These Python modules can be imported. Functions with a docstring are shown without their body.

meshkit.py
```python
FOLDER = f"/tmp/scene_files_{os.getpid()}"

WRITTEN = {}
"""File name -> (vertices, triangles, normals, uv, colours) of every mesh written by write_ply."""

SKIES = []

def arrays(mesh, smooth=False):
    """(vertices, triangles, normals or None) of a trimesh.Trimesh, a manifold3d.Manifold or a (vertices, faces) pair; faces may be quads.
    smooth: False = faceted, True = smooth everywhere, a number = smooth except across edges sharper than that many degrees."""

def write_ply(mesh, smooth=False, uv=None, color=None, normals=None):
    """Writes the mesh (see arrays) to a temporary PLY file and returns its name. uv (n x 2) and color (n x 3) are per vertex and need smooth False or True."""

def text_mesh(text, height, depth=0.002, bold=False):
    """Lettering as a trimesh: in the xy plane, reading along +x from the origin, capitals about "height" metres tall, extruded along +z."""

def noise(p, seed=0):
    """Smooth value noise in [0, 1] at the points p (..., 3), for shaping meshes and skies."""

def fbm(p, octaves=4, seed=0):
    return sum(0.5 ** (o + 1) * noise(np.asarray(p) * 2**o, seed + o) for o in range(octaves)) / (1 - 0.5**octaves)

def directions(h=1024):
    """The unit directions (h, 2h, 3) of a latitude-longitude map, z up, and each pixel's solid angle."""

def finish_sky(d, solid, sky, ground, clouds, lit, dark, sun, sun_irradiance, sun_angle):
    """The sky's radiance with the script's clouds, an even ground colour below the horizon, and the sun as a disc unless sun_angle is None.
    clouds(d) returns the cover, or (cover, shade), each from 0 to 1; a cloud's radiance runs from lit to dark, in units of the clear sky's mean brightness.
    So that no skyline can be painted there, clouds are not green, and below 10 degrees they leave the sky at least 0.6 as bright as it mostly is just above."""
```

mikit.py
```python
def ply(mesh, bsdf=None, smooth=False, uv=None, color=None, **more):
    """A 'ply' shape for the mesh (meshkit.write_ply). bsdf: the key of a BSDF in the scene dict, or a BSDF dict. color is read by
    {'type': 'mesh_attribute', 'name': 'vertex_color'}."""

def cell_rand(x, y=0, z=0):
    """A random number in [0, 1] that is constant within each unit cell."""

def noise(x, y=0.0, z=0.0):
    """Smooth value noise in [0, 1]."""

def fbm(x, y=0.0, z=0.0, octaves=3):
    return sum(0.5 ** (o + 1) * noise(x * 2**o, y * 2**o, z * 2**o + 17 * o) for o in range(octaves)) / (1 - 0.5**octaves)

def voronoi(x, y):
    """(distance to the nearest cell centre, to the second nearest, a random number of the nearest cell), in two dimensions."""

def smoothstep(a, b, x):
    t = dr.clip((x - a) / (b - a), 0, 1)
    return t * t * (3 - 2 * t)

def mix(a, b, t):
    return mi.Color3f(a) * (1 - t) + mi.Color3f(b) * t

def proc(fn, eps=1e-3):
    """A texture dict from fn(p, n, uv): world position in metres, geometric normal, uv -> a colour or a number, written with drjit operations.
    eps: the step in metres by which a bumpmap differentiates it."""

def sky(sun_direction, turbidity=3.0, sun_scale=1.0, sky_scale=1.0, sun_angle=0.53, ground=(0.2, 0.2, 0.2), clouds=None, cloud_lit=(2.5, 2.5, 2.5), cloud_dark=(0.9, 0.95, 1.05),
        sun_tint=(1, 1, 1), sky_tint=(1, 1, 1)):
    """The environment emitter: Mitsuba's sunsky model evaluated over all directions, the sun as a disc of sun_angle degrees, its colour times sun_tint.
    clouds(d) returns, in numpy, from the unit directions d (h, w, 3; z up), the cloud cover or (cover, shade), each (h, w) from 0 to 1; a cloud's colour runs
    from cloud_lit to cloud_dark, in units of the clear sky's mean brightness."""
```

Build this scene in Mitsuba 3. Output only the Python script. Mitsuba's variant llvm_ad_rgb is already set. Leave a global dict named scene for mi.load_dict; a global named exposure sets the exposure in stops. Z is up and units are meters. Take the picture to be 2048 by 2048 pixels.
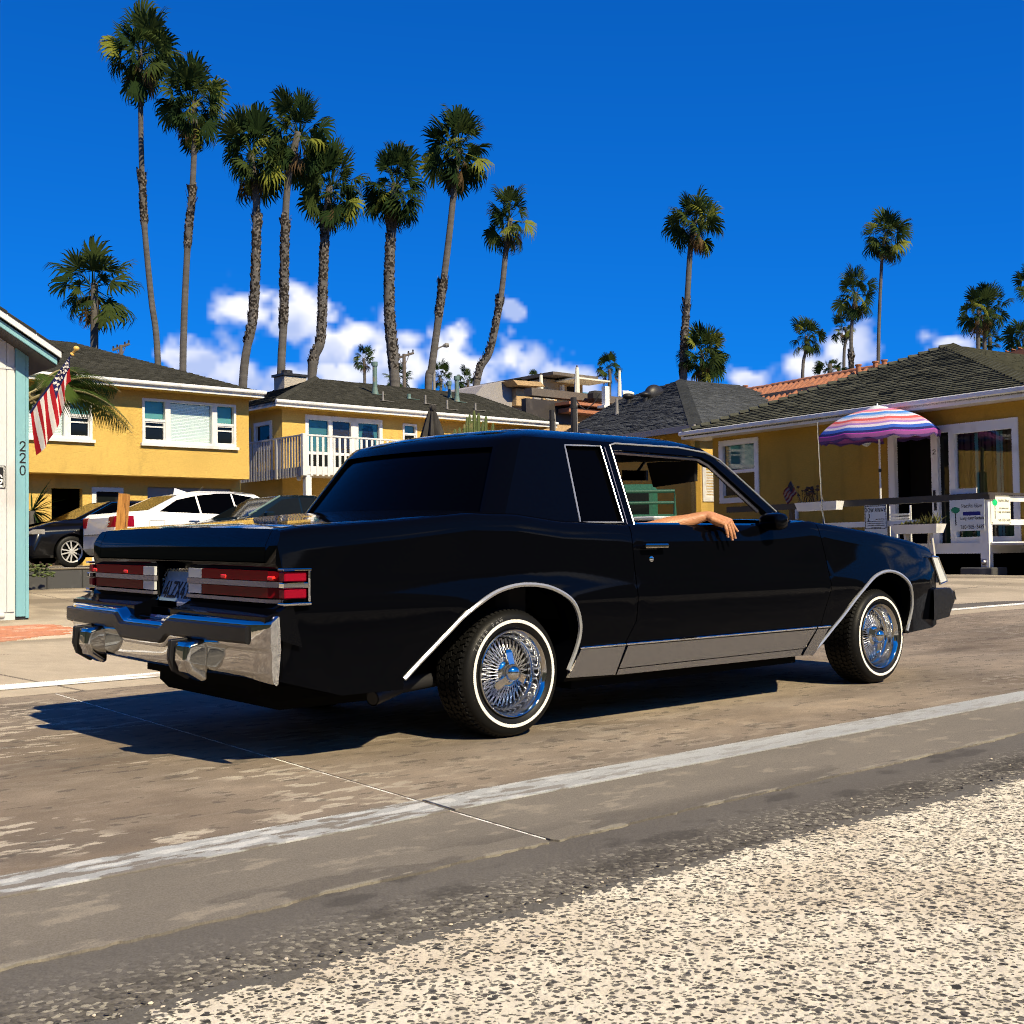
import math, random
import numpy as np, trimesh, manifold3d as m3, drjit as dr, mitsuba as mi
import mikit, meshkit
from mikit import noise, fbm, voronoi, cell_rand, smoothstep, mix
from shapely.geometry import Polygon, box as sbox

scene, labels = {}, {}
T = mi.ScalarTransform4f

# ---------------------------------------------------------------- camera, sky, sun, exposure
CAM = np.array([-3.29707, -4.58729, 0.76347])
YAW, PITCH, ROLL, FPX = 0.85196, 0.03403, -0.01471, 2411.86
FWD = np.array([math.cos(PITCH) * math.cos(YAW), math.cos(PITCH) * math.sin(YAW), math.sin(PITCH)])
_r = np.array([math.sin(YAW), -math.cos(YAW), 0.0])
_u = np.cross(_r, FWD)
RIGHT = math.cos(ROLL) * _r + math.sin(ROLL) * _u
UP = -math.sin(ROLL) * _r + math.cos(ROLL) * _u
scene['camera'] = {'type': 'perspective', 'fov': math.degrees(2 * math.atan(1024 / FPX)), 'fov_axis': 'x', 'near_clip': 0.05, 'far_clip': 3000.0,
                   'to_world': T().look_at(origin=CAM.tolist(), target=(CAM + FWD).tolist(), up=UP.tolist())}
exposure = 2.3
SUN = (-0.09, -1.19, 1.0)


def clouds(d):
    az = np.degrees(np.arctan2(d[..., 1], d[..., 0]))
    el = np.degrees(np.arcsin(np.clip(d[..., 2], -1, 1)))
    n = meshkit.fbm(d * 30.0, 6, 3) - 0.5
    n2 = meshkit.fbm(d * 9.0, 3, 8) - 0.5
    w = meshkit.fbm(d * 60.0, 4, 5) - 0.5
    cover = np.zeros(az.shape)
    shade = np.zeros(az.shape)
    for a, e, ra, re, k in CLOUDS:
        x = (az - a) / (ra * .92)
        y = (el - (e - .25)) / (re * .88)
        y = np.where(y < 0, y * 0.75, y)
        r = np.sqrt(x * x + y * y) - 2.3 * n - 1.5 * w
        c = np.clip((0.98 - r) / 0.70, 0, 1) * k
        c = c * c * (3 - 2 * c)
        shade = np.where(c > cover, np.clip(0.40 - 0.60 * y + 2.2 * n2 + 2.6 * n + 1.2 * w, 0, 1), shade)
        cover = np.maximum(cover, c)
    # more of the same low cumulus all round the horizon, away from the view
    far = np.clip((meshkit.fbm(np.stack([np.cos(np.radians(az)), np.sin(np.radians(az)), d[..., 2] * 4], -1) * 7, 4, 21) - 0.50 - np.abs(el - 8) * 0.02) * 6, 0, 1)
    outside = (np.abs((az - 49 + 180) % 360 - 180) > 26)
    cover = np.where(outside, np.maximum(cover, far * 0.9), cover)
    return cover, shade


CLOUDS = [(61.2, 11.5, 2.2, 1.3, 1), (58.6, 11.4, 2.6, 1.6, 1), (56.5, 10.2, 3.0, 1.6, 1), (55.5, 9.7, 2.2, 1.0, .9),
          (64.0, 9.3, 2.2, 1.2, 1), (61.8, 8.6, 1.8, 1.0, 1), (62.8, 8.1, 3.0, 0.9, .8),
          (58.8, 8.2, 2.2, 1.2, .9), (56.5, 8.6, 2.6, 1.6, .95), (53.8, 8.7, 3.0, 2.0, 1), (51.2, 9.3, 2.6, 2.0, 1), (48.9, 9.4, 2.2, 1.7, 1), (48.2, 7.6, 4.5, 1.8, 1), (46.4, 8.3, 1.6, 1.6, 1),
          (48.75, 11.75, 0.55, 0.42, .8), (48.35, 11.5, 0.6, 0.42, .8),
          (37.9, 8.2, 1.8, 0.8, .9), (35.0, 8.6, 2.2, 1.0, 1), (33.4, 9.2, 1.5, 1.3, 1), (28.6, 9.3, 1.6, 0.9, 1), (23.3, 10.4, 1.0, 0.9, .8), (40.2, 8.0, 1.2, 0.5, .7),
          (53.6, 10.4, 0.9, 0.7, .8)]
scene['sky'] = mikit.sky(SUN, turbidity=3.0, sun_scale=1.0, sky_scale=0.47, sky_tint=(0.03, 0.70, 1.80), sun_tint=(0.93, 0.975, 0.91), clouds=clouds,
                         cloud_lit=(4.9, 4.9, 5.1), cloud_dark=(2.2, 2.7, 4.2))

# ---------------------------------------------------------------- naming, meshes
roots = set()


def _free(k):
    if k not in scene and k not in roots:
        return k
    n = 1
    while f'{k}_{n:03d}' in scene or f'{k}_{n:03d}' in roots:
        n += 1
    return f'{k}_{n:03d}'


def thing(name, label, cat, group=None):
    k = _free(name)
    roots.add(k)
    labels[k] = {'label': label, 'category': cat}
    if group:
        labels[k]['group'] = group
    return k


def obj(name, mesh, bsdf, parent=None, smooth=False, label=None, kind=None, color=None, tw=None, **kw):
    """One entry of the scene: a part under its parent. mesh: a mesh or a ready ply dict."""
    k = _free(f'{parent}__{name}' if parent else name)
    d = dict(mesh) if isinstance(mesh, dict) else mikit.ply(mesh, bsdf, smooth=smooth, color=color, **kw)
    if tw is not None:
        d['to_world'] = tw
    scene[k] = d
    if label or kind:
        labels[k] = {}
        if label:
            labels[k]['label'] = label
        if kind:
            labels[k]['kind'] = kind
    return k


def solo(name, mesh, bsdf, label, cat, group=None, **kw):
    k = obj(name, mesh, bsdf, None, **kw)
    roots.add(k)
    labels[k] = {'label': label, 'category': cat}
    if group:
        labels[k]['group'] = group
    return k


def struct(name, mesh, bsdf, smooth=False, label=None, **kw):
    k = obj(name, mesh, bsdf, None, smooth=smooth, **kw)
    roots.add(k)
    labels[k] = {'kind': 'structure'}
    if label:
        labels[k]['label'] = label
    return k


def cat_(ms):
    return trimesh.util.concatenate([m for m in ms if m is not None])


def tm(v, f):
    f = np.asarray(f)
    if f.shape[1] == 4:
        f = np.vstack([f[:, [0, 1, 2]], f[:, [0, 2, 3]]])
    return trimesh.Trimesh(np.asarray(v, float), f, process=False)


def bx(x0, x1, y0, y1, z0, z1):
    m = trimesh.creation.box(extents=(abs(x1 - x0), abs(y1 - y0), abs(z1 - z0)))
    m.apply_translation(((x0 + x1) / 2, (y0 + y1) / 2, (z0 + z1) / 2))
    return m


def rbx(x0, x1, y0, y1, z0, z1, r=0.01):
    """box with chamfered edges"""
    a = sorted((x0, x1)), sorted((y0, y1)), sorted((z0, z1))
    r = min(r, *[(q[1] - q[0]) * .45 for q in a])
    pts = []
    for i in range(3):
        for c in np.ndindex(2, 2, 2):
            p = [a[j][c[j]] + (0 if j == i else (r if c[j] == 0 else -r)) for j in range(3)]
            pts.append(p)
    return mani(m3.Manifold.hull_points(np.array(pts)))


def frame(O, ex, ey, ez=(0, 0, 1)):
    M = np.eye(4)
    M[:3, 0], M[:3, 1], M[:3, 2], M[:3, 3] = ex, ey, ez, O
    return M


def moved(m, M):
    m = m.copy()
    m.apply_transform(M)
    return m


def beam(a, b, w, h, up=(0, 0, 1), ext=0.0):
    a, b = np.array(a, float), np.array(b, float)
    d = b - a
    L = np.linalg.norm(d)
    d = d / L
    s = np.cross(d, up)
    s = s / max(np.linalg.norm(s), 1e-9)
    u = np.cross(s, d)
    m = trimesh.creation.box(extents=(L + 2 * ext, w, h))
    m.apply_transform(frame((a + b) / 2, d, -s, u))
    return m


def tube(path, r, n=8, cap=True, closed=False):
    p = np.array(path, float)
    r = np.broadcast_to(np.asarray(r, float), len(p)).copy()
    if closed:
        t = np.roll(p, -1, 0) - np.roll(p, 1, 0)
    else:
        t = np.gradient(p, axis=0)
    t /= np.maximum(np.linalg.norm(t, axis=1, keepdims=True), 1e-12)
    ref = np.array([0, 0, 1.0]) if abs(t[0, 2]) < 0.9 else np.array([1.0, 0, 0])
    nrm = np.cross(t[0], ref)
    nrm /= np.linalg.norm(nrm)
    V = []
    for i in range(len(p)):
        nrm = nrm - t[i] * np.dot(nrm, t[i])
        nrm /= np.linalg.norm(nrm)
        b = np.cross(t[i], nrm)
        a = np.arange(n) * 2 * np.pi / n
        V.append(p[i] + r[i] * (np.cos(a)[:, None] * nrm + np.sin(a)[:, None] * b))
    m = len(p)
    V = np.vstack(V)
    F = []
    for i in range(m if closed else m - 1):
        j = (i + 1) % m
        for k in range(n):
            k2 = (k + 1) % n
            F.append((i * n + k, i * n + k2, j * n + k2))
            F.append((i * n + k, j * n + k2, j * n + k))
    if cap and not closed:
        V = np.vstack([V, p[0], p[-1]])
        for k in range(n):
            F.append((len(V) - 2, (k + 1) % n, k))
            F.append((len(V) - 1, (m - 1) * n + k, (m - 1) * n + (k + 1) % n))
    return tm(V, F)


def lathe(prof, n=48, M=None):
    """(r, h) profile turned about z"""
    m = trimesh.creation.revolve(np.array(prof, float), sections=n)
    return moved(m, M) if M is not None else m


def extr(poly, h, M=None, z0=0.0):
    if not isinstance(poly, Polygon):
        poly = Polygon(poly)
    if not poly.is_valid:
        poly = poly.buffer(0)
    m = trimesh.creation.extrude_polygon(poly, h, engine='earcut')
    m.apply_translation((0, 0, z0))
    return moved(m, M) if M is not None else m


# local x -> world x, local y -> world z, extruded towards -y (from y0 + depth down to y0)
def side_prism(poly, y0, y1):
    return extr(poly, y1 - y0, frame((0, y1, 0), (1, 0, 0), (0, 0, 1), (0, -1, 0)))


def plan_prism(poly, z0, z1):
    return extr(poly, z1 - z0, frame((0, 0, z0), (1, 0, 0), (0, 1, 0), (0, 0, 1)))


def front_prism(poly, x0, x1):
    return extr(poly, x1 - x0, frame((x0, 0, 0), (0, 1, 0), (0, 0, 1), (1, 0, 0)))


def man(m):
    if isinstance(m, m3.Manifold):
        return m
    m = m.copy()
    m.merge_vertices()
    r = m3.Manifold(m3.Mesh(np.asarray(m.vertices, np.float32), np.asarray(m.faces, np.uint32)))
    return r


def mani(M):
    q = M.to_mesh()
    return trimesh.Trimesh(np.array(q.vert_properties[:, :3], float), np.array(q.tri_verts, int), process=False)


def hullm(pts):
    return m3.Manifold.hull_points(np.asarray(pts, float))


def ico(c, r, s=2, sc=(1, 1, 1)):
    m = trimesh.creation.icosphere(subdivisions=s, radius=1.0)
    m.apply_scale(np.array(sc, float) * r)
    m.apply_translation(c)
    return m


def rot(deg, ax, pt=None):
    return trimesh.transformations.rotation_matrix(math.radians(deg), ax, pt)


# a ray of the photograph (2048 x 2048 pixels), used to measure where real things stand
def ray(px, py):
    return FWD + (px - 1024) / FPX * RIGHT - (py - 1024) / FPX * UP


def at(px, py, depth):
    d = ray(px, py)
    return CAM + d * depth


def on_y(px, py, Y):
    d = ray(px, py)
    return CAM + d * ((Y - CAM[1]) / d[1])


def on_x(px, py, X):
    d = ray(px, py)
    return CAM + d * ((X - CAM[0]) / d[0])


def on_z(px, py, Z):
    d = ray(px, py)
    return CAM + d * ((Z - CAM[2]) / d[2])


def on_plane(px, py, O, n):
    d = ray(px, py)
    return CAM + d * (np.dot(np.asarray(O) - CAM, n) / np.dot(d, n))

# ---------------------------------------------------------------- materials
def mat(name, d):
    scene[name] = d
    return name


def rgb(*c):
    return {'type': 'rgb', 'value': list(c)}


def diff(name, c, rough=0.75, spec=0.3):
    return mat(name, {'type': 'twosided', 'b': {'type': 'principled', 'base_color': c if isinstance(c, dict) else rgb(*c), 'roughness': rough, 'specular': spec}})


def bump(name, c, fn, scale, rough=0.8, spec=0.25, eps=1e-3):
    return mat(name, {'type': 'twosided', 'b': {'type': 'bumpmap', 'arbitrary': mikit.proc(fn, eps), 'scale': scale,
                                               'nested': {'type': 'principled', 'base_color': c, 'roughness': rough, 'specular': spec}}})


def f_concrete(p, n, uv):
    x, y = p.x, p.y
    a = fbm(x * 0.9, y * 1.6, 0, 4)
    b = fbm(x * 7, y * 9, 3, 4)
    c = mix((0.162, 0.129, 0.098), (0.227, 0.185, 0.143), smoothstep(.3, .7, a))
    c = mix(c, (0.122, 0.105, 0.089), smoothstep(.45, .75, fbm(x * 0.7 + 9, y * 2.2, 5, 3)) * .55)
    c = c * (0.80 + .40 * b)
    # pale worn patches, longer along the road, mostly near the left of the lane
    w = fbm(x * 11, y * 26, 1, 5)
    where = smoothstep(.42, .62, fbm(x * 1.6 + 3.7, y * 2.6 + 1.1, 2, 3)) * (smoothstep(-.6, -1.3, x) * .9 + .22)
    c = mix(c, (0.357, 0.315, 0.255), smoothstep(.55, .66, w) * (0.10 + .85 * where))
    c = mix(c, (0.073, 0.065, 0.056), smoothstep(.66, .74, fbm(x * 12 + 40, y * 24, 4, 4)) * .6)
    c = c * (0.86 + .28 * noise(x * 330, y * 330, 0))
    # oil dropped down the middle of the lane
    lane = dr.exp(-dr.square((y - 0.1) / .55))
    c = c * (1 - .32 * lane * smoothstep(.35, .7, fbm(x * .6, y * 3, 7, 3)))
    return c


def f_conc_b(p, n, uv):
    x, y = p.x, p.y
    return fbm(x * 60, y * 60, 0, 3) * .6 + noise(x * 330, y * 330, 0) * .3


bump('road_concrete', mikit.proc(f_concrete), f_conc_b, 0.006, rough=.78, spec=.25)


def f_edge(p, n, uv):
    x, y = p.x, p.y
    c = mix((0.129, 0.116, 0.099), (0.194, 0.172, 0.142), fbm(x * 1.6, y * 4, 0, 4))
    c = mix(c, (0.284, 0.249, 0.198), smoothstep(.60, .78, fbm(x * 9, y * 18, 2, 5)) * .5)
    ed = smoothstep(-2.195, -2.212, y + .03 * (fbm(x * 5, y * 9, 1, 3) - .5))
    c = mix(c, (0.099, 0.089, 0.077), smoothstep(.50, .53, fbm(x * 1.7, y * 5, 6, 5)) * smoothstep(-1.98, -2.10, y + .1 * fbm(x * 4, 2, 0, 3)) * .75)
    c = mix(c, (0.245, 0.222, 0.178), ed * smoothstep(.50, .56, fbm(x * 7, y * 30, 9, 4)) * .8)
    return c * (0.84 + .32 * noise(x * 330, y * 330, 0))


bump('edge_concrete', mikit.proc(f_edge), f_conc_b, 0.006, rough=.8, spec=.25)


def f_asphalt(p, n, uv):
    x, y = p.x, p.y
    v, v2, r = voronoi(x * 95, y * 95)
    c = mix((0.084, 0.076, 0.068), (0.124, 0.114, 0.100), fbm(x * 2, y * 2, 0, 4))
    gr = smoothstep(-2.30, -2.56, y + .12 * (fbm(x * 2, y * 2, 4, 3) - .5))
    c = c * (1.0 + gr * (.95 * (r - .45)))
    c = mix(c, (0.320, 0.296, 0.240), gr * smoothstep(.80, .9, r) * .8)
    c = mix(c, (0.044, 0.040, 0.036), smoothstep(.60, .74, fbm(x * 5, y * 10, 8, 4)) * .55)
    return c * (0.85 + .3 * noise(x * 300, y * 300, 0))


def f_asph_b(p, n, uv):
    v, v2, r = voronoi(p.x * 95, p.y * 95)
    gr = smoothstep(-2.30, -2.56, p.y)
    return (1 - dr.minimum(v, 1.0)) * (.25 + gr) + noise(p.x * 300, p.y * 300, 0) * .2


bump('asphalt', mikit.proc(f_asphalt), f_asph_b, 0.006, rough=.82, spec=.25)


def chips(x, y):
    """dark chips of two sizes in a pale matrix: how much of the point is chip"""
    wx, wy = x + .006 * (noise(x * 130, y * 130, 1) - .5), y + .006 * (noise(x * 130, y * 130, 7) - .5)
    v, v2, r = voronoi(wx * 58, wy * 58)
    w, w2, q = voronoi(wx * 120 + 5, wy * 120)
    dens = .46 + .30 * (fbm(x * 2.2, y * 2.2, 4, 3) - .5)
    big = smoothstep(.05, -.02, v - .46 * dr.sqrt(dr.maximum(r - (1 - dens), 0) / dens)) * smoothstep(.0, .05, r - (1 - dens))
    small = smoothstep(.05, -.02, w - .42) * smoothstep(.60, .64, q)
    return dr.maximum(big, small * .85), r, q


def f_chip(p, n, uv):
    x, y = p.x, p.y
    k, r, q = chips(x, y)
    c = mix((0.50, 0.445, 0.345), (0.70, 0.645, 0.525), fbm(x * 18, y * 18, 0, 4))
    c = mix(c, (0.42, 0.34, 0.24), smoothstep(.58, .72, fbm(x * 2.6, y * 3, 6, 3)) * .35)
    c = mix(c, mix((0.035, 0.033, 0.030), (0.13, 0.12, 0.105), cell_rand(x * 58, y * 58, 5)), k)
    worn = smoothstep(-2.74, -2.60, y + .10 * (fbm(x * 3, y * 3, 9, 3) - .5) + .012 * x)
    c = mix(c, (0.11, 0.103, 0.092), smoothstep(.66, .52, fbm(x * 60, y * 60, 3, 3) + .5 - worn * .95))
    return c * (0.86 + .28 * noise(x * 420, y * 420, 0))


def f_chip_b(p, n, uv):
    k, r, q = chips(p.x, p.y)
    return fbm(p.x * 90, p.y * 90, 2, 3) * .9 - k * .55 + noise(p.x * 420, p.y * 420, 0) * .15


bump('chip_seal', mikit.proc(f_chip), f_chip_b, 0.004, rough=.85, spec=.2)


def f_apron(p, n, uv):
    x, y = p.x, p.y
    c = mix((0.281, 0.236, 0.175), (0.357, 0.304, 0.232), fbm(x * .7, y * .7, 0, 4))
    c = c * (0.88 + .24 * fbm(x * 12, y * 5, 4, 3)) * (0.9 + .2 * noise(x * 160, y * 160, 0))
    c = mix(c, (0.144, 0.122, 0.091), smoothstep(.56, .72, fbm(x * .9 + 2, y * .55, 8, 4)) * .55 * smoothstep(3.2, 6, y))
    back = smoothstep(8.5, 11, y - .15 * x + 2 * (fbm(x * .6, y * .6, 3, 3) - .5)) * smoothstep(9, 7, x)
    c = mix(c, (0.152, 0.125, 0.091), back * smoothstep(.35, .62, fbm(x * .35, y * 1.1, 12, 4)) * .85)
    jx = dr.abs(dr.abs(dr.fma(x, 1 / 4.2, -dr.floor(x / 4.2 + .13) + .13) - .5) - .5) * 4.2
    c = mix(c, (0.091, 0.076, 0.061), smoothstep(.02, .008, jx) * .8)
    c = mix(c, (0.091, 0.076, 0.061), smoothstep(.022, .008, dr.abs(y - 5.53 - .02 * fbm(x * 2, 0, 0, 2))) * smoothstep(.38, .5, fbm(x * 2.3, 1, 3, 3)))
    return c


def f_apron_b(p, n, uv):
    return fbm(p.x * 40, p.y * 40, 0, 3) * .6 + noise(p.x * 200, p.y * 200, 0) * .25


bump('apron_concrete', mikit.proc(f_apron), f_apron_b, 0.004, rough=.82, spec=.2)


def f_lot(p, n, uv):
    c = mix((0.075, 0.068, 0.060), (0.128, 0.116, 0.098), fbm(p.x * .9, p.y * .9, 0, 4))
    c = mix(c, (0.247, 0.210, 0.150), smoothstep(.55, .66, fbm(p.x * .5, p.y * 2.2, 4, 3)) * .6)
    return c * (.85 + .3 * noise(p.x * 120, p.y * 120, 0))


diff('lot_asphalt', mikit.proc(f_lot), .85, .2)


def f_paint(p, n, uv):
    x, y = p.x, p.y
    c = mix((0.288, 0.296, 0.296), (0.368, 0.376, 0.368), fbm(x * 2, y * 10, 0, 3))
    w = fbm(x * 10, y * 34, 3, 4)
    left = smoothstep(.3, -1.3, x)
    c = mix(c, (0.168, 0.148, 0.124), smoothstep(.54, .62, w) * (.35 + .55 * left))
    c = mix(c, (0.496, 0.496, 0.480), smoothstep(.42, .34, w) * left * .8)
    return c * (.88 + .24 * noise(x * 260, y * 260, 0))


bump('worn_paint', mikit.proc(f_paint), f_conc_b, 0.003, rough=.7)


def f_paint2(p, n, uv):
    w = fbm(p.x * 6, p.y * 20, 3, 4)
    return mix((0.70, 0.68, 0.63), (0.40, 0.36, 0.30), smoothstep(.55, .66, w)) * (.9 + .2 * noise(p.x * 120, p.y * 120, 0))


diff('white_paint_line', mikit.proc(f_paint2), .7)


def stucco(name, base):
    def f(p, n, uv):
        c = mi.Color3f(base) * (0.86 + .26 * fbm(p.x * .8, p.z * .8, p.y * .8, 3))
        c = c * (.90 + .2 * noise(p.x * 38, p.y * 38, p.z * 38))
        c = mix(c, mi.Color3f(base) * .62, smoothstep(.62, .80, fbm(p.x * 3.2 + p.y * 3.2, p.z * .7, 5, 3)) * .30)
        return c

    def b(p, n, uv):
        return fbm(p.x * 26, p.y * 26, p.z * 26, 3)
    return bump(name, mikit.proc(f), b, 0.022, rough=.9, spec=.15, eps=4e-3)


stucco('yellow_stucco', (0.60, 0.400, 0.108))
stucco('yellow_stucco_shaded', (0.40, 0.240, 0.042))  # yellow wall colour darkened for the sunless walls and soffits
stucco('tan_stucco', (0.48, 0.33, 0.175))
stucco('grey_stucco', (0.42, 0.38, 0.33))


def painted(name, base, dirt=(0.30, 0.27, 0.22), amt=.35, rough=.5, sc=3.0):
    def f(p, n, uv):
        c = mi.Color3f(base) * (0.93 + .12 * fbm(p.x * 2, p.y * 2, p.z * 2, 3))
        c = mix(c, dirt, smoothstep(.56, .82, fbm(p.x * sc + 7, p.y * sc, p.z * sc * .6, 4)) * amt)
        return c
    return diff(name, mikit.proc(f), rough, .4)


painted('white_trim', (0.70, 0.70, 0.69))
painted('white_board', (0.60, 0.60, 0.61), amt=.30)
painted('blue_trim', (0.19, 0.40, 0.46), (0.18, 0.30, 0.34), .35)
painted('fence_white', (0.66, 0.66, 0.65), (0.28, 0.27, 0.26), .40)
painted('grey_board', (0.46, 0.44, 0.41), (0.20, 0.17, 0.14), .60)  # greyer and more mottled than the white boards
painted('rail_brown', (0.045, 0.038, 0.033), (0.14, 0.12, 0.10), .35)
painted('grey_door', (0.27, 0.27, 0.28), amt=.3)
painted('dark_block', (0.060, 0.060, 0.062), (0.17, 0.165, 0.16), .55, .85, 6)
painted('sign_grey', (0.60, 0.63, 0.63), (0.40, 0.40, 0.38), .25)
painted('sign_cream', (0.80, 0.78, 0.62), (0.6, 0.56, 0.42), .25)
painted('rubble_white', (0.66, 0.65, 0.63), (0.12, 0.10, 0.08), .9, .9, 9)
painted('green_metal', (0.02, 0.10, 0.06), (0.05, 0.10, 0.08), .4)
painted('vent_metal', (0.11, 0.18, 0.165), (0.30, 0.22, 0.14), .7, .55, 8)
painted('vent_grey', (0.22, 0.21, 0.20), (0.08, 0.07, 0.06), .7, .6, 8)
painted('fabric_dark', (0.030, 0.028, 0.027), (0.07, 0.065, 0.06), .5, .9)
painted('fabric_cream', (0.74, 0.70, 0.58), amt=.2, rough=.9)
painted('terracotta', (0.38, 0.155, 0.082), (0.26, 0.13, 0.09), .75, .85, 7)
painted('brick_red', (0.36, 0.155, 0.09), (0.52, 0.40, 0.30), .6, .9, 5)
painted('joint_sand', (0.40, 0.33, 0.25), amt=.4, rough=.9)
painted('cactus_green', (0.085, 0.115, 0.036), (0.25, 0.20, 0.09), .6, .7, 9)
painted('cooler_blue', (0.05, 0.24, 0.40), amt=.1)
painted('pole_wood', (0.12, 0.10, 0.085), amt=.4, rough=.9)
painted('dark_metal', (0.02, 0.02, 0.022), (0.05, 0.045, 0.04), .5, .45)
painted('far_grey', (0.30, 0.28, 0.27), amt=.3)


def f_wood(p, n, uv):
    g = fbm(p.x * 60, p.y * 60, p.z * 3.5, 4)
    c = mix((0.52, 0.245, 0.062), (0.34, 0.145, 0.034), smoothstep(.35, .68, g))
    return mix(c, (0.16, 0.07, 0.02), smoothstep(.66, .72, fbm(p.x * 22, p.y * 22, p.z * 2.2, 3)))


diff('post_wood', mikit.proc(f_wood), .75)


def f_shingle(p, n, uv):
    c = mix((0.024, 0.024, 0.020), (0.048, 0.047, 0.039), noise(p.x * 7, p.y * 7, p.z * 11))
    return c * (.75 + .5 * noise(p.x * 70, p.y * 70, p.z * 70)) * (.85 + .3 * fbm(p.x, p.y, p.z, 3))


def f_shingle_w(p, n, uv):
    c = mix((0.055, 0.057, 0.042), (0.095, 0.095, 0.070), noise(p.x * 6, p.y * 4, p.z * 16))
    return c * (.75 + .5 * noise(p.x * 60, p.y * 60, p.z * 60)) * (.85 + .3 * fbm(p.x, p.y, p.z, 3))


def f_shingle_b(p, n, uv):
    c = mix((0.045, 0.050, 0.058), (0.085, 0.092, 0.10), noise(p.x * 6, p.y * 4, p.z * 16))
    return c * (.75 + .5 * noise(p.x * 60, p.y * 60, p.z * 60)) * (.85 + .3 * fbm(p.x, p.y, p.z, 3))


diff('roof_shingle', mikit.proc(f_shingle), .95, .1)
diff('roof_shingle_grey', mikit.proc(f_shingle_w), .95, .1)
diff('roof_shingle_blue', mikit.proc(f_shingle_b), .95, .1)


def f_trunk(p, n, uv):
    c = mix((0.082, 0.076, 0.071), (0.140, 0.130, 0.122), fbm(p.x * 6, p.y * 6, p.z * .8, 3))
    ring = noise(p.x * .8, p.y * .8, p.z * 9 + .6 * noise(p.x * 5, p.y * 5, 0))
    return c * (.72 + .5 * ring)


diff('palm_trunk', mikit.proc(f_trunk), .9, .15)


def f_boot(p, n, uv):
    return mix((0.030, 0.025, 0.021), (0.22, 0.195, 0.17), smoothstep(.48, .74, noise(p.x * 14, p.y * 14, p.z * 12)))


diff('palm_boot', mikit.proc(f_boot), .9, .15)


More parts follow.
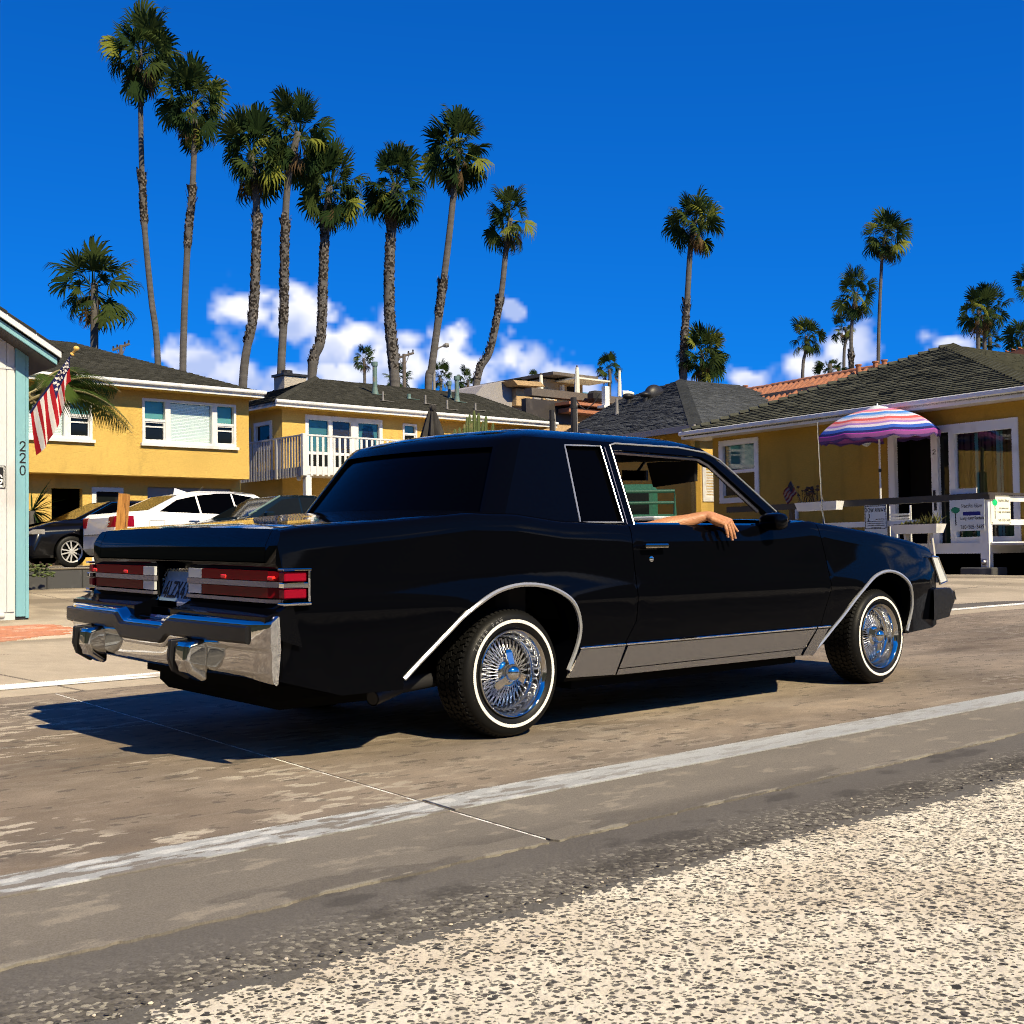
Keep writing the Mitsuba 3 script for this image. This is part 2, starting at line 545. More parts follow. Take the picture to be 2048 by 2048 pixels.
def leaf(name, c, t):
    return mat(name, {'type': 'principledthin', 'base_color': rgb(*c), 'roughness': .42, 'diff_trans': t, 'spec_trans': 0.0, 'eta': 1.4})


leaf('palm_leaf', (0.024, 0.044, 0.015), .5)
leaf('palm_leaf_mid', (0.050, 0.072, 0.020), .6)
leaf('palm_leaf_backlit', (0.24, 0.26, 0.045), .9)  # yellow of sunlit and backlit fronds put into the leaf colour
leaf('palm_leaf_dry', (0.13, 0.085, 0.045), .5)
leaf('feather_leaf', (0.075, 0.120, 0.026), .8)
leaf('feather_leaf_dark', (0.030, 0.048, 0.020), .5)
leaf('aloe_leaf', (0.15, 0.15, 0.055), .3)
diff('frond_stem', (0.26, 0.22, 0.11), .6)
diff('dead_flower', (0.045, 0.026, 0.022), .9)

# car
mat('black_paint', {'type': 'twosided', 'b': {'type': 'principled', 'base_color': rgb(.0012, .0014, .0024), 'roughness': .04, 'specular': .11}})
mat('black_car_paint', {'type': 'twosided', 'b': {'type': 'principled', 'base_color': rgb(.004, .004, .005), 'roughness': .14, 'specular': .5}})
mat('white_car_paint', {'type': 'twosided', 'b': {'type': 'principled', 'base_color': rgb(.80, .80, .80), 'roughness': .12, 'specular': .5}})
mat('teal_car_paint', {'type': 'twosided', 'b': {'type': 'principled', 'base_color': rgb(.006, .013, .020), 'roughness': .10, 'specular': .5}})
mat('chrome', {'type': 'twosided', 'b': {'type': 'conductor', 'material': 'Ag', 'specular_reflectance': rgb(.72, .73, .74)}})
mat('chrome_clean', {'type': 'twosided', 'b': {'type': 'roughconductor', 'material': 'Ag', 'alpha': .012, 'specular_reflectance': rgb(.82, .83, .84)}})


mat('bright_trim', {'type': 'twosided', 'b': {'type': 'principled', 'base_color': rgb(.46, .47, .48), 'roughness': .22, 'metallic': .55, 'specular': .5}})
mat('spoke_silver', {'type': 'twosided', 'b': {'type': 'principled', 'base_color': rgb(.78, .78, .78), 'roughness': .16, 'metallic': .85, 'specular': .5}})


def f_bru(p, n, uv):
    return .16 + .10 * fbm(p.x * 6, p.z * 30, 0, 3)


mat('brushed_trim', {'type': 'twosided', 'b': {'type': 'roughconductor', 'material': 'Al', 'alpha': .11, 'specular_reflectance': rgb(.62, .59, .55)}})
mat('dull_trim', {'type': 'twosided', 'b': {'type': 'roughconductor', 'material': 'Cr', 'alpha': .30, 'specular_reflectance': rgb(.55, .55, .57)}})
mat('tint_glass', {'type': 'twosided', 'b': {'type': 'principled', 'base_color': rgb(.0008, .0008, .0010), 'roughness': .02, 'specular': .035}})
mat('silver_paint', {'type': 'twosided', 'b': {'type': 'principled', 'base_color': rgb(.62, .62, .63), 'roughness': .28, 'specular': .5, 'metallic': .35}})
mat('clear_glass', {'type': 'thindielectric', 'int_ior': 1.28})
mat('smoke_glass', {'type': 'thindielectric', 'int_ior': 1.5, 'specular_transmittance': rgb(.22, .27, .27)})
diff('tyre_rubber', (.007, .007, .007), .5, .2)
diff('whitewall', (.80, .78, .71), .6)
diff('black_plastic', (.008, .008, .009), .38, .45)
diff('matt_black', (.004, .004, .004), .9, .1)
diff('interior_dark', (.016, .015, .016), .85, .2)
diff('tyre_letter', (.17, .17, .17), .5)
mat('red_lens', {'type': 'twosided', 'b': {'type': 'principled', 'base_color': rgb(.17, .0015, .007), 'roughness': .14, 'specular': .08}})
mat('red_lens_bright', {'type': 'twosided', 'b': {'type': 'principled', 'base_color': rgb(.24, .003, .016), 'roughness': .22, 'specular': .15}})
mat('bright_spot_red', {'type': 'twosided', 'b': {'type': 'principled', 'base_color': rgb(.95, .03, .02), 'roughness': .3, 'specular': .6}})
mat('white_lens', {'type': 'twosided', 'b': {'type': 'principled', 'base_color': rgb(.52, .54, .55), 'roughness': .15, 'specular': .6, 'clearcoat': .5}})
diff('amber', (.75, .30, .02), .4)
painted('added_rise_dark', (0.018, 0.024, 0.012), (0.05, 0.045, 0.025), .6, .95, .4)  # dark cover of the added, unseen rise
diff('letter_black', (.012, .012, .014), .6)
diff('letter_white', (.82, .82, .80), .6)
diff('plate_blue', (.20, .30, .40), .45)
diff('navy', (.008, .012, .16), .6)
diff('sign_green', (.02, .20, .10), .6)
diff('sign_green_bright', (.01, .50, .17), .6)
diff('yellow_plate', (.75, .58, .02), .5)
diff('plate_orange', (.65, .22, .02), .5)
diff('flag_red', (.42, .012, .022), .8)
diff('flag_white', (.80, .76, .74), .8)
diff('shade_red', (.10, .012, .014), .8)  # colours of the little rail flags, darkened for the shade under the eave
diff('shade_white', (.16, .13, .12), .8)
diff('shade_blue', (.012, .012, .03), .8)
diff('flag_blue', (.012, .016, .10), .8)
diff('gold', (.72, .46, .12), .35)
diff('soil', (.06, .042, .03), .95)
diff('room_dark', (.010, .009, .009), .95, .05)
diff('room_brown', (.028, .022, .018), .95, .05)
diff('blind_teal', (.08, .27, .26), .7)
diff('blind_white', (.62, .74, .72), .7)
diff('curtain_teal', (.035, .14, .16), .9)
diff('paper', (.6, .62, .6), .8)
diff('window_glass_dark', (.008, .010, .010), .04, .22)
diff('bulb_warm', (.95, .62, .18), .3)


def f_skin(p, n, uv):
    c = mix((0.42, 0.185, 0.085), (0.50, 0.235, 0.12), fbm(p.x * 30, p.y * 30, p.z * 30, 3))
    return mix(c, (0.40, 0.16, 0.085), smoothstep(.55, .75, fbm(p.x * 90, p.y * 90, p.z * 90, 2)) * .3)


def f_skin_b(p, n, uv):
    return fbm(p.x * 160, p.y * 160, p.z * 160, 2)


bump('skin', mikit.proc(f_skin), f_skin_b, .0016, rough=.45, spec=.4)
diff('nail', (.62, .38, .30), .3)
diff('hair', (.012, .009, .007), .6)
diff('shirt', (.02, .02, .024), .9)


def stripes(cols):
    pass


def f_umb(p, n, uv):
    # woven rings of colour, by distance along the canopy (uv.x runs from the top to the rim)
    t = uv.x
    c = mi.Color3f(.72, .18, .20)
    for a, col in ((.10, (.60, .58, .62)), (.15, (.62, .20, .36)), (.27, (.62, .22, .20)), (.32, (.66, .56, .62)), (.37, (.08, .24, .62)), (.44, (.30, .42, .66)),
                   (.49, (.66, .60, .66)), (.54, (.60, .12, .12)), (.60, (.66, .34, .40)), (.65, (.34, .20, .50)), (.69, (.62, .58, .68)), (.74, (.05, .12, .50)), (.80, (.03, .03, .14)), (.845, (.40, .07, .38)), (.888, (.30, .10, .32)), (.94, (.10, .06, .20))):
        c = dr.select(t > a, mi.Color3f(col), c)
    return c


mat('beach_canvas', {'type': 'principledthin', 'base_color': mikit.proc(f_umb), 'roughness': .8, 'diff_trans': .35, 'spec_trans': 0.0})

# ---------------------------------------------------------------- the black coupe
LEAN = rot(1.1, (1, 0, 0), (0, -.88, 0))     # the body leans a little to its right on its springs


def ip(x, tab):
    a = np.array(tab, float)
    return np.interp(x, a[:, 0], a[:, 1])


ZT = [(-1.4, .835), (-1.10, .853), (-1.0, .868), (-.6, .896), (-.25, .928), (0, .925), (.25, .898), (.7, .884), (1.6, .884), (1.85, .895), (2.05, .907), (2.26, .888), (2.71, .845), (3.05, .803), (3.24, .775), (3.33, .755), (3.6, .68)]
HW = [(-1.4, .82), (-1.12, .850), (-.9, .862), (-.4, .878), (0, .886), (.6, .885), (1.4, .886), (2.2, .886), (2.74, .884), (3.1, .862), (3.35, .835), (3.6, .79)]


def section(x):
    h, z, zb = ip(x, HW), ip(x, ZT), .20
    fl = max(math.exp(-((x - .0) / .42) ** 2), math.exp(-((x - 2.74) / .42) ** 2)) * .012
    cr = ip(x, [(-1.2, .012), (-.3, .022), (.3, .01), (1.8, .01), (2.2, .03), (3.2, .022), (3.6, .01)])
    half = [(0, zb), (h - .14, zb), (h - .045, zb + .012), (h - .024, zb + .05), (h - .020, zb + .15), (h - .010 + fl * .5, .46), (h + fl, .545), (h + fl * .9, .572), (h - .008 + fl * .5, .62),
            (h - .020, .70), (h - .030, z - .085), (h - .038, z - .035), (h - .048, z - .012), (h - .064, z), (h - .14, z + cr * .35), (h * .5, z + cr * .8), (0, z + cr)]
    return half


def side_y(x, z):
    s = section(x)
    return float(np.interp(z, [q[1] for q in s[1:13]], [q[0] for q in s[1:13]]))


def body_loft():
    xs = np.concatenate([np.linspace(-1.4, 3.6, 101)])
    V = []
    for x in xs:
        h = section(x)
        ring = [(x, y, z) for y, z in h] + [(x, -y, z) for y, z in h[-2:0:-1]]
        V.append(ring)
    n = len(V[0])
    m = len(V)
    F = []
    for i in range(m - 1):
        for k in range(n):
            a, b, c, d = i * n + k, i * n + (k + 1) % n, (i + 1) * n + (k + 1) % n, (i + 1) * n + k
            F += [(a, c, b), (a, d, c)]
    V = np.array(V).reshape(-1, 3)
    V = np.vstack([V, [xs[0], 0, .5], [xs[-1], 0, .5]])
    for k in range(n):
        F.append((len(V) - 2, k, (k + 1) % n))
        F.append((len(V) - 1, (m - 1) * n + (k + 1) % n, (m - 1) * n + k))
    me = tm(V, F)
    if me.volume < 0:
        me.invert()
    return man(me)


ARCH_R = [(-.60, .10), (-.588, .292), (-.497, .37), (-.39, .462), (-.317, .525), (-.224, .580), (-.127, .617), (-.01, .634), (.121, .622), (.224, .581), (.287, .523), (.320, .445), (.310, .361), (.262, .262), (.235, .10)]
ARCH_F = [(3.10, .10), (2.965, .285), (2.995, .36), (3.003, .446), (2.953, .540), (2.857, .607), (2.729, .632), (2.602, .613), (2.495, .565), (2.417, .509), (2.303, .412), (2.192, .332), (2.02, .212), (1.97, .10)]


def smooth_poly(p, k=4):
    """Catmull-Rom through the points"""
    p = np.array(p, float)
    q = np.vstack([2 * p[0] - p[1], p, 2 * p[-1] - p[-2]])
    out = []
    for i in range(1, len(q) - 2):
        for t in np.arange(k) / k:
            a, b, c, d = q[i - 1], q[i], q[i + 1], q[i + 2]
            out.append(.5 * (2 * b + (c - a) * t + (2 * a - 5 * b + 4 * c - d) * t * t + (3 * b - a - 3 * c + d) * t ** 3))
    return np.array(out + [p[-1]])


SIDE = [(-.86, .252), (-1.135, .328), (-1.135, .56), (-1.105, .60), (-1.100, .70), (-1.118, .735), (-1.116, .80), (-1.094, .846), (-1.055, .90), (-1.0, 1.2), (3.28, 1.2), (3.315, .752), (3.335, .70), (3.375, .64), (3.42, .565), (3.44, .53), (3.44, .33),
        (3.3, .285), (3.05, .275), (2.6, .24), (2.0, .205), (.3, .205), (-.3, .24), (-.6, .252)]
PLAN = [(-1.2, .70), (-1.125, .80), (-1.10, .832), (-1.05, .86), (-.9, 1.0), (3.2, 1.0), (3.22, .852), (3.33, .825), (3.41, .78), (3.5, .55)]


def gh(d):
    """glasshouse loft, every face moved inwards by d"""
    zs = [.78, .86, .90, .95, 1.02, 1.10, 1.17, 1.222, 1.252, 1.272, 1.286]
    rings = []

    def ring(xr, xf, w, z, br=.10, bf=.11):
        R = []
        for y in np.linspace(-.93, .93, 15):
            R.append((xr + br * y * y, -y * w, z))
        for x in np.linspace(0, 1, 14):
            xa, xb = xr + br * 1.05 + .045, xf - bf * 1.05 - .05
            R.append((xa + (xb - xa) * x, -w, z))
        for y in np.linspace(-.93, .93, 15):
            R.append((xf - bf * y * y, y * w, z))
        for x in np.linspace(0, 1, 14):
            R.append((xb + (xa - xb) * x, w, z))
        return R
    for z in zs:
        xr = ip(z, [(.78, -.235), (.90, -.185), (1.222, .02), (1.252, .042), (1.272, .066), (1.286, .11)])
        xf = ip(z, [(.78, 2.27), (.90, 2.12), (1.222, 1.66), (1.252, 1.615), (1.272, 1.58), (1.286, 1.53)])
        w = ip(z, [(.78, .838), (.90, .790), (1.222, .652), (1.252, .638), (1.272, .625), (1.286, .600)])
        rings.append(ring(xr + d, xf - d * 1.2, w - d, z if z < 1.2 else z - d * .8))
    for s, z in ((.93, 1.301), (.84, 1.316), (.68, 1.331), (.45, 1.343), (.2, 1.348)):
        c = .86
        rings.append(ring(c + (.11 + d - c) * (1 - (1 - s) * 1.0), c + (1.53 - d - c) * (1 - (1 - s)), .600 * s - d * s, z - d, .10 * s, .11 * s))
    n = len(rings[0])
    m = len(rings)
    V = np.array(rings).reshape(-1, 3)
    F = []
    for i in range(m - 1):
        for k in range(n):
            a, b, c2, e = i * n + k, i * n + (k + 1) % n, (i + 1) * n + (k + 1) % n, (i + 1) * n + k
            F += [(a, b, c2), (a, c2, e)]
    V = np.vstack([V, [.9, 0, zs[0]], [.86, 0, 1.349 - d]])
    for k in range(n):
        F.append((len(V) - 2, (k + 1) % n, k))
        F.append((len(V) - 1, (m - 1) * n + k, (m - 1) * n + (k + 1) % n))
    me = tm(V, F)
    if me.volume < 0:
        me.invert()
    return man(me)


DOOR_WIN = [(.752, .862), (.766, 1.236), (1.39, 1.228), (1.46, 1.200), (1.76, .955), (1.82, .862)]
Q_WIN = [(.406, .893), (.455, 1.240), (.682, 1.246), (.674, .895)]


def gh_y(z):
    return float(np.interp(z, [.78, .90, 1.222, 1.252, 1.272, 1.286], [.838, .790, .652, .638, .625, .600]))


coupe = thing('vintage_coupe', 'black two-door vintage coupe with chrome wire wheels driving in the road', 'car')


def cp(name, m, bsdf, parent=coupe, smooth=30, lean=True, label=None, **kw):
    if isinstance(m, m3.Manifold):
        m = mani(m)
    if lean:
        m = moved(m, LEAN)
    return obj(name, m, bsdf, parent, smooth=smooth, label=label, **kw)


body = body_loft() ^ man(side_prism(SIDE, -1.2, 1.2)) ^ man(plan_prism(PLAN + [(x, -y) for x, y in PLAN[::-1]], 0, 1.4))
for s in (-1, 1):
    for A in (ARCH_R, ARCH_F):
        a = smooth_poly(A[1:-1])
        a = np.vstack([[A[0]], a, [A[-1]]])
        body -= man(side_prism(a, *sorted((s * .42, s * 1.1))))
body -= man(side_prism([(.02, .36), (.02, 1.3), (1.98, 1.3), (1.98, .90), (2.02, .36)], -.755, .755))
body -= man(bx(-1.4, -1.055, -.165, .165, .545, .735))
DOOR = [(.668, .97), (.674, .454), (.610, .356), (2.09, .356), (2.165, .56), (2.145, .72), (2.075, .97)]
dpoly = Polygon(DOOR)
for s in (-1, 1):
    P = man(side_prism(dpoly.buffer(-.0025, join_style=2), *sorted((s * .765, s * 1.1))))
    Q = man(side_prism(dpoly.buffer(.0025, join_style=2), *sorted((s * .76, s * 1.1))))
    door = body ^ P
    body -= Q
    dk = cp('door', door, 'black_paint')
    if s < 0:
        cp('handle', rbx(.712, .868, -.903, -.872, .777, .797, .006), 'chrome', dk)
        cp('lock', lathe([(0, 0), (.012, 0), (.014, .006), (.008, .009), (0, .009)], 16, frame((.785, -.860, .727), (1, 0, 0), (0, 0, 1), (0, -1, 0))), 'chrome', dk)
lid = man(plan_prism([(-1.3, -.735), (-.30, -.735), (-.27, 0), (-.30, .735), (-1.3, .735)], .738, 1.1))
lid_in = man(plan_prism(Polygon([(-1.3, -.735), (-.30, -.735), (-.27, 0), (-.30, .735), (-1.3, .735)]).buffer(-.004), .742, 1.1))
cp('trunk_lid', body ^ lid_in, 'black_paint')
body -= lid
hoodp = Polygon([(2.16, -.70), (3.29, -.69), (3.29, .69), (2.16, .70), (2.20, 0)])
hl, hl_in = man(plan_prism(hoodp, .60, 1.1)), man(plan_prism(hoodp.buffer(-.004), .604, 1.1))
cp('hood', body ^ hl_in, 'black_paint')
body -= hl
cp('body', body, 'black_paint')
shell = gh(0) - gh(.045)
wins = [man(side_prism(Polygon(DOOR_WIN), -1.2, -.3)), man(side_prism(Polygon(DOOR_WIN), .3, 1.2)), man(side_prism(Polygon(Q_WIN), -1.2, -.3)), man(side_prism(Polygon(Q_WIN), .3, 1.2)),
        man(front_prism([(-.71, .89), (-.565, 1.222), (.565, 1.222), (.71, .89)], -.6, .22)), man(front_prism([(-.69, .91), (-.53, 1.245), (.53, 1.245), (.69, .91)], 1.36, 2.5))]
cabin = shell
for w_ in wins:
    cabin -= w_
cabin -= man(bx(.05, 2.0, -.7, .7, .7, .89))
cp('cabin_roof', cabin, 'black_paint', smooth=25)
pane = gh(.014) - gh(.020)
for k, nm in ((2, 'quarter_window'), (3, 'quarter_window'), (4, 'rear_window')):
    cp(nm, pane ^ wins[k], 'tint_glass')
cp('windscreen', pane ^ wins[5], 'clear_glass')


def on_gh(pts, off=.004):
    return [(x, -(gh_y(z) + off), z) for x, z in pts]


def dens(p, step=.05):
    p = np.array(p, float)
    out = [p[0]]
    for a, b in zip(p[:-1], p[1:]):
        n = max(1, int(np.linalg.norm(b - a) / step))
        out += [a + (b - a) * t for t in np.linspace(0, 1, n + 1)[1:]]
    return np.array(out)


qo = Polygon(Q_WIN).buffer(.002, join_style=2)
ring_ = list(qo.exterior.coords)[:-1]
for s in (-1, 1):
    pts = dens(ring_ + [ring_[0]])[:-1]
    cp('window_trim', tube([(x, s * (gh_y(z) + .001), z) for x, z in pts], .0042, 6, closed=True), 'bright_trim')
    dr_ = dens([(.742, .880), (.750, 1.256), (.79, 1.266), (1.24, 1.268), (1.44, 1.250), (1.53, 1.215), (1.85, .955)])
    cp('drip_rail', tube([(x, s * (gh_y(z) + .002), z) for x, z in dr_], .0048, 6), 'bright_trim')
    cp('window_sill', tube([(x, s * (side_y(x, .884) - .052), .886) for x in np.linspace(.70, 1.84, 20)], .008, 6), 'chrome')
    ins = dens([(.775, 1.225), (1.38, 1.217), (1.45, 1.19), (1.73, .955)])
    cp('inner_trim', tube([(x, s * (gh_y(z) - .028), z) for x, z in ins], .010, 6), 'dull_trim')
    cp('pillar_trim', tube([(x, s * (gh_y(z) - .012), z) for x, z in dens([(1.49, 1.222), (1.80, .955)])], .011, 6), 'dark_metal')
for y0 in (-.86, .86):
    cp('pillar_seam', tube([(x, math.copysign(gh_y(z) + .0005 - .002, y0), z) for x, z in dens([(.70, .885), (.712, 1.245)])], .003, 5), 'dull_trim')
# bright lips of the wheel arches
for s in (-1, 1):
    for A in (ARCH_R[1:-1], ARCH_F[1:-1]):
        a = smooth_poly(A)
        cp('arch_trim', tube([(x, s * (side_y(x, max(z, .24)) + .001), z) for x, z in a], .0095, 6), 'bright_trim')
# wells behind the tyres
for s in (-1, 1):
    for xc in (-.13, 2.62):
        pass
# sill panels
for s in (-1, 1):
    for poly in ([(.252, .232), (.326, .346), (.600, .344), (.535, .224)], [(.560, .250), (.618, .344), (2.040, .342), (1.935, .252)], [(.543, .222), (.556, .246), (1.925, .248), (1.90, .215)], [(2.052, .342), (2.150, .342), (2.020, .214), (1.92, .214)]):
        y0, y1 = sorted((s * .860, s * .876))
        cp('sill_panel', side_prism(poly, y0, y1), 'brushed_trim', smooth=False)
    for a, b in ((.322, .600), (.606, 2.038), (2.050, 2.165)):
        cp('sill_strip', rbx(a, b, *sorted((s * .868, s * .884)), .347, .358, .003), 'chrome', smooth=False)
# under body
cp('underbody', cat_([bx(-.2, 3.2, -.42, .42, .19, .30), bx(-1.0, -.2, -.5, .5, .25, .30), bx(.34, 1.96, -.80, .80, .17, .24), tube([(-.9, -.3, .22), (.2, -.35, .2), (2.2, -.35, .2)], .03, 8)]), 'matt_black', smooth=False)
ex = tube([(-.12, -.56, .25), (-.42, -.60, .235), (-.60, -.66, .205)], .032, 14, cap=False)
ex2 = tube([(-.60, -.66, .205), (-.40, -.595, .237)], .027, 14)
cp('exhaust', cat_([ex, ex2]), 'dark_metal', lean=False)
cp('exhaust_hanger', beam((-.42, -.67, .31), (-.58, -.70, .262), .012, .03), 'dark_metal', smooth=False)

# rear lamps, plate and bumper
def lampx(y, o=0.0):
    a = abs(y)
    return -1.128 - o + .006 * (a / .8) ** 2 + (.0 if a < .8 else (a - .8) * .8)


def strip_yz(y0, y1, z0, z1, o, th=.02, n=10):
    """a strip across the tail that follows its slight curve"""
    ys = np.linspace(y0, y1, n)
    V, F = [], []
    for y in ys:
        x = lampx(y, o)
        V += [(x, y, z0), (x, y, z1), (x + th, y, z1), (x + th, y, z0)]
    for i in range(n - 1):
        for k in range(4):
            a, b, c, d = i * 4 + k, i * 4 + (k + 1) % 4, (i + 1) * 4 + (k + 1) % 4, (i + 1) * 4 + k
            F += [(a, b, c), (a, c, d)]
    e = (n - 1) * 4
    F += [(0, 2, 1), (0, 3, 2), (e, e + 1, e + 2), (e, e + 2, e + 3)]
    m = tm(V, F)
    if m.volume < 0:
        m.invert()
    return m


for s in (1, -1):
    lamp = cp('tail_lamp', strip_yz(*sorted((s * .145, s * .825)), .592, .722, -.012, .02), 'matt_black', smooth=False)
    for z0, z1 in ((.674, .710), (.614, .650)):
        cp('white_lens', strip_yz(*sorted((s * .155, s * .262)), z0, z1, 0), 'white_lens', lamp, smooth=False)
        cp('red_lens', strip_yz(*sorted((s * .265, s * .825)), z0, z1, 0), 'red_lens', lamp, smooth=False)
        cp('side_lens', rbx(-1.116, -1.026, *sorted((s * .826, s * .868)), z0 - .001, z1 - .002, .004), 'red_lens_bright', lamp, smooth=False)
    for yb in (.44, .78):
        cp('bulb', rbx(lampx(yb, .001) - .002, lampx(yb) + .01, s * yb - .022, s * yb + .022, .676, .692, .004), 'bright_spot_red', lamp, smooth=False)  # small brighter red pieces on the lens face
    cp('bar', strip_yz(*sorted((s * .150, s * .832)), .652, .672, .004), 'dull_trim', lamp, smooth=False)
    cp('bar', strip_yz(*sorted((s * .150, s * .832)), .596, .609, .006), 'dull_trim', lamp, smooth=False)
    y0, y1 = sorted((s * .842, s * .874))
    cp('lamp_frame', cat_([rbx(-1.130, -1.012, y0 - .008, y1, .712, .721, .003), rbx(-1.130, -1.012, y0 - .008, y1, .590, .600, .003), rbx(-1.021, -1.011, y0, y1, .600, .712, .003), rbx(-1.125, -1.021, y0, y1, .650, .670, .003)]), 'chrome', lamp, smooth=False)

pm = frame((-1.066, 0, .692), (0, -1, 0), np.array((.045, 0, .125)) / np.linalg.norm((.045, 0, .125)), np.cross((0, -1, 0), np.array((.045, 0, .125)) / np.linalg.norm((.045, 0, .125))))
lp = cp('licence_plate', moved(bx(-.152, .152, -.128, 0, -.003, .0), pm), 'plate_blue', smooth=False)
t_ = meshkit.text_mesh('4LZX412', .066, .0016, bold=True)
t_.apply_scale((.262 / t_.extents[0], 1, 1))
t_.apply_translation((-.131 - t_.bounds[0, 0], -.112, .0002))
cp('lettering', moved(t_, pm), 'letter_black', lp, smooth=False)
chain = []
for k in range(24):
    chain.append(moved(trimesh.creation.torus(.0075, .0024, major_sections=10, minor_sections=6), frame((-.158 + k * .0138, .004, .004), (1.3, 0, 0), (0, .7, .3) if k % 2 else (0, .7, -.3), (0, .3, 1))))
for k in range(9):
    for sx in (-.162, .162):
        chain.append(moved(trimesh.creation.torus(.0075, .0024, major_sections=10, minor_sections=6), frame((sx, -.004 - k * .0145, .004), (.7, 0, .3) if k % 2 else (.7, 0, -.3), (0, 1.3, 0), (.3, 0, 1))))
cp('chain_frame', moved(cat_(chain), pm), 'chrome', lp)
cp('plate_lamp', rbx(-1.115, -1.09, -.11, -.02, .552, .572, .004), 'white_lens', smooth=False)


def bumpx(y):
    return -1.252 + .050 * (abs(y) / .88) ** 2


def dipz(y):
    return -.034 * float(np.clip((.235 - abs(y)) / .05, 0, 1))


PR = [(.075, .500), (.075, .552), (.066, .556), (.050, .548), (.030, .541), (.008, .535), (-.001, .522), (-.001, .452), (.006, .440), (.012, .425), (.010, .362), (.020, .340), (.045, .328), (.065, .332)]


def sweep_bumper(prof, ys, xf, zf, endk=0.0):
    n = len(prof)
    V, F = [], []
    for y in ys:
        for dx, z in prof:
            V.append((xf(y) + dx * (1 - endk * max(0, (abs(y) - .78) / .105)), y, z + zf(y, z)))
    for i in range(len(ys) - 1):
        for k in range(n):
            a, b, c, d = i * n + k, i * n + (k + 1) % n, (i + 1) * n + (k + 1) % n, (i + 1) * n + k
            F += [(a, b, c), (a, c, d)]
    e = (len(ys) - 1) * n
    V += [(xf(ys[0]) + .04, ys[0], .44), (xf(ys[-1]) + .04, ys[-1], .44)]
    for k in range(n):
        F.append((len(V) - 2, (k + 1) % n, k))
        F.append((len(V) - 1, e + k, e + (k + 1) % n))
    m = tm(V, F)
    if m.volume < 0:
        m.invert()
    return m


ysb = np.concatenate([[-.885, -.880, -.868, -.845], np.linspace(-.81, .81, 72), [.845, .868, .880, .885]])
rb = cp('rear_bumper', sweep_bumper(PR, ysb, lambda y: bumpx(y) + .022 * max(0, (abs(y) - .80) / .085) ** 2, lambda y, z: dipz(y) * (1 if z > .43 else 0) - (.012 if z < .36 and y < -.7 else 0) * (-(y + .7) / .18), endk=.55), 'chrome', smooth=40)
RS = [(.01, .500), (.01, .520), (-.010, .520), (-.015, .514), (-.015, .466), (-.010, .458), (.01, .458)]
cp('rub_strip', sweep_bumper(RS, np.concatenate([np.linspace(-.79, -.25, 20), np.linspace(-.24, .24, 40), np.linspace(.25, .868, 24)]), lambda y: bumpx(y), lambda y, z: dipz(y)), 'black_plastic', rb, smooth=25)
SP_ = np.array(trimesh.creation.icosphere(subdivisions=2).vertices)
for yc in (.455, -.455):
    g_ = hullm(np.vstack([np.array((x, yc + y, z)) + r_ * SP_ for y in (-.030, .030) for x, z, r_ in ((-1.288, .428, .022), (-1.292, .385, .022), (-1.280, .352, .020), (-1.232, .318, .016), (-1.235, .440, .018))]))
    cp('bumper_guard', g_, 'chrome', rb, smooth=40)
    pts = np.vstack([np.array((x, yc + .056 + y, z)) + .007 * SP_ for y in (0, .012) for x, z in ((-1.315, .448), (-1.320, .385), (-1.305, .345), (-1.25, .312), (-1.22, .455))])
    cp('guard_pad', hullm(pts), 'black_plastic', rb, smooth=40)
SH = [(.0, .49), (.0, .600), (-.016, .598), (-.030, .582), (-.058, .566), (-.095, .557), (-.110, .552), (-.110, .49)]
for a, b in ((-.862, -.165), (.165, .862)):
    cp('bumper_filler', sweep_bumper(SH, np.linspace(a, b, 30), lambda y: -1.100 + .02 * (abs(y) / .86) ** 2, lambda y, z: 0), 'black_paint', smooth=30)
cp('bumper_filler', rbx(-1.215, -1.05, -.165, .165, .47, .514, .01), 'black_paint')
# front end
for s in (-1, 1):
    y0, y1 = sorted((s * .60, s * .834))
    hp = side_prism([(3.275, .700), (3.335, .695), (3.436, .560), (3.36, .548)], y0, y1)
    cp('headlamp', hp, 'white_lens', smooth=False)
    cp('headlamp_frame', tube([(x, s * .832, z) for x, z in ((3.268, .706), (3.340, .702), (3.446, .556), (3.366, .541), (3.268, .706))], .007, 6), 'chrome')
cp('grille', cat_([bx(3.37, 3.44, -.42, .42, .55, .70)] + [bx(3.36, 3.455, y - .004, y + .004, .55, .705) for y in np.linspace(-.42, .42, 29)]), 'chrome', smooth=False)
fb = cp('front_bumper', sweep_bumper([(-.20, .505), (-.02, .512), (.0, .50), (.012, .47), (.0, .42), (-.03, .345), (-.20, .33)], np.linspace(-.80, .80, 40),
                                          lambda y: 3.60 - .105 * (abs(y) / .86) ** 2 - .05 * max(0, (abs(y) - .81) / .05) ** 2, lambda y, z: 0), 'chrome', smooth=40)
for s in (-1, 1):
    cp('end_cap', sweep_bumper([(-.20, .512), (-.02, .516), (.006, .50), (.016, .47), (.004, .42), (-.03, .345), (-.20, .33)], sorted([s * .79, s * .83, s * .853, s * .862]), lambda y: 3.60 - .105 * (abs(y) / .86) ** 2 - .05 * max(0, (abs(y) - .82) / .04) ** 2, lambda y, z: 0), 'black_plastic', fb, smooth=40)
cp('rub_strip', sweep_bumper([(-.03, .50), (.016, .498), (.022, .485), (.020, .455), (-.03, .45)], np.linspace(-.84, .84, 40), lambda y: 3.60 - .105 * (abs(y) / .86) ** 2, lambda y, z: 0), 'black_plastic', fb)
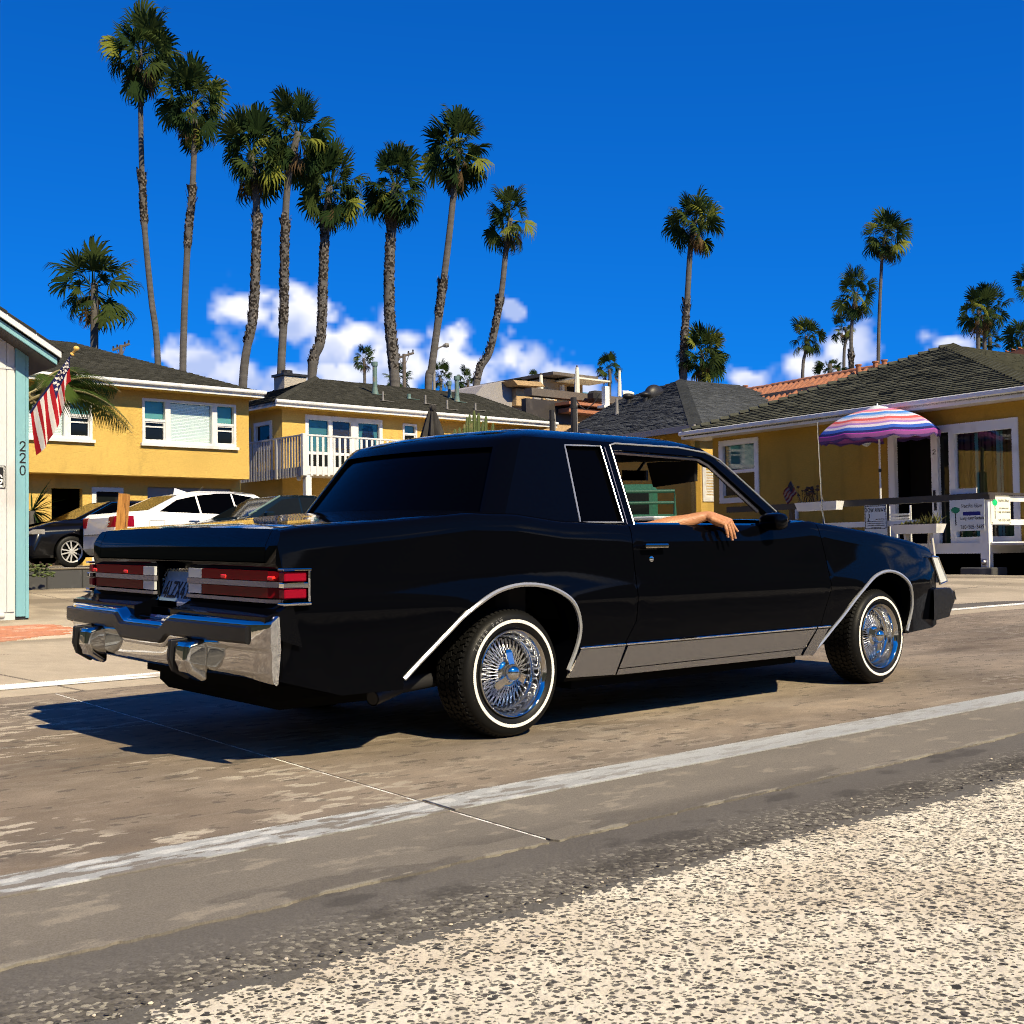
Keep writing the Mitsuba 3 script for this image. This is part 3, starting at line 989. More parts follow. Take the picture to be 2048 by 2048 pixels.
# mirror, antenna, wipers
for s in (-1, 1):
    m_ = mani(hullm([(1.645 + a * .055 + (0.02 if b < 0 else 0), s * (.895 + b * .075), .902 + c * q) for a in (-1, 1) for b in (-1, 1) for c in (-1, 1) for q in (.045, .03)]).refine_to_length(.02))
    trimesh.smoothing.filter_laplacian(m_, iterations=10, volume_constraint=False)
    mk = cp('door_mirror', cat_([m_, mani(hullm([(1.68 + a * .05, s * y, z) for a in (-1, 1) for y, z in ((.80, .875), (.80, .905), (.86, .885), (.86, .905))]))]), 'black_paint', smooth=40)
cp('antenna', tube([(2.232, -.80, .878), (2.212, -.80, .96), (2.172, -.80, 1.44)], [.006, .0035, .0022], 8), 'chrome_clean')
# cabin
cp('dashboard', cat_([rbx(1.72, 2.02, -.74, .74, .62, .862, .03), rbx(1.62, 1.74, .08, .70, .66, .842, .03)]), 'interior_dark', smooth=False)
cp('steering_wheel', cat_([moved(trimesh.creation.torus(.185, .014, major_sections=36, minor_sections=8), frame((1.46, .37, .82), (0, 1, 0), (.45, 0, .9), (.9, 0, -.45))), tube([(1.46, .37, .82), (1.75, .37, .68)], .03, 8),
                          moved(bx(-.17, .17, -.02, .02, -.01, .01), frame((1.46, .37, .82), (0, 1, 0), (.45, 0, .9), (.9, 0, -.45)))]), 'black_plastic')
for yc in (-.37, .37):
    cp('front_seat', cat_([rbx(.55, 1.15, yc - .30, yc + .30, .34, .52, .05), mani(hullm([(.50 + a, yc + b * .28, .45) for a in (0, .14) for b in (-1, 1)] + [(.26 + a, yc + b * .24, .93) for a in (0, .11) for b in (-1, 1)])),
                           rbx(.20, .30, yc - .13, yc + .13, .93, 1.06, .04)]), 'interior_dark', smooth=False)
cp('rear_seat', cat_([rbx(.03, .20, -.70, .70, .38, .86, .04)]), 'interior_dark', smooth=False)
vq = [on_x(px, py, 1.45) for px, py in ((1243, 940), (1291, 941), (1291, 961), (1243, 961))]
rk_ = cp('rear_view_mirror', cat_([mani(hullm([(q[0] + o, q[1], q[2]) for q in vq for o in (.004, .02)])), tube([vq[1] * .5 + vq[0] * .5 + (.02, 0, -.02), vq[1] * .5 + vq[0] * .5 + (.10, 0, .06)], .008, 6)]), 'black_plastic', smooth=False, lean=False)
vc = sum(vq) / 4
cp('mirror_glass', mani(hullm([vc + (q - vc) * .93 + (o, 0, 0) for q in vq for o in (0, .003)])), 'chrome_clean', rk_, smooth=False, lean=False)
vq = [on_x(px, py, 1.42) for px, py in ((1293, 925), (1390, 921), (1389, 962), (1306, 974))]
cp('sun_visor', mani(hullm([(q[0] + o, q[1], q[2]) for q in vq for o in (0, .022)])), 'interior_dark', smooth=False, lean=False)
cp('sun_visor', beam((1.42, -.16, 1.235), (1.40, -.54, 1.225), .16, .014), 'interior_dark', smooth=False)
cp('headlining', gh(.047) - gh(.056) - man(bx(-1, 3, -1, 1, .7, 1.235)), 'interior_dark')

# wheels
def tyre_mesh():
    R = .2665
    prof = [(.178, .055), (.184, .078), (.196, .087), (.208, .0905), (.2085, .0915), (.2225, .0915), (.223, .0905), (.238, .088), (.250, .079), (.2575, .066), (.2605, .052), (R - .006, .046), (R - .006, -.085), (.258, -.105), (.245, -.122), (.22, -.130), (.19, -.125), (.178, -.10)]
    t = lathe(prof, 96)
    lug = []
    for row, (h, w, off) in enumerate(((.036, .026, 0), (.006, .024, .35), (-.024, .024, 0), (-.056, .026, .35), (-.082, .018, 0))):
        for k in range(56):
            a = (k + off) * 2 * math.pi / 56
            b = trimesh.creation.box(extents=(.009, .0215, w))
            b.apply_transform(rot(22 if row % 2 == 0 else -22, (1, 0, 0)))
            b.apply_translation((R - .0042, 0, h))
            b.apply_transform(rot(math.degrees(a), (0, 0, 1)))
            lug.append(b)
    for k in range(72):        # shoulder lugs
        a = k * 2 * math.pi / 72
        b = trimesh.creation.box(extents=(.006, .014, .022))
        b.apply_transform(rot(-32, (0, 1, 0)))
        b.apply_translation((.2568, 0, .061))
        b.apply_transform(rot(math.degrees(a), (0, 0, 1)))
        lug.append(b)
    return cat_([t] + lug)


def spokes_mesh():
    out = []
    for k in range(36):
        a = k * 2 * math.pi / 36
        for (r0, h0, r1, h1, da) in ((.050, .050, .141, .006, .17), (.050, .050, .141, .006, -.17), (.040, -.02, .140, -.032, .0)):
            b = a + da
            out.append(tube([(r0 * math.cos(a), r0 * math.sin(a), h0), (r1 * math.cos(b), r1 * math.sin(b), h1)], .0021, 5, cap=False))
            out.append(tube([(r1 * math.cos(b) * .93 + r0 * math.cos(a) * .07, r1 * math.sin(b) * .93 + r0 * math.sin(a) * .07, h1 * .93 + h0 * .07), (r1 * math.cos(b), r1 * math.sin(b), h1)], .0036, 6, cap=False))
    return cat_(out)


W_T, W_S = tyre_mesh(), spokes_mesh()
W_R = lathe([(.1785, .066), (.1835, .080), (.1830, .0875), (.1790, .0905), (.1745, .0875), (.1700, .0780), (.1640, .0700), (.1605, .0500), (.1590, .0330), (.1520, .0270), (.1475, .0180), (.1440, .0020), (.1420, -.030), (.150, -.06)], 96)
W_H = lathe([(.056, .030), (.057, .048), (.050, .056), (.040, .058), (.0385, .062), (.0385, .078), (.034, .090), (.024, .099), (.012, .1035), (0, .105)], 40)
W_B = lathe([(0, -.045), (.150, -.050)], 40)
SPIN = []
for k in range(3):
    q = hullm([(x, y * w, h) for (x, w, h0) in ((.018, .013, .082), (.085, .017, .066), (.097, .010, .060)) for y in (-1, 1) for h in (h0, h0 - .010)])
    m_ = mani(q)
    m_.apply_transform(rot(95 + k * 120, (0, 0, 1)))
    SPIN.append(m_)
W_K = cat_(SPIN)
W_W = lathe([(.2085, .0920), (.2092, .0930), (.2218, .0930), (.2225, .0920)], 96)
PLY = {n: mikit.ply(m, b, smooth=s) for n, m, b, s in (('tyre', W_T, 'tyre_rubber', 30), ('rim', W_R, 'chrome_clean', 60), ('spokes', W_S, 'spoke_silver', True), ('hub', W_H, 'chrome_clean', 40), ('spinner', W_K, 'chrome_clean', False), ('back', W_B, 'matt_black', False), ('whitewall', W_W, 'whitewall', 30))}
for s in (-1, 1):
    for x in (0.0, 2.746):
        spin = {(-1, 0.0): 0, (-1, 2.746): 62}.get((s, x), 25)
        M = T(frame((x, s * .731, .2665), (1, 0, 0), (0, 0, 1) if s < 0 else (0, 0, -1), (0, s, 0)) @ rot(spin, (0, 0, 1)))
        w_ = obj('wheel', PLY['rim'], None, coupe, tw=M, label='deep-dish chrome wire wheel with whitewall tyre')
        ty = obj('tyre', PLY['tyre'], None, w_, tw=M)
        obj('whitewall', PLY['whitewall'], None, w_, tw=M)
        obj('spokes', PLY['spokes'], None, w_, tw=M, kind='stuff')
        obj('hub', PLY['hub'], None, w_, tw=M)
        obj('spinner', PLY['spinner'], None, w_, tw=M)
        obj('drum', PLY['back'], None, w_, tw=M)
        if (s, x) == (-1, 0.0):
            word = []
            for k, ch in enumerate('TIGER PAW'):
                if ch == ' ':
                    continue
                c_ = meshkit.text_mesh(ch, .0150, .0015, bold=True)
                c_.apply_translation((-c_.extents[0] / 2 - c_.bounds[0, 0], 0, 0))
                th = 152 - k * 5.6
                c_.apply_transform(frame((0, .2265, .0895), (1, 0, 0), (0, math.cos(.30), -math.sin(.30)), (0, math.sin(.30), math.cos(.30))))
                c_.apply_transform(rot(th - 90, (0, 0, 1)))
                word.append(c_)
            obj('lettering', moved(cat_(word), frame((x, s * .731, .2665), (1, 0, 0), (0, 0, 1), (0, s, 0))), 'tyre_letter', w_)
cp('fuel_tank', rbx(-.95, -.42, -.52, .52, .165, .30, .04), 'matt_black', smooth=False)
cp('axle', cat_([tube([(0, -.6, .2665), (0, .6, .2665)], .05, 10), tube([(2.746, -.6, .2665), (2.746, .6, .2665)], .05, 10)]), 'matt_black', lean=False)

# ---------------------------------------------------------------- ground, road
rng = np.random.default_rng(7)


def ss(a, b, x):
    t = np.clip((np.asarray(x, float) - a) / (b - a), 0, 1)
    return t * t * (3 - 2 * t)


def gz(x, y):
    return np.maximum(.15 * ss(11, 19, x) * ss(3.4, 6.4, y), .26 * ss(10.5, 16.2, y))


g_ = []
for r0, r1, n in ((0, 900, 1),):
    g_.append(tm([(-r1, -r1, -.16), (r1, -r1, -.16), (r1, r1, -.16), (-r1, r1, -.16)], [(0, 1, 2), (0, 2, 3)]))
struct('ground', cat_(g_), 'lot_asphalt')
# added unseen rise behind camera and at left, darkens reflections and sky light
hx, hy = np.meshgrid(np.linspace(-130, 150, 71), np.linspace(-110, 110, 56), indexing='ij')
dist = np.maximum(-(hy + 15), -(hx + 24) - .0 * hy)
hz = np.clip(dist, 0, 40) * np.where(hx < -22, .95, .42) * (.7 + .6 * meshkit.fbm(np.stack([hx * .06, hy * .06, hx * 0], -1), 4, 3)) + 1.2 * (meshkit.fbm(np.stack([hx * .35, hy * .35, hx * 0], -1), 3, 5) - .5) * (dist > 1)
hz = np.where(dist > 0, np.minimum(hz, np.where(hx < -22, 20, 11) + 3 * meshkit.fbm(np.stack([hx * .1, hy * .1, hx * 0], -1), 3, 7)), 0) - .15 - .3 * (dist <= 0)
nx, ny = hx.shape
ii = (np.arange(nx - 1)[:, None] * ny + np.arange(ny - 1)[None]).ravel()
struct('added_rise', tm(np.stack([hx, hy, hz], -1).reshape(-1, 3), np.stack([ii, ii + ny, ii + ny + 1, ii + 1], 1)), 'added_rise_dark')
JX = lambda y: -1.10 + (y + 2.2) * .085     # the joint across the lane

struct('road', bx(-60, 70, -2.3, 2.8, -.15, -.012), 'joint_sand')
yt, yb, ym = 2.36, -2.205, -1.65
for a, b in ((-60, 0), (0, 70)):
    for (y0, y1, m_) in ((ym, yt, 'road_concrete'), (yb, ym - .0015, 'edge_concrete')):
        if b == 0:
            q = [(-60, y0), (JX(y0) - .007, y0), (JX(y1) - .007, y1), (-60, y1)]
        else:
            q = [(JX(y0) + .007, y0), (70, y0), (70, y1), (JX(y1) + .007, y1)]
        if y0 == yb:      # the broken edge of the slab
            xs = np.linspace(-4, 6, 1400)
            ed = [(x, yb - .02 + .05 * (meshkit.fbm(np.array([x * 4, .3, 0]), 5, 2) - .5) + .028 * (meshkit.fbm(np.array([x * 34, .3, 0]), 3, 9) - .5)) for x in xs]
            ed = [e_ for e_ in ed if (e_[0] < JX(y0) - .012 if b == 0 else e_[0] > JX(y0) + .012)]
            q = ([(-60, y0)] + ed + q[1:]) if b == 0 else ([q[0]] + ed + q[1:])
        obj('slab', plan_prism(Polygon(q).buffer(0), -.14, 0.0), m_, 'road')
jl = [(JX(y) + .002 * math.sin(y * 40), y) for y in np.linspace(yb + .02, yt, 60)]
obj('joint_filler', cat_([plan_prism(Polygon([(x - .007, y) for x, y in jl] + [(x + .007, y) for x, y in jl[::-1]]).buffer(0), -.10, -.0025)]), 'white_paint_line', 'road')
obj('edge_line', plan_prism(Polygon([(-60, -1.745), (JX(-1.745) - .01, -1.745), (JX(-1.56) - .01, -1.56), (-60, -1.56)]), 0.0005, .0045), 'worn_paint', 'road')
obj('edge_line', plan_prism(Polygon([(JX(-1.745) + .009, -1.745), (70, -1.87), (70, -1.68), (JX(-1.56) + .012, -1.56)]), 0.0005, .0045), 'worn_paint', 'road')
struct('asphalt_strip', bx(-60, 70, -9, -2.15, -.15, -.0055), 'asphalt')
xs = np.linspace(-5, 8, 2200)
ed = [(x, -2.625 + .09 * (meshkit.fbm(np.array([x * 2.2, 1.3, 0]), 5, 4) - .5) + .05 * (meshkit.fbm(np.array([x * 28, 1.3, 0]), 3, 6) - .5) - .012 * x * (x < 4)) for x in xs]
struct('chip_seal_verge', plan_prism(Polygon([(-60, -9), (70, -9), (70, -2.65)] + ed[::-1] + [(-60, -2.6)]).buffer(0), -.009, -.0015), 'chip_seal')


def stones(n, smin, smax, x0, x1, ymin, zb, seed, flat, edge=-2.66):
    r = np.random.default_rng(seed)
    base = trimesh.creation.icosphere(subdivisions=0)
    bv, bf = np.array(base.vertices), np.array(base.faces)
    x = x0 + (x1 - x0) * r.random(n) ** 1.25
    y = edge - .012 * x + .03 * r.standard_normal(n) - (edge - ymin) * r.random(n)
    tail = r.random(n) < .035
    y = np.where(tail, edge - .012 * x - .02 + r.exponential(.055, n), y)
    size = smin + (smax - smin) * r.random(n) ** 2.6
    a = r.random(n) * 2 * np.pi
    el = .55 + .45 * r.random(n)
    jit = 1 + .35 * r.standard_normal((n, len(bv), 3)).clip(-1, 1)
    v = bv[None] * jit
    v[..., 0] *= size[:, None]
    v[..., 1] *= (size * el)[:, None]
    v[..., 2] *= (size * flat)[:, None]
    c, s = np.cos(a)[:, None], np.sin(a)[:, None]
    vx = v[..., 0] * c - v[..., 1] * s + x[:, None]
    vy = v[..., 0] * s + v[..., 1] * c + y[:, None]
    vz = v[..., 2] + zb
    V = np.stack([vx, vy, vz], -1).reshape(-1, 3)
    F = (bf[None] + (np.arange(n) * len(bv))[:, None, None]).reshape(-1, 3)
    return tm(V, F)


painted('stone_dark', (0.055, 0.052, 0.048), (0.13, 0.115, 0.09), .6, .8, 60)
painted('stone_grey', (0.16, 0.15, 0.14), (0.08, 0.07, 0.06), .6, .8, 60)
painted('stone_pale', (0.66, 0.57, 0.44), (0.80, 0.74, 0.62), .7, .85, 60)
for nm, m_, bs, lab in (('dark_gravel', stones(5000, .0025, .0085, -2.9, 1.3, -3.95, -.0022, 11, .30), 'stone_dark', 'dark stone chips set in the pale road edge'),
                        ('grey_gravel', stones(700, .004, .011, -2.9, 1.3, -3.95, -.0030, 13, .30), 'stone_grey', 'grey stone chips set in the pale road edge'),
                        ('pale_gravel', stones(4500, .002, .0065, -2.9, 1.3, -3.95, -.0028, 12, .45), 'stone_pale', 'cream stone chips of the pale road edge')):
    k_ = obj(nm, m_, bs, None, kind='stuff', label=lab)
    labels[k_]['category'] = 'gravel'
    roots.add(k_)

# the pavement and forecourts across the road
gx, gy = np.meshgrid(np.concatenate([np.linspace(-40, -2, 20), np.linspace(-1, 34, 71), np.linspace(36, 90, 20)]), np.concatenate([np.linspace(2.37, 20, 60), np.linspace(21, 60, 20)]), indexing='ij')
V = np.stack([gx, gy, gz(gx, gy)], -1).reshape(-1, 3)
nx, ny = gx.shape
ii = (np.arange(nx - 1)[:, None] * ny + np.arange(ny - 1)[None]).ravel()
struct('pavement', tm(V, np.stack([ii, ii + ny, ii + ny + 1, ii + 1], 1)), 'apron_concrete', smooth=True)
obj('edge_line', tm([(-60, 2.46, .0045), (70, 3.10, .0045), (70, 3.40, .0045), (-60, 2.76, .0045)], [(0, 1, 2), (0, 2, 3)]), 'white_paint_line', 'pavement')
obj('asphalt_patch', plan_prism(Polygon([(9.6, 3.0), (13.2, 3.05), (12.6, 3.5), (9.4, 3.75)]), .002, .006), 'asphalt', 'pavement')
# paving bricks before the shed
bp = struct('brick_paving', bx(-2.5, 1.95, 7.15, 9.75, -.05, .004), 'joint_sand')
BR = [mikit.ply(rbx(-.10, .10, -.05, .05, -.04, .0, .004), b) for b in ('brick_red', 'terracotta', 'brick_red')]
poly = Polygon([(-2.5, 7.2), (.55, 7.1), (1.35, 7.7), (1.78, 8.6), (1.92, 9.75), (-2.5, 9.75)])
cnt = 0
from shapely.geometry import Point
for j in range(24):
    for i in range(21):
        x, y = -2.3 + i * .208 + (j % 2) * .104, 7.2 + j * .108
        if poly.contains(Point(x, y)) and x > -.35 and cnt < 290:
            cnt += 1
            obj('brick', BR[rng.integers(3)], None, bp, tw=T(frame((x, y, .010 + .003 * rng.random()), (1, 0, 0), (0, 1, 0)) @ rot(rng.normal(0, .8), (0, 0, 1))))

# the car park and its low wall
LOT = .60
wl = thing('low_wall', 'low dark block wall along the edge of the raised car park', 'wall')
for k in range(34):
    x0 = -8.0 + k * .62
    obj('block', rbx(x0, x0 + .612, 16.45, 16.65, .05, LOT - .02 + .006 * rng.random(), .012), 'dark_block', wl)
obj('coping', rbx(-8, 13.1, 16.43, 16.70, LOT - .012, LOT + .02, .01), 'apron_concrete', wl)
struct('car_park', bx(-12, 16.4, 16.66, 42, -.1, LOT), 'lot_asphalt')
for k in range(7):
    obj('bay_line', bx(-2 + k * 2.7, -1.9 + k * 2.7, 18.4, 22.6, LOT + .001, LOT + .005), 'white_paint_line', 'car_park')


# ---------------------------------------------------------------- building helpers
class Wall:
    """a vertical wall plane: s runs along ex, z is up, n points outwards"""

    def __init__(self, O, ex):
        self.O = np.array(O, float)
        self.ex = np.array(ex, float) / np.linalg.norm(ex)
        self.n = np.cross(self.ex, (0, 0, 1))
        self.M = frame(self.O, self.ex, (0, 0, 1), self.n)

    def sz(self, px, py):
        P = on_plane(px, py, self.O, self.n) - self.O
        return float(P @ self.ex), float(P[2] + self.O[2])

    def p(self, s, z, d=0.0):
        return self.O + self.ex * s + np.array([0, 0, z - self.O[2]]) + self.n * d

    def box(self, s0, s1, z0, z1, d0, d1, r=0):
        m = rbx(s0, s1, z0 - self.O[2], z1 - self.O[2], d0, d1, r) if r else bx(s0, s1, z0 - self.O[2], z1 - self.O[2], d0, d1)
        return moved(m, self.M)

    def slab(self, poly, holes, th):
        P = Polygon([(s, z - self.O[2]) for s, z in poly], [[(a, c - self.O[2]), (b, c - self.O[2]), (b, d - self.O[2]), (a, d - self.O[2])] for a, b, c, d in holes])
        return extr(P, th, self.M, -th)

    def ring(self, s0, s1, z0, z1, w, d0, d1, wb=None, wt=None):
        wb, wt = wb if wb is not None else w, wt if wt is not None else w
        return cat_([self.box(s0, s0 + w, z0, z1, d0, d1), self.box(s1 - w, s1, z0, z1, d0, d1), self.box(s0 + w, s1 - w, z0, z0 + wb, d0, d1 - .001), self.box(s0 + w, s1 - w, z1 - wt, z1, d0, d1 - .001)])


def win(par, W, s0, s1, z0, z1, kind='dark', fw=.07, proud=.03, sill=False, frame_mat='white_trim', back=None, rail=False):
    """a window part: trim, pane, what hangs behind it"""
    k = obj('window', W.ring(s0, s1, z0, z1, fw, -.08, proud), frame_mat, par)
    a, b, c, d = s0 + fw, s1 - fw, z0 + fw, z1 - fw
    if rail:
        zm = (c + d) / 2
        obj('sash_rail', W.box(a, b, zm - .03, zm + .03, -.07, .012), frame_mat, k)
        obj('pane', W.box(a, b, zm + .03, d, -.046, -.040), 'clear_glass', k)
        obj('pane', W.box(a, b, c, zm - .03, -.056, -.050), 'window_glass_dark', k)
        obj('sash', W.ring(a, b, c, zm - .03, .028, -.05, -.01), frame_mat, k)
        if back:
            obj('blind', W.box(a, b, zm + .05, d, -.13, -.12), back, k)
    elif kind == 'dark':
        obj('pane', W.box(a, b, c, d, -.056, -.048), 'window_glass_dark', k)
    else:
        obj('pane', W.box(a, b, c, d, -.050, -.044), 'clear_glass', k)
        if kind == 'slats':
            n = int((d - c) / .052)
            obj('blind', cat_([moved(bx(a + .01, b - .01, c - W.O[2] + .02 + i * .052, c - W.O[2] + .0235 + i * .052 + .022, -.125 - .006, -.125), W.M) for i in range(n)]), back or 'blind_white', k, kind='stuff')
        else:
            obj('curtain', W.box(a, b, c, d, -.14, -.12), back or 'curtain_teal', k)
    if sill:
        obj('sill', W.box(s0 - .05, s1 + .05, z0 - .07, z0 - .001, -.02, proud + .05), frame_mat, k)
    return k


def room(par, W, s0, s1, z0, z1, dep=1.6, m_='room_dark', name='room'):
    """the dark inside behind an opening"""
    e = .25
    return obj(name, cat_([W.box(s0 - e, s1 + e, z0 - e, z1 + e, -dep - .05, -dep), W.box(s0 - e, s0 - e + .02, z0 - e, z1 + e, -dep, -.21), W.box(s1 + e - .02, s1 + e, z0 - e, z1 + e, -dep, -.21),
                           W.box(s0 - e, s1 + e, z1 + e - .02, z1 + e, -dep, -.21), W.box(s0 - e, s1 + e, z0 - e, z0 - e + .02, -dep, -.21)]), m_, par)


def shingles(par, pts, edir, bsdf, course=.15, lift=.016, tab=.30, name='shingles', seed=1):
    """overlapping courses over a plane roof polygon; edir: direction of the eave"""
    pts = np.array(pts, float)
    e = np.array(edir, float) / np.linalg.norm(edir)
    n = np.cross(pts[1] - pts[0], pts[2] - pts[0])
    n /= np.linalg.norm(n)
    if n[2] < 0:
        n = -n
    e = e - n * (e @ n)
    e /= np.linalg.norm(e)
    up = np.cross(n, e)
    if up[2] < 0:
        up, e = -up, -e
    O = pts[0]
    uv = [((q - O) @ e, (q - O) @ up) for q in pts]
    P = Polygon(uv).buffer(0)
    u0, v0, u1, v1 = P.bounds
    r = np.random.default_rng(seed)
    V, F = [], []
    k = 0
    v = v0
    while v < v1:
        band = P.intersection(sbox(u0 - 1, v, u1 + 1, v + course * 1.08))
        for g in getattr(band, 'geoms', [band]):
            if g.is_empty or g.area < 1e-4 or g.geom_type != 'Polygon':
                continue
            ca, _, cb, _ = g.bounds
            cuts = np.arange(ca - tab * r.random(), cb + tab, tab)
            for c0 in cuts:
                q = g.intersection(sbox(c0, v - .01, c0 + tab - .006, v + course * 1.1))
                if q.is_empty or q.geom_type != 'Polygon' or q.area < 1e-4:
                    continue
                co = np.array(q.exterior.coords)[:-1]
                if not q.exterior.is_ccw:
                    co = co[::-1]
                dz = lift * (.75 + .5 * r.random())
                dv = .012 * r.standard_normal()
                hh = [dz * (1 - (c[1] - v) / (course * 1.08)) + .002 for c in co]
                i0 = len(V)
                V += [O + e * c[0] + up * (c[1] + (dv if abs(c[1] - v) < 1e-6 else 0)) + n * h_ for c, h_ in zip(co, hh)]
                F += [(i0, i0 + j, i0 + j + 1) for j in range(1, len(co) - 1)]
                for j in range(len(co)):
                    a, b = co[j], co[(j + 1) % len(co)]
                    if abs(a[1] - v) < 1e-6 and abs(b[1] - v) < 1e-6:
                        ja, jb = i0 + j, i0 + (j + 1) % len(co)
                        V += [V[ja] - n * (dz + .02), V[jb] - n * (dz + .02)]
                        F += [(ja, len(V) - 2, len(V) - 1), (ja, len(V) - 1, jb)]
        v += course
    return obj(name, tm(V, F), bsdf, par, kind='stuff')


def roof_solid(pts, th=.12):
    pts = np.array(pts, float)
    lo = pts - [0, 0, th]
    n = len(pts)
    V = np.vstack([pts, lo])
    F = [(0, i, i + 1) for i in range(1, n - 1)] + [(n, n + i + 1, n + i) for i in range(1, n - 1)]
    for i in range(n):
        j = (i + 1) % n
        F += [(i, n + i, n + j), (i, n + j, j)]
    return tm(V, F)


def hip_caps(par, a, b, bsdf, step=.24, w=.28, name='hip_cap', lim=60):
    a, b = np.array(a, float), np.array(b, float)
    d = b - a
    L = np.linalg.norm(d)
    d /= L
    s = np.cross(d, (0, 0, 1))
    s /= np.linalg.norm(s)
    u = np.cross(s, d)
    m = tm(np.array([(.16, -w / 2, -.035), (.16, 0, .062), (.16, w / 2, -.035), (-.12, -w / 2, -.085), (-.12, 0, .008), (-.12, w / 2, -.085), (.16, -w / 2, -.10), (.16, 0, -.01), (.16, w / 2, -.10)]),
           [(0, 1, 4), (0, 4, 3), (1, 2, 5), (1, 5, 4), (0, 6, 7), (0, 7, 1), (1, 7, 8), (1, 8, 2)])
    P = mikit.ply(m, bsdf)
    n = min(lim, int(L / step))
    for i in range(n):
        obj(name, P, None, par, tw=T(frame(a + d * (i + .5) * L / n, d, s, u)))


def vent(par, P, r, h, flash=True, cap=False, name='roof_vent', m_='vent_metal'):
    P = np.array(P, float)
    ms = [tube([P - (0, 0, .15), P + (0, 0, h * .25), P + (0, 0, h)], [r * (1.9 if flash else 1), r * 1.05, r], 12)]
    if cap:
        ms.append(tube([P + (0, 0, h), P + (0, 0, h + .16)], r * 1.4, 12))
    if flash:
        ms.append(bx(P[0] - .28, P[0] + .28, P[1] - .32, P[1] + .12, P[2] - .06, P[2] - .045))
    return obj(name, cat_(ms), m_, par)

# ---------------------------------------------------------------- the shed at the left
SY = 11.09
sw = Wall((0, SY, 0), (1, 0, 0))
shed = thing('white_shed', 'white boarded building with pale blue trim and house number', 'building')
c0 = sw.sz(31, 1000)[0]      # left edge of the corner trim
c1 = sw.sz(57, 1000)[0]
zt = 3.55
SB = .11                     # foot of the boards
bw = [sw.sz(x, 1000)[0] for x in (-60, -38, -10, 14, 30)]
bw = [bw[0] - k * .152 for k in range(18, 0, -1)] + bw
for a, b in zip(bw[:-1], bw[1:]):
    obj('board', sw.box(a, b - .006, SB, zt, -.02, .0, .004), 'white_board', shed)
obj('wall', cat_([bx(bw[0], c1 - .02, SY + .02, SY + 6, SB - .1, zt)]), 'white_board', shed)
obj('seam_strip', sw.box(bw[0], c0 - .004, sw.sz(0, 735)[1] - .012, sw.sz(0, 735)[1] + .012, .001, .012), 'white_board', shed)
obj('corner_trim', sw.box(c0, c1 - .045, -.0 + .05, zt, -.02, .022, .003), 'blue_trim', shed)
obj('corner_trim', bx(c1 - .042, c1 - .002, SY - .018, SY + .10, .03, zt), 'blue_trim', shed)
obj('footing', cat_([moved(rbx(a, a + w_, z, z + h_, -.03 - .02 * rng.random(), .012 + .012 * rng.random(), .02), sw.M) for a, w_, z, h_ in
                    [(-2.8 + i * .27 + (j % 2) * .13, .26, -.03 + j * .07, .069) for i in range(17) for j in range(2) if -2.8 + i * .27 + (j % 2) * .13 + .26 < c0 + .02]]), 'rubble_white', shed)
obj('post_foot', bx(c0, c1, SY, SY + .1, 0, .06), 'dark_metal', shed)
# rake boards over the gable, the roof behind them
RY = SY - .42


def rk(px, py, y=RY):
    P = on_y(px, py, y)
    return (P[0], P[2])


tip = rk(121, 703)
lef = rk(0, 620)
sl = (lef[1] - tip[1]) / (lef[0] - tip[0])
x_end, x_far = tip[0], tip[0] - 3.2


def rake(y0, y1, off0, off1, mat_, cut=0.0):
    q = [(x_end - cut, tip[1] - off0 + sl * -cut), (x_far, tip[1] - off0 + sl * (x_far - x_end)), (x_far, tip[1] - off1 + sl * (x_far - x_end)), (x_end - cut, tip[1] - off1 + sl * -cut)]
    return q


s1 = rk(121, 703)[1]
h1 = s1 - rk(119, 709)[1]
h2 = s1 - rk(117, 712)[1]
h3 = s1 - rk(114, 728)[1]
obj('fascia', side_prism(rake(0, 0, 0, h1 + .045, ''), RY - .03, RY + .0), 'white_trim', shed)
obj('fascia', side_prism(rake(0, 0, h2 + .045, h3 + .02, '', .03), RY + .035, RY + .065), 'blue_trim', shed)
obj('roof', side_prism(rake(0, 0, -.03, h3 - .05, '', -.02), RY + .066, SY + 6.2), 'roof_shingle', shed)
obj('drip_edge', cat_([side_prism([(x_end - a, tip[1] + sl * -a + .001), (x_end - a - .34, tip[1] + sl * (-a - .34) + .001), (x_end - a - .34, tip[1] + sl * (-a - .34) + .022), (x_end - a, tip[1] + sl * -a + .034)], RY - .05, RY + .4) for a in np.arange(-.03, 3.1, .35)]), 'roof_shingle', shed, kind='stuff')
obj('soffit', side_prism([(x_end - .02, tip[1] - h3 - .02), (x_end - .9, tip[1] - h3 + sl * -.9 - .02), (x_end - .9, tip[1] - h3 + sl * -.9 + .0), (x_end - .02, tip[1] - h3)], RY + .07, SY + 6), 'rail_brown', shed)
ur = lambda x: tip[1] - h3 + sl * (x - x_end) + .04
xg0 = max(bw[0], x_far + .02)
if ur(xg0) > zt + .05:
    obj('gable', side_prism([(xg0, zt + .002), (c1 - .05, zt + .002), (c1 - .05, max(zt + .004, ur(c1 - .05))), (xg0, ur(xg0))], SY + .004, SY + 5.9), 'white_board', shed)
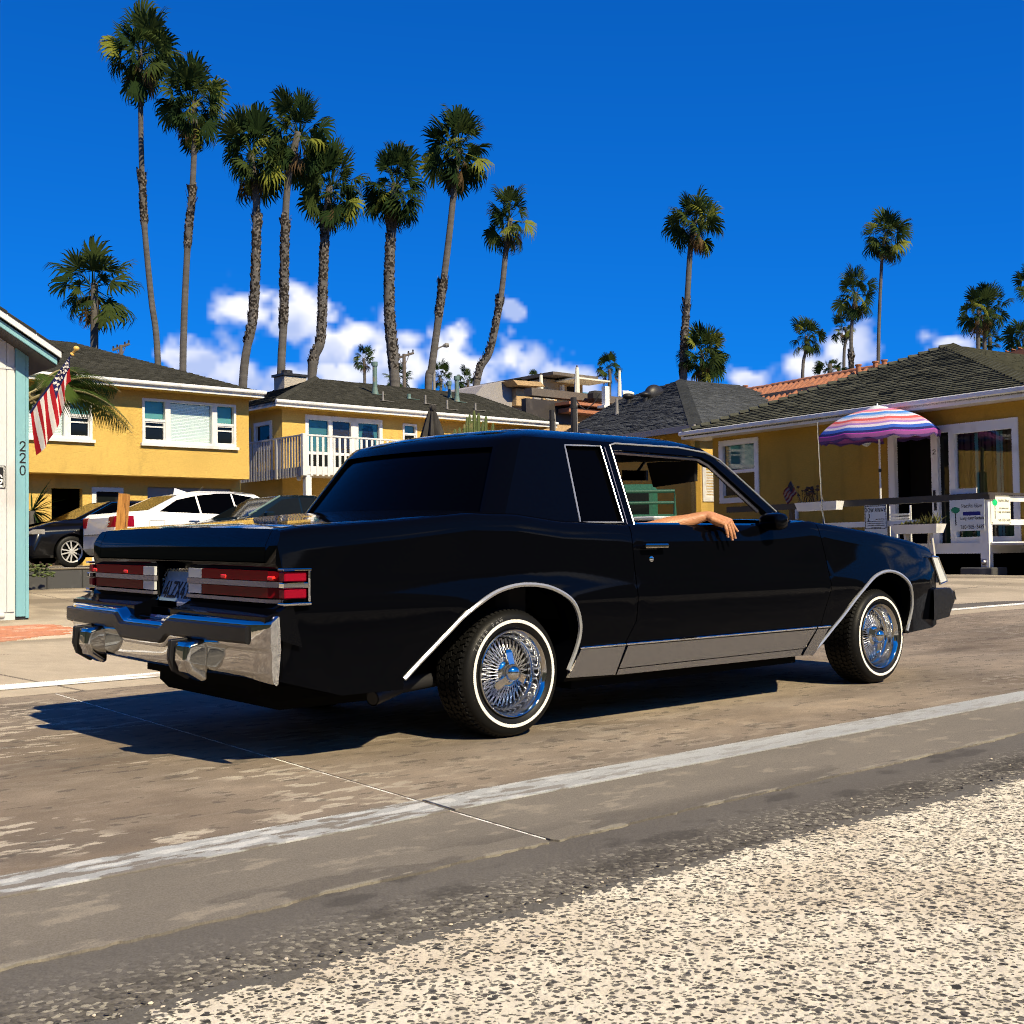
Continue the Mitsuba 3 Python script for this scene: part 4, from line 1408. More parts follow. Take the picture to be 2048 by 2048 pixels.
# house number 220 and the end of a sign
for k, (ch, py0, py1) in enumerate((('2', 882.5, 902.5), ('2', 906, 926), ('0', 931, 950.5))):
    s0, za = sw.sz(38, py1)
    s1_, zb_ = sw.sz(50, py0)
    m_ = meshkit.text_mesh(ch, zb_ - za, .008)
    m_.apply_scale(((s1_ - s0) / m_.extents[0], (zb_ - za) / m_.extents[1], 1))
    m_.apply_translation((s0 - m_.bounds[0, 0], za - m_.bounds[0, 1], .022))
    obj('house_number', moved(m_, sw.M), 'letter_black', shed)
sa, za = sw.sz(10.6, 977)
_, zb_ = sw.sz(10.6, 931.5)
pk = thing('parking_sign', 'black and white sign ending in the letter G on the white wall', 'sign')
obj('board', sw.box(sa - .62, sa, za, zb_, .002, .012), 'letter_black', pk)
obj('border', cat_([sw.box(sa - .605, sa - .016, za + .012, za + .020, .012, .014), sw.box(sa - .605, sa - .016, zb_ - .020, zb_ - .012, .012, .014), sw.box(sa - .024, sa - .016, za + .02, zb_ - .02, .012, .014), sw.box(sa - .605, sa - .04, za + .022, za + .04, .012, .0135)]), 'letter_white', pk)
m_ = meshkit.text_mesh('PARKING', .115, .003, bold=True)
m_.apply_scale((.53 / m_.extents[0], 1, 1))
m_.apply_translation((sa - .038 - m_.bounds[1, 0], za + .055, .012))
obj('lettering', moved(m_, sw.M), 'letter_white', pk)

# flag on its slanting staff
fl = thing('flag', 'striped red and white flag hanging from a staff on the white building', 'flag')
fy = SY - .10
A = np.array([on_y(60, 826, SY - .06)[0], SY - .06, on_y(60, 826, SY - .06)[2]])
B = on_y(151, 699, SY - .75)
obj('staff', tube([A, B], .011, 8), 'flag_blue', fl)
dS = (B - A) / np.linalg.norm(B - A)
obj('finial', cat_([ico(B + dS * .02, .030, 2, (1.25, 1, 1)), tube([B - dS * .09, B - dS * .075, B - dS * .06], [.014, .034, .014], 10), tube([B - dS * .055, B], .016, 10)]), 'gold', fl, smooth=True)


def flag_at(u, v):
    """u along the staff from its foot, v down the cloth"""
    S = A + (B - A) * (.02 + .84 * u)
    fold = .05 * math.sin(u * 19 + v * 2.5) * (v ** .6) + .035 * math.sin(u * 8 + 1.5)
    k_ = 1 - .50 * float(ss(.50, 1.0, u))
    # the cloth falls straight down from the staff and its free end gathers towards the foot
    return S + np.array([.12 * v * k_ + .015 * math.sin(u * 13) * v, fold - .02 + .10 * v, -.53 * v * k_ * (1 + .06 * math.sin(u * 7 + .5)) + .02 * math.sin(u * 15) * v])


NU, NV = 60, 40
G = np.array([[flag_at(u, v) for v in np.linspace(0, 1, NV + 1)] for u in np.linspace(0, 1, NU + 1)])
cells = {'flag_red': [], 'flag_white': [], 'flag_blue': []}
for i in range(NU):
    st = int((NU - 1 - i) / NU * 13)
    for j in range(NV):
        c_ = 'flag_red' if st % 2 == 0 else 'flag_white'
        if st < 6 and j / NV < .42:
            c_ = 'flag_blue'
        cells[c_].append((i, j))
vid = lambda i, j: i * (NV + 1) + j
for c_, cl in cells.items():
    F = []
    for i, j in cl:
        F.append((vid(i, j), vid(i + 1, j), vid(i + 1, j + 1), vid(i, j + 1)))
    m_ = tm(G.reshape(-1, 3), F)
    m_.remove_unreferenced_vertices()
    obj({'flag_red': 'red_stripes', 'flag_white': 'white_stripes', 'flag_blue': 'canton'}[c_], m_, c_, fl, smooth=True)
st_ = []
star = Polygon([(math.cos(a) * (1 if k % 2 == 0 else .40), math.sin(a) * (1 if k % 2 == 0 else .40)) for k, a in enumerate(np.arange(10) * math.pi / 5 + math.pi / 2)])
for k in range(9):
    for q in range(2):
        u, v = .58 + .045 * k, .06 + .17 * q + .05 * (k % 2)
        P, P2, P3 = flag_at(u, v), flag_at(u + .02, v), flag_at(u, v + .03)
        ex = (P2 - P) / np.linalg.norm(P2 - P)
        ey = P3 - P
        ey = ey - ex * (ey @ ex)
        ey /= np.linalg.norm(ey)
        nn = np.cross(ex, ey)
        if nn[1] > 0:
            nn = -nn
            ex = -ex
        st_.append(extr(star, .05, frame(P, ex * .024, ey * .024, nn * .11)))
for k in range(7):
    P = A + (B - A) * (.56 + .055 * k)
    st_.append(extr(star, .1, frame(P + np.array([.004 * (k % 2), -.0135, 0]), (.016, 0, 0), (0, 0, .016), (0, -.012, 0))))
obj('stars', cat_(st_), 'flag_white', fl, kind='stuff')

# ---------------------------------------------------------------- the yellow house at the left
LY = 27.0
lw = Wall((0, LY, 0), (1, 0, 0))
lh = thing('yellow_house', 'yellow two-storey house with overhanging upper floor behind the car park', 'house')
xr, zb_ = lw.sz(498.6, 957.5)
zb_ = (zb_ + lw.sz(230, 950.7)[1]) / 2
OV = .56
ew = Wall((0, LY - OV, 0), (1, 0, 0))
ze = (ew.sz(528, 791)[1] + ew.sz(300, 774)[1]) / 2
xe = ew.sz(528, 785)[0]
wx0, wx1 = lw.sz(283.6, 800)[0], lw.sz(471, 810)[0]
wz0, wz1 = lw.sz(379, 890)[1], lw.sz(379, 803)[1]
vx1 = lw.sz(184, 800)[0]
vx0 = vx1 - (wx1 - wx0)
vz0, vz1 = wz0, wz1
holes = [(wx0 + .02, wx1 - .02, wz0 + .02, wz1 - .02), (vx0 + .02, vx1 - .02, vz0 + .02, vz1 - .02)]
obj('wall', lw.slab([(-6, zb_), (xr, zb_), (xr, ze - .02), (-6, ze - .02)], holes, .2), 'yellow_stucco', lh)
obj('wall', cat_([bx(xr - .2, xr - .001, LY + .2, LY + 9, zb_ + .001, ze - .02), bx(-6, xr - .2, LY + .2, LY + 9, zb_ + .001, zb_ + .25)]), 'yellow_stucco', lh)
obj('room', bx(-6, xr - .25, LY + 2, LY + 2.2, zb_, ze), 'room_dark', lh)


def triple(W, par, s0, s1, z0, z1, flip=False):
    k = obj('window', cat_([W.ring(s0, s1, z0, z1, .07, -.1, .035)]), 'white_trim', par)
    L = s1 - s0
    a, b = s0 + L * .235, s0 + L * .735
    for q in (a, b):
        obj('mullion', W.box(q, q + L * .055, z0 + .07, z1 - .07, -.1, .030), 'white_trim', k)
    for (p0, p1) in ((s0 + .07, a), (b + L * .055, s1 - .07)):
        zm = z0 + (z1 - z0) * .50
        obj('sash', W.ring(p0, p1, z0 + .07, zm - .02, .035, -.06, -.012), 'white_trim', k)
        obj('sash_rail', W.box(p0, p1, zm - .02, zm + .05, -.05, .012), 'white_trim', k)
        obj('pane', W.box(p0 + .02, p1 - .02, zm + .05, z1 - .07, -.062, -.056), 'clear_glass', k)
        obj('pane', W.box(p0 + .035, p1 - .035, z0 + .10, zm - .05, -.074, -.068), 'window_glass_dark', k)
        obj('sash_rail', W.box(p0 + .02, p1 - .02, zm - .18, zm - .14, -.066, -.03), 'white_trim', k)
        obj('blind', W.box(p0, p1, zm + .02, z1 - .07, -.15, -.14), 'blind_teal', k)
    p0, p1 = a + L * .055, b
    obj('pane', W.box(p0, p1, z0 + .07, z1 - .07, -.062, -.056), 'clear_glass', k)
    n = 26
    h = (z1 - z0 - .16) / n
    obj('blind', cat_([moved(bx(p0 + .01, p1 - .01, z0 - W.O[2] + .08 + i * h, z0 - W.O[2] + .08 + i * h + h * .80, -.125, -.120), W.M) for i in range(n)]), 'blind_white', k, kind='stuff')
    obj('curtain', W.box(p0, p1, z0 + .07, z1 - .07, -.17, -.16), 'blind_teal', k)
    obj('sill', W.box(s0 - .05, s1 + .06, z0 - .085, z0 - .001, -.02, .10), 'white_trim', k)
    return k


triple(lw, lh, wx0, wx1, wz0, wz1)
triple(lw, lh, vx0, vx1, vz0, vz1)
# ground floor, set back
gw = Wall((0, LY + .62, 0), (1, 0, 0))
dx0, dz1 = gw.sz(103, 975.7)
dx1 = gw.sz(165, 975.7)[0]
wx2, wz2 = gw.sz(183, 974)
wx3 = gw.sz(246, 974)[0]
gx2, gz2 = gw.sz(295, 973)
gx3 = gx2 + 4.8
xg = gw.sz(481, 962)[0]
obj('wall', gw.slab([(-6, LOT - .1), (xg, LOT - .1), (xg, zb_ - .001), (-6, zb_ - .001)], [(dx0, dx1, LOT - .05, dz1), (wx2 + .05, wx3 - .05, LOT - .05, wz2 - .05), (gx2, min(gx3, xg - .3), LOT - .05, gz2)], .2), 'yellow_stucco', lh)
obj('wall', bx(xg - .2, xg - .002, LY + .85, LY + 9, LOT, zb_ - .001), 'yellow_stucco', lh)
room(lh, gw, dx0, dx1, LOT + .2, dz1 - .1, 1.6)
dk_ = obj('door', gw.ring(wx2, wx3, LOT, wz2, .12, -.1, .03, wb=.02), 'white_trim', lh)
obj('leaf', gw.box(wx2 + .12, wx3 - .12, LOT, wz2 - .12, -.09, -.06), 'interior_dark', dk_)
obj('pane', gw.box(wx2 + .2, wx3 - .2, wz2 - 1.2, wz2 - .2, -.06, -.052), 'window_glass_dark', dk_)
obj('notice', gw.box(wx2 + .36, wx3 - .30, wz2 - .85, wz2 - .48, -.05, -.046), 'paper', dk_)
gd = obj('garage_door', gw.box(gx2, min(gx3, xg - .3), LOT, gz2, -.15, -.10), 'grey_door', lh)
obj('panel', gw.box(gx2 + .25, gx2 + 1.6, gz2 - .55, gz2 - .2, -.10, -.085), 'grey_door', gd)
obj('panel', gw.box(gx2 + 1.9, gx2 + 3.25, gz2 - .55, gz2 - .2, -.10, -.085), 'grey_door', gd)
# roof
R1 = on_y(150, 686, LY + 5.2)
R0 = np.array([-9.0, LY + 5.2, R1[2]])
E0, E1 = np.array([-9.0, LY - OV, ze + .10]), np.array([xe, LY - OV, ze + .10])
E2 = np.array([xe, LY + 10.9, ze + .10])
E3 = np.array([-9, LY + 10.9, ze + .1])
rf = obj('roof', cat_([roof_solid([E0, E1, R1, R0]), roof_solid([E1, E2, R1]), roof_solid([E2, E3, R0, R1])]), 'roof_shingle', lh)
shingles(rf, [E0, E1, R1, R0], (1, 0, 0), 'roof_shingle', .20, .02, .34, seed=2)
obj('gutter', cat_([tube([(-9, LY - OV - .05, ze + .085), (xe + .03, LY - OV - .05, ze + .085)], .062, 10), bx(-9, xe + .02, LY - OV - .105, LY - OV + .01, ze + .06, ze + .105)]), 'white_trim', lh)
obj('fascia', bx(-9, xe, LY - OV - .01, LY - OV + .05, ze - .06, ze + .08), 'white_trim', lh)
obj('fascia', bx(xe - .06, xe, LY - OV + .051, LY + 10.9, ze - .06, ze + .06), 'white_trim', lh)
obj('soffit', bx(-9, xe - .07, LY - OV + .051, LY + 9, ze - .061, ze - .03), 'yellow_stucco_shaded', lh)

# ---------------------------------------------------------------- the middle house with the balcony
MY = 31.0
mw = Wall((0, MY, 0), (1, 0, 0))
mh = thing('yellow_balcony_house', 'yellow house with white upstairs balcony and dark shingled roof', 'house')
xl = mw.sz(563.9, 816)[0]
OM = .54
ew2 = Wall((0, MY - OM, 0), (1, 0, 0))
pts = [(551.4, 800.7), (665, 811), (779.7, 821), (930, 833), (1079.7, 845)]
zs_ = [ew2.sz(*q)[1] for q in pts]
ze2 = float(np.mean(zs_[:4]))
xe2, xe3 = ew2.sz(551.4, 800)[0], ew2.sz(1092, 846)[0]
Z_floor = mw.sz(640, 953)[1]
sx0, sz1 = mw.sz(609.7, 828.7)
sx1 = mw.sz(764, 838.8)[0]
qx0, qz1 = mw.sz(804.8, 846.7)
qx1, qz0 = mw.sz(833.6, 889)
ux0, uz1 = mw.sz(957, 856)
ux1 = mw.sz(968, 857)[0]
tx0, tz1 = mw.sz(1007.5, 858.4)
tx1 = mw.sz(1065, 863)[0]
fl_z = Z_floor + .12
obj('wall', mw.slab([(xl, LOT - .2), (xe3 - .5, LOT - .2), (xe3 - .5, ze2 - .12), (xl, ze2 - .12)],
                    [(sx0 + .05, sx1 - .05, fl_z, sz1 - .05), (qx0 + .03, qx1 - .03, qz0 + .03, qz1 - .03), (ux0, ux1, uz1 - 1.2, uz1), (tx0 + .03, tx1 - .03, tz1 - 1.2, tz1 - .03)], .2), 'yellow_stucco', mh)
mlw = Wall((xl, MY + 8, 0), (0, -1, 0))
obj('wall', mlw.slab([(0, LOT - .2), (8 - .201, LOT - .2), (8 - .201, ze2 - .12), (0, ze2 - .12)], [(8 - 1.75, 8 - .75, fl_z + .9, ze2 - .6)], .2), 'yellow_stucco', mh)
win(mh, mlw, 8 - 1.85, 8 - .65, fl_z + .8, ze2 - .5, 'dark', .13, .04)
obj('side_door', mlw.ring(8 - 3.2, 8 - 2.1, fl_z, ze2 - .62, .1, -.02, .02), 'grey_door', mh)
# sliding door and the side light under one white frame
sd = obj('sliding_door', mw.ring(sx0, sx1, fl_z, sz1, .13, -.1, .03, wb=.06, wt=.16), 'white_trim', mh)
m1a, m1b = mw.sz(657, 840)[0], mw.sz(665, 840)[0]
m2a, m2b = mw.sz(701.5, 840)[0], mw.sz(716, 840)[0]
obj('mullion', mw.box(m1a, m1b, fl_z + .06, sz1 - .16, -.1, .0), 'white_trim', sd)
obj('mullion', mw.box(m2a, m2b, fl_z + .06, sz1 - .16, -.1, .02), 'white_trim', sd)
zr = mw.sz(690, 909)[1]
for a, b, m_ in ((sx0 + .13, m1a, 'curtain_teal'), (m1b, m2a, 'room_brown'), (m2b, sx1 - .13, 'curtain_teal')):
    obj('rail', mw.box(a, b, zr - .05, zr + .05, -.07, -.01), 'white_trim', sd)
    obj('pane', mw.box(a, b, fl_z + .06, zr - .051, -.055, -.049), 'window_glass_dark', sd)
    obj('pane', mw.box(a, b, zr + .051, sz1 - .161, -.055, -.049), 'clear_glass', sd)
    obj('curtain', mw.box(a, b, zr, sz1 - .16, -.15, -.14), m_, sd)
a, b = m2b, sx1 - .13
obj('curtain_fold', extr([(a + .10, zr), (b - .02, zr), (b - .22, sz1 - .22), (a + .32, sz1 - .22)], .01, mw.M, -.135), 'room_dark', sd)
win(mh, mw, qx0, qx1, qz0, qz1, 'teal', .07, .03, rail=True, back='curtain_teal')
win(mh, mw, ux0 - .05, ux1 + .05, uz1 - 1.2, uz1 + .05, 'teal', .06, .03, rail=True, back='curtain_teal')
win(mh, mw, tx0, tx1, tz1 - 1.25, tz1, 'dark', .09, .03)
obj('room', bx(xl + .3, xe3 - .6, MY + 1.5, MY + 1.6, LOT, ze2 - .2), 'room_dark', mh)
room(mh, mlw, 8 - 1.75, 8 - .75, fl_z + .9, ze2 - .6, .9)
mR0 = on_y(630.6, 758, MY + 4.6)
mR1 = on_y(949, 788.5, MY + 4.6)
mR1[2] = mR0[2] = (mR0[2] + mR1[2]) / 2
mE0, mE1 = np.array([xe2, MY - OM, ze2 + .02]), np.array([xe3 + .6, MY - OM, ze2 + .02])
mE2, mE3 = np.array([xe3 + .6, MY + 9.7, ze2 + .02]), np.array([xe2, MY + 9.7, ze2 + .02])
rf = obj('roof', cat_([roof_solid([mE0, mE1, mR1, mR0]), roof_solid([mE0, mR0, mE3]), roof_solid([mE1, mE2, mR1]), roof_solid([mE2, mE3, mR0, mR1])]), 'roof_shingle', mh)
shingles(rf, [mE0, mE1, mR1, mR0], (1, 0, 0), 'roof_shingle', .20, .02, .34, seed=3)
shingles(rf, [mE3, mE0, mR0], (0, -1, 0), 'roof_shingle', .20, .02, .34, seed=4)
hip_caps(rf, mE0 + (0, 0, .04), mR0 + (0, 0, .06), 'roof_shingle', .3, .3)
obj('gutter', cat_([tube([(xe2 - .02, MY - OM - .05, ze2 + .0), (xe3 + .6, MY - OM - .05, ze2 + .0)], .065, 10), bx(xe2 - .02, xe3 + .6, MY - OM - .11, MY - OM + .01, ze2 - .03, ze2 + .02)]), 'white_trim', mh)
obj('fascia', bx(xe2, xe3 + .6, MY - OM - .01, MY - OM + .05, ze2 - .16, ze2 - .02), 'white_trim', mh)
obj('fascia', bx(xe2, xe2 + .06, MY - OM + .051, MY + 9.6, ze2 - .16, ze2 - .02), 'grey_board', mh)
obj('soffit', bx(xe2 + .07, xe3 + .5, MY - OM + .051, MY + 8, ze2 - .161, ze2 - .13), 'yellow_stucco_shaded', mh)
slope_n = np.cross(mE1 - mE0, mR0 - mE0)
for px, py, r, top, fl_, cap in ((750, 788, .085, 732, True, True), (766, 801, .035, 783, True, False), (818, 797, .075, 788, True, False), (851, 807, .035, 790, True, False), (899, 796, .07, 770, True, True), (914, 803, .085, 760, True, True), (894.5, 818, .035, 800, True, False), (951, 820, .035, 806, True, False)):
    P = on_plane(px, py, mE0, slope_n)
    dep = (P - CAM) @ FWD
    h = (py - top) * dep / FPX
    vent(rf, P, r, h, fl_, cap, m_='vent_metal' if r > .05 else 'vent_grey')
P = at(583, 772, 47)
ch_ = obj('chimney', rbx(P[0] - .55, P[0] + .45, P[1] - .4, P[1] + .4, 4, at(583, 755, 47)[2], .02), 'grey_stucco', mh)
zc = at(583, 755, 47)[2]
obj('chimney_cap', cat_([bx(P[0] - .62, P[0] + .52, P[1] - .47, P[1] + .47, zc, zc + .09), tube([(P[0] - .2, P[1], zc), (P[0] - .2, P[1], zc + .25)], .22, 12)]), 'dark_metal', ch_)
# balcony
BY = 29.1
bwf = Wall((0, BY, 0), (1, 0, 0))
bx0 = bwf.sz(607, 880)[0]
zt_ = bwf.sz(690, 873)[1]
zl = bwf.sz(640, 951)[1]
bx1 = bwf.sz(1010, 890)[0]
bal = obj('balcony', bx(bx0 + .1, bx1, BY + .06, MY - .001, zl + .06, zl + .26), 'white_board', mh)
obj('top_rail', bwf.box(bx0 - .04, bx1, zt_ - .05, zt_, -.06, .05), 'fence_white', bal)
obj('beam', bwf.box(bx0 - .02, bx1, zl + .03, zl + .30, -.05, -.002), 'fence_white', bal)
post_ = obj('corner_post', rbx(bx0 - .05, bx0 + .12, BY - .045, BY + .11, zl - .02, zt_ + .02, .01), 'fence_white', bal)
BAL = mikit.ply(rbx(-.045, .045, -.020, .0, zl - .02, zt_ - .051, .004), 'fence_white')
n = int((bx1 - bx0 - .2) / .215)
for i in range(n):
    obj('baluster', BAL, None, bal, tw=T().translate([bx0 + .30 + i * .215, BY - .003, 0]))
# left side of the balcony runs back to the house
y_end = LY + 6.5
xs_ = bx0
obj('top_rail', bx(xs_ - .04, xs_ + .05, BY + .11, y_end, zt_ - .05, zt_), 'grey_board', bal)  # side rails in a greyer board than the white front
obj('beam', bx(xs_ + .002, xs_ + .05, BY + .12, y_end, zl + .0, zl + .28), 'grey_board', bal)
obj('side_post', bx(xs_ - .05, xs_ + .07, BY + 1.62, BY + 1.75, zl - .05, zt_ - .05), 'grey_board', bal)
BAL2 = mikit.ply(rbx(-.022, .0, -.05, .05, zl - .05, zt_ - .051, .004), 'grey_board')
for i in range(int((y_end - BY - .3) / .175)):
    y_ = BY + .24 + i * .175
    if abs(y_ - BY - 1.685) > .13:
        obj('baluster', BAL2, None, bal, tw=T().translate([xs_ - .003, y_, 0]))
obj('deck', bx(bx0 + .06, xl - .001, BY + .12, y_end, zl + .08, zl + .2), 'rail_brown', bal)
px_ = bwf.sz(618, 970)[0]
obj('column', rbx(px_ - .10, px_ + .12, BY + .02, BY + .22, LOT, zl + .03, .01), 'white_trim', bal)
fx_ = on_y(602, 960, BY + .5)
fk = obj('floodlight', cat_([tube([fx_ + (0, 0, .25), fx_ + (0, 0, .12)], .03, 8), ico(fx_ + (-.10, -.05, .05), .085, 2), ico(fx_ + (.13, -.05, .0), .085, 2)]), 'white_trim', mh, smooth=True)
obj('bulb', ico(fx_ + (.13, -.10, -.01), .065, 2), 'bulb_warm', fk, smooth=True)

# ---------------------------------------------------------------- right: deck, fence, house
ANG = math.radians(83)
EY = np.array([math.cos(ANG), math.sin(ANG), 0.0])
EX = np.array([math.sin(ANG), -math.cos(ANG), 0.0])
RO = at(1975, 1000, 23.5)
RO[2] = gz(RO[0], RO[1])
fW = Wall(RO, -EY)              # long side, looking at the street's far end
rW = Wall(RO, EX)               # short side, facing the street
hW = Wall(RO + EX * 2.0, -EY)   # the house wall behind the deck
zrail = fW.sz(1970, 985)[1]
zrail_b = fW.sz(1970, 999)[1]
zbeam = fW.sz(1950, 1085.5)[1]
zbeam_b = fW.sz(1950, 1107)[1]
zlow = fW.sz(1700, 1049)[1]
sl_ = fW.sz(1545, 1010)[0] - 1.5
dk = thing('wooden_deck', 'raised deck with white beams and dark top rail before the right house', 'deck')
obj('floor', cat_([moved(bx(sl_, 3.5, zbeam - .05 - RO[2], zbeam - .012 - RO[2], -2.0, -.04), fW.M)]), 'grey_board', dk)
obj('beam', fW.box(sl_, -.10, zbeam_b, zbeam, -.05, -.002), 'fence_white', dk)
obj('beam', rW.box(.09, 4.2, zbeam_b, zbeam - .03, -.05, -.002), 'fence_white', dk)
obj('beam', rW.box(.06, 4.2, zbeam - .026, zbeam + .012, -.10, .03), 'fence_white', dk)
obj('top_rail', fW.box(sl_, .06, zrail_b, zrail - .003, -.16, .022), 'rail_brown', dk)
obj('top_rail', rW.box(-.06, 4.2, zrail - .045, zrail, -.10, .06), 'rail_brown', dk)
obj('low_rail', fW.box(sl_, -1.6, zlow - .065, zlow + .05, -.03, .0), 'fence_white', dk)
za_, zb2 = rW.sz(2010, 1000)[1], rW.sz(2010, 989.5)[1]
obj('rail', rW.box(.08, 4.2, za_ - .03, zb2 - .02, -.05, -.004), 'fence_white', dk)
za_, zb2 = rW.sz(2020, 1050)[1], rW.sz(2020, 1038.6)[1]
obj('rail', rW.box(.08, 4.2, za_, zb2, -.05, -.004), 'fence_white', dk)
obj('post', moved(rbx(-.19, .0, .155, zrail_b - RO[2], -.14, -.001, .008), fW.M), 'fence_white', dk)
obj('post', rW.box(.0, .085, RO[2] + .155, zrail - .046, -.10, .004), 'fence_white', dk)
obj('post', rW.box(2.4, 2.5, RO[2], zrail - .046, -.10, -.006), 'fence_white', dk)
for s in (-2.55, -5.2, -7.9):
    obj('post', fW.box(s, s + .1, RO[2], zrail_b, -.14, -.051), 'rail_brown', dk)
obj('bracket', cat_([fW.box(-.155, -.06, RO[2] + .17, RO[2] + .36, .0, .02), moved(ico((-.10, .30, .03), .055, 2), fW.M)]), 'dull_trim', dk)
b0, b1 = fW.sz(1930, 1145)[0], fW.sz(1967, 1150)[0]
obj('footing', moved(rbx(b0, .17, -.03, .20, -.34, .16, .02), fW.M), 'dark_block', dk)
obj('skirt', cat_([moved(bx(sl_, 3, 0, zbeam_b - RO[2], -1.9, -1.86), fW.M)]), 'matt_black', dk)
# rolled kerb in front of it
struct('kerb', moved(tube([(-9, -.04, .62), (-2, -.04, .60), (.0, -.03, .52), (.5, -.05, .12), (5, -.05, -.35)], .10, 12), fW.M), 'apron_concrete', smooth=True)

# the two signs with a palm on them
def palm_mark(W, s, z, w, h, d, gmat, k):
    pts = []
    r = random.Random(5)
    for i in range(22):
        a = 2 * math.pi * i / 22
        rr = .5 * (1 if i % 2 == 0 else .66 + .2 * r.random())
        pts.append((s + w * rr * math.cos(a), z + h * (.80 + .36 * rr * math.sin(a))))
    obj('palm_mark', moved(extr([(a, b - W.O[2]) for a, b in pts], .003), W.M @ frame((0, 0, d), (1, 0, 0), (0, 1, 0))), gmat, k)
    obj('palm_mark', moved(extr([(s - w * .05, z - W.O[2]), (s + w * .07, z - W.O[2]), (s + w * .045, z + h * .75 - W.O[2]), (s - w * .03, z + h * .75 - W.O[2])], .0025), W.M @ frame((0, 0, d), (1, 0, 0), (0, 1, 0))), 'letter_black', k)


def words(W, k, txt, s0, s1, z0, z1, d, mat_='letter_black', bold=False):
    m_ = meshkit.text_mesh(txt, z1 - z0, .003, bold=bold)
    m_.apply_scale(((s1 - s0) / m_.extents[0], 1, 1))
    m_.apply_translation((s0 - m_.bounds[0, 0], z0 - W.O[2], d))
    obj('lettering', moved(m_, W.M), mat_, k)


sg = thing('rental_sign', 'large grey rental sign with dark green palm under the deck rail', 'sign')
a, zt2 = fW.sz(1901, 1001)
b, zb2 = fW.sz(1972, 1061)
L, H = b - a, zt2 - zb2
obj('board', fW.box(a, b, zb2, zt2, .026, .036), 'sign_grey', sg)
palm_mark(fW, a + L * .17, zb2 + H * .18, L * .29, H * .62, .036, 'sign_green', sg)
words(fW, sg, 'Pacific Blue', a + L * .36, a + L * .93, zb2 + H * .74, zb2 + H * .86, .0365)
obj('blue_bar', fW.box(a + L * .39, a + L * .89, zb2 + H * .49, zb2 + H * .61, .036, .039), 'navy', sg)
words(fW, sg, 'Long-term Rentals', a + L * .31, a + L * .985, zb2 + H * .36, zb2 + H * .45, .0365, bold=True)
words(fW, sg, '760-505-3489', a + L * .31, a + L * .985, zb2 + H * .07, zb2 + H * .19, .0365, bold=True)
sg = thing('rental_sign', 'small cream rental sign with bright green palm on the sunlit corner post', 'sign')
a, zt2 = rW.sz(1979.5, 988)
b, zb2 = rW.sz(2020, 1048)
L, H = b - a, zt2 - zb2
obj('board', rW.box(a, b, zb2, zt2, .008, .018), 'sign_cream', sg)
palm_mark(rW, a + L * .20, zb2 + H * .17, L * .30, H * .68, .018, 'sign_green_bright', sg)
words(rW, sg, 'Pacific Blue', a + L * .38, a + L * .92, zb2 + H * .74, zb2 + H * .83, .0185)
words(rW, sg, 'Vacation and', a + L * .42, a + L * .88, zb2 + H * .50, zb2 + H * .56, .0185)
words(rW, sg, 'Long-term Rentals', a + L * .34, a + L * .97, zb2 + H * .37, zb2 + H * .44, .0185)
words(rW, sg, '760-505-3489', a + L * .34, a + L * .98, zb2 + H * .09, zb2 + H * .17, .0185)
obj('screws', cat_([moved(ico((a + L * u, zb2 + H * v - RO[2], .019), .012, 1), rW.M) for u in (.04, .96) for v in (.04, .96)]), 'letter_black', sg)
tw_ = thing('tow_away_sign', 'weathered white tow away sign hanging below the dark rail', 'sign')
a, zt2 = fW.sz(1731, 1011.5)
b, zb2 = fW.sz(1776.5, 1058)
L, H = b - a, zt2 - zb2
obj('board', fW.box(a, b, zb2 - H * .35, zt2, .030, .040), 'sign_grey', tw_)
obj('border', fW.ring(a + .01, b - .01, zb2 + .01, zt2 - .01, .016, .040, .0425), 'letter_black', tw_)
words(fW, tw_, 'TOW AWAY', a + L * .04, a + L * .96, zb2 + H * .72, zb2 + H * .88, .0405, bold=True)
for k, (w0, w1) in enumerate(((.50, .92), (.10, .90), (.12, .88), (.10, .90), (.30, .74))):
    obj('small_print', fW.box(a + L * w0, a + L * w1, zb2 + H * (.40 - .085 * k), zb2 + H * (.425 - .085 * k), .040, .0425), 'letter_black', tw_)
obj('drawing', cat_([moved(tube([(a + L * .2, zb2 + H * .66 - RO[2], .042), (a + L * .24, zb2 + H * .50 - RO[2], .042), (a + L * .15, zb2 + H * .42 - RO[2], .042), (a + L * .2, zb2 + H * .34 - RO[2], .042)], .012, 5), fW.M)]), 'letter_black', tw_)
# boxes, plants, chair
fb_ = thing('flower_box', 'white flower box on the dark rail with withered flowers', 'planter')
a, b = fW.sz(1606, 1010)[0], fW.sz(1690, 1010)[0]
z0, z1 = fW.sz(1650, 1021)[1], fW.sz(1650, 1004)[1]
obj('box', mani(hullm([fW.p(s, z, d) for s, z, d in [(a, z1, .02), (b, z1, .02), (a, z1, .28), (b, z1, .28), (a + .05, z0, .03), (b - .05, z0, .03), (a + .05, z0, .24), (b - .05, z0, .24)]])), 'fence_white', fb_)
obj('soil', fW.box(a + .03, b - .03, z1 + .001, z1 + .012, .05, .25), 'soil', fb_)
r = random.Random(3)
fl_, st2 = [], []
for k in range(22):
    s = a + (b - a) * (.03 + .50 * r.random())
    P = fW.p(s, z1, .14 + .08 * r.random())
    Q = P + np.array([r.uniform(-.06, .06), r.uniform(-.06, .06), r.uniform(.12, .36)])
    st2.append(tube([P, (P + Q) / 2 + (.01, .01, .02), Q], .006, 4))
    fl_.append(ico(Q, r.uniform(.025, .05), 1, (1, 1, .7)))
obj('flower', cat_(fl_), 'dead_flower', fb_, kind='stuff')
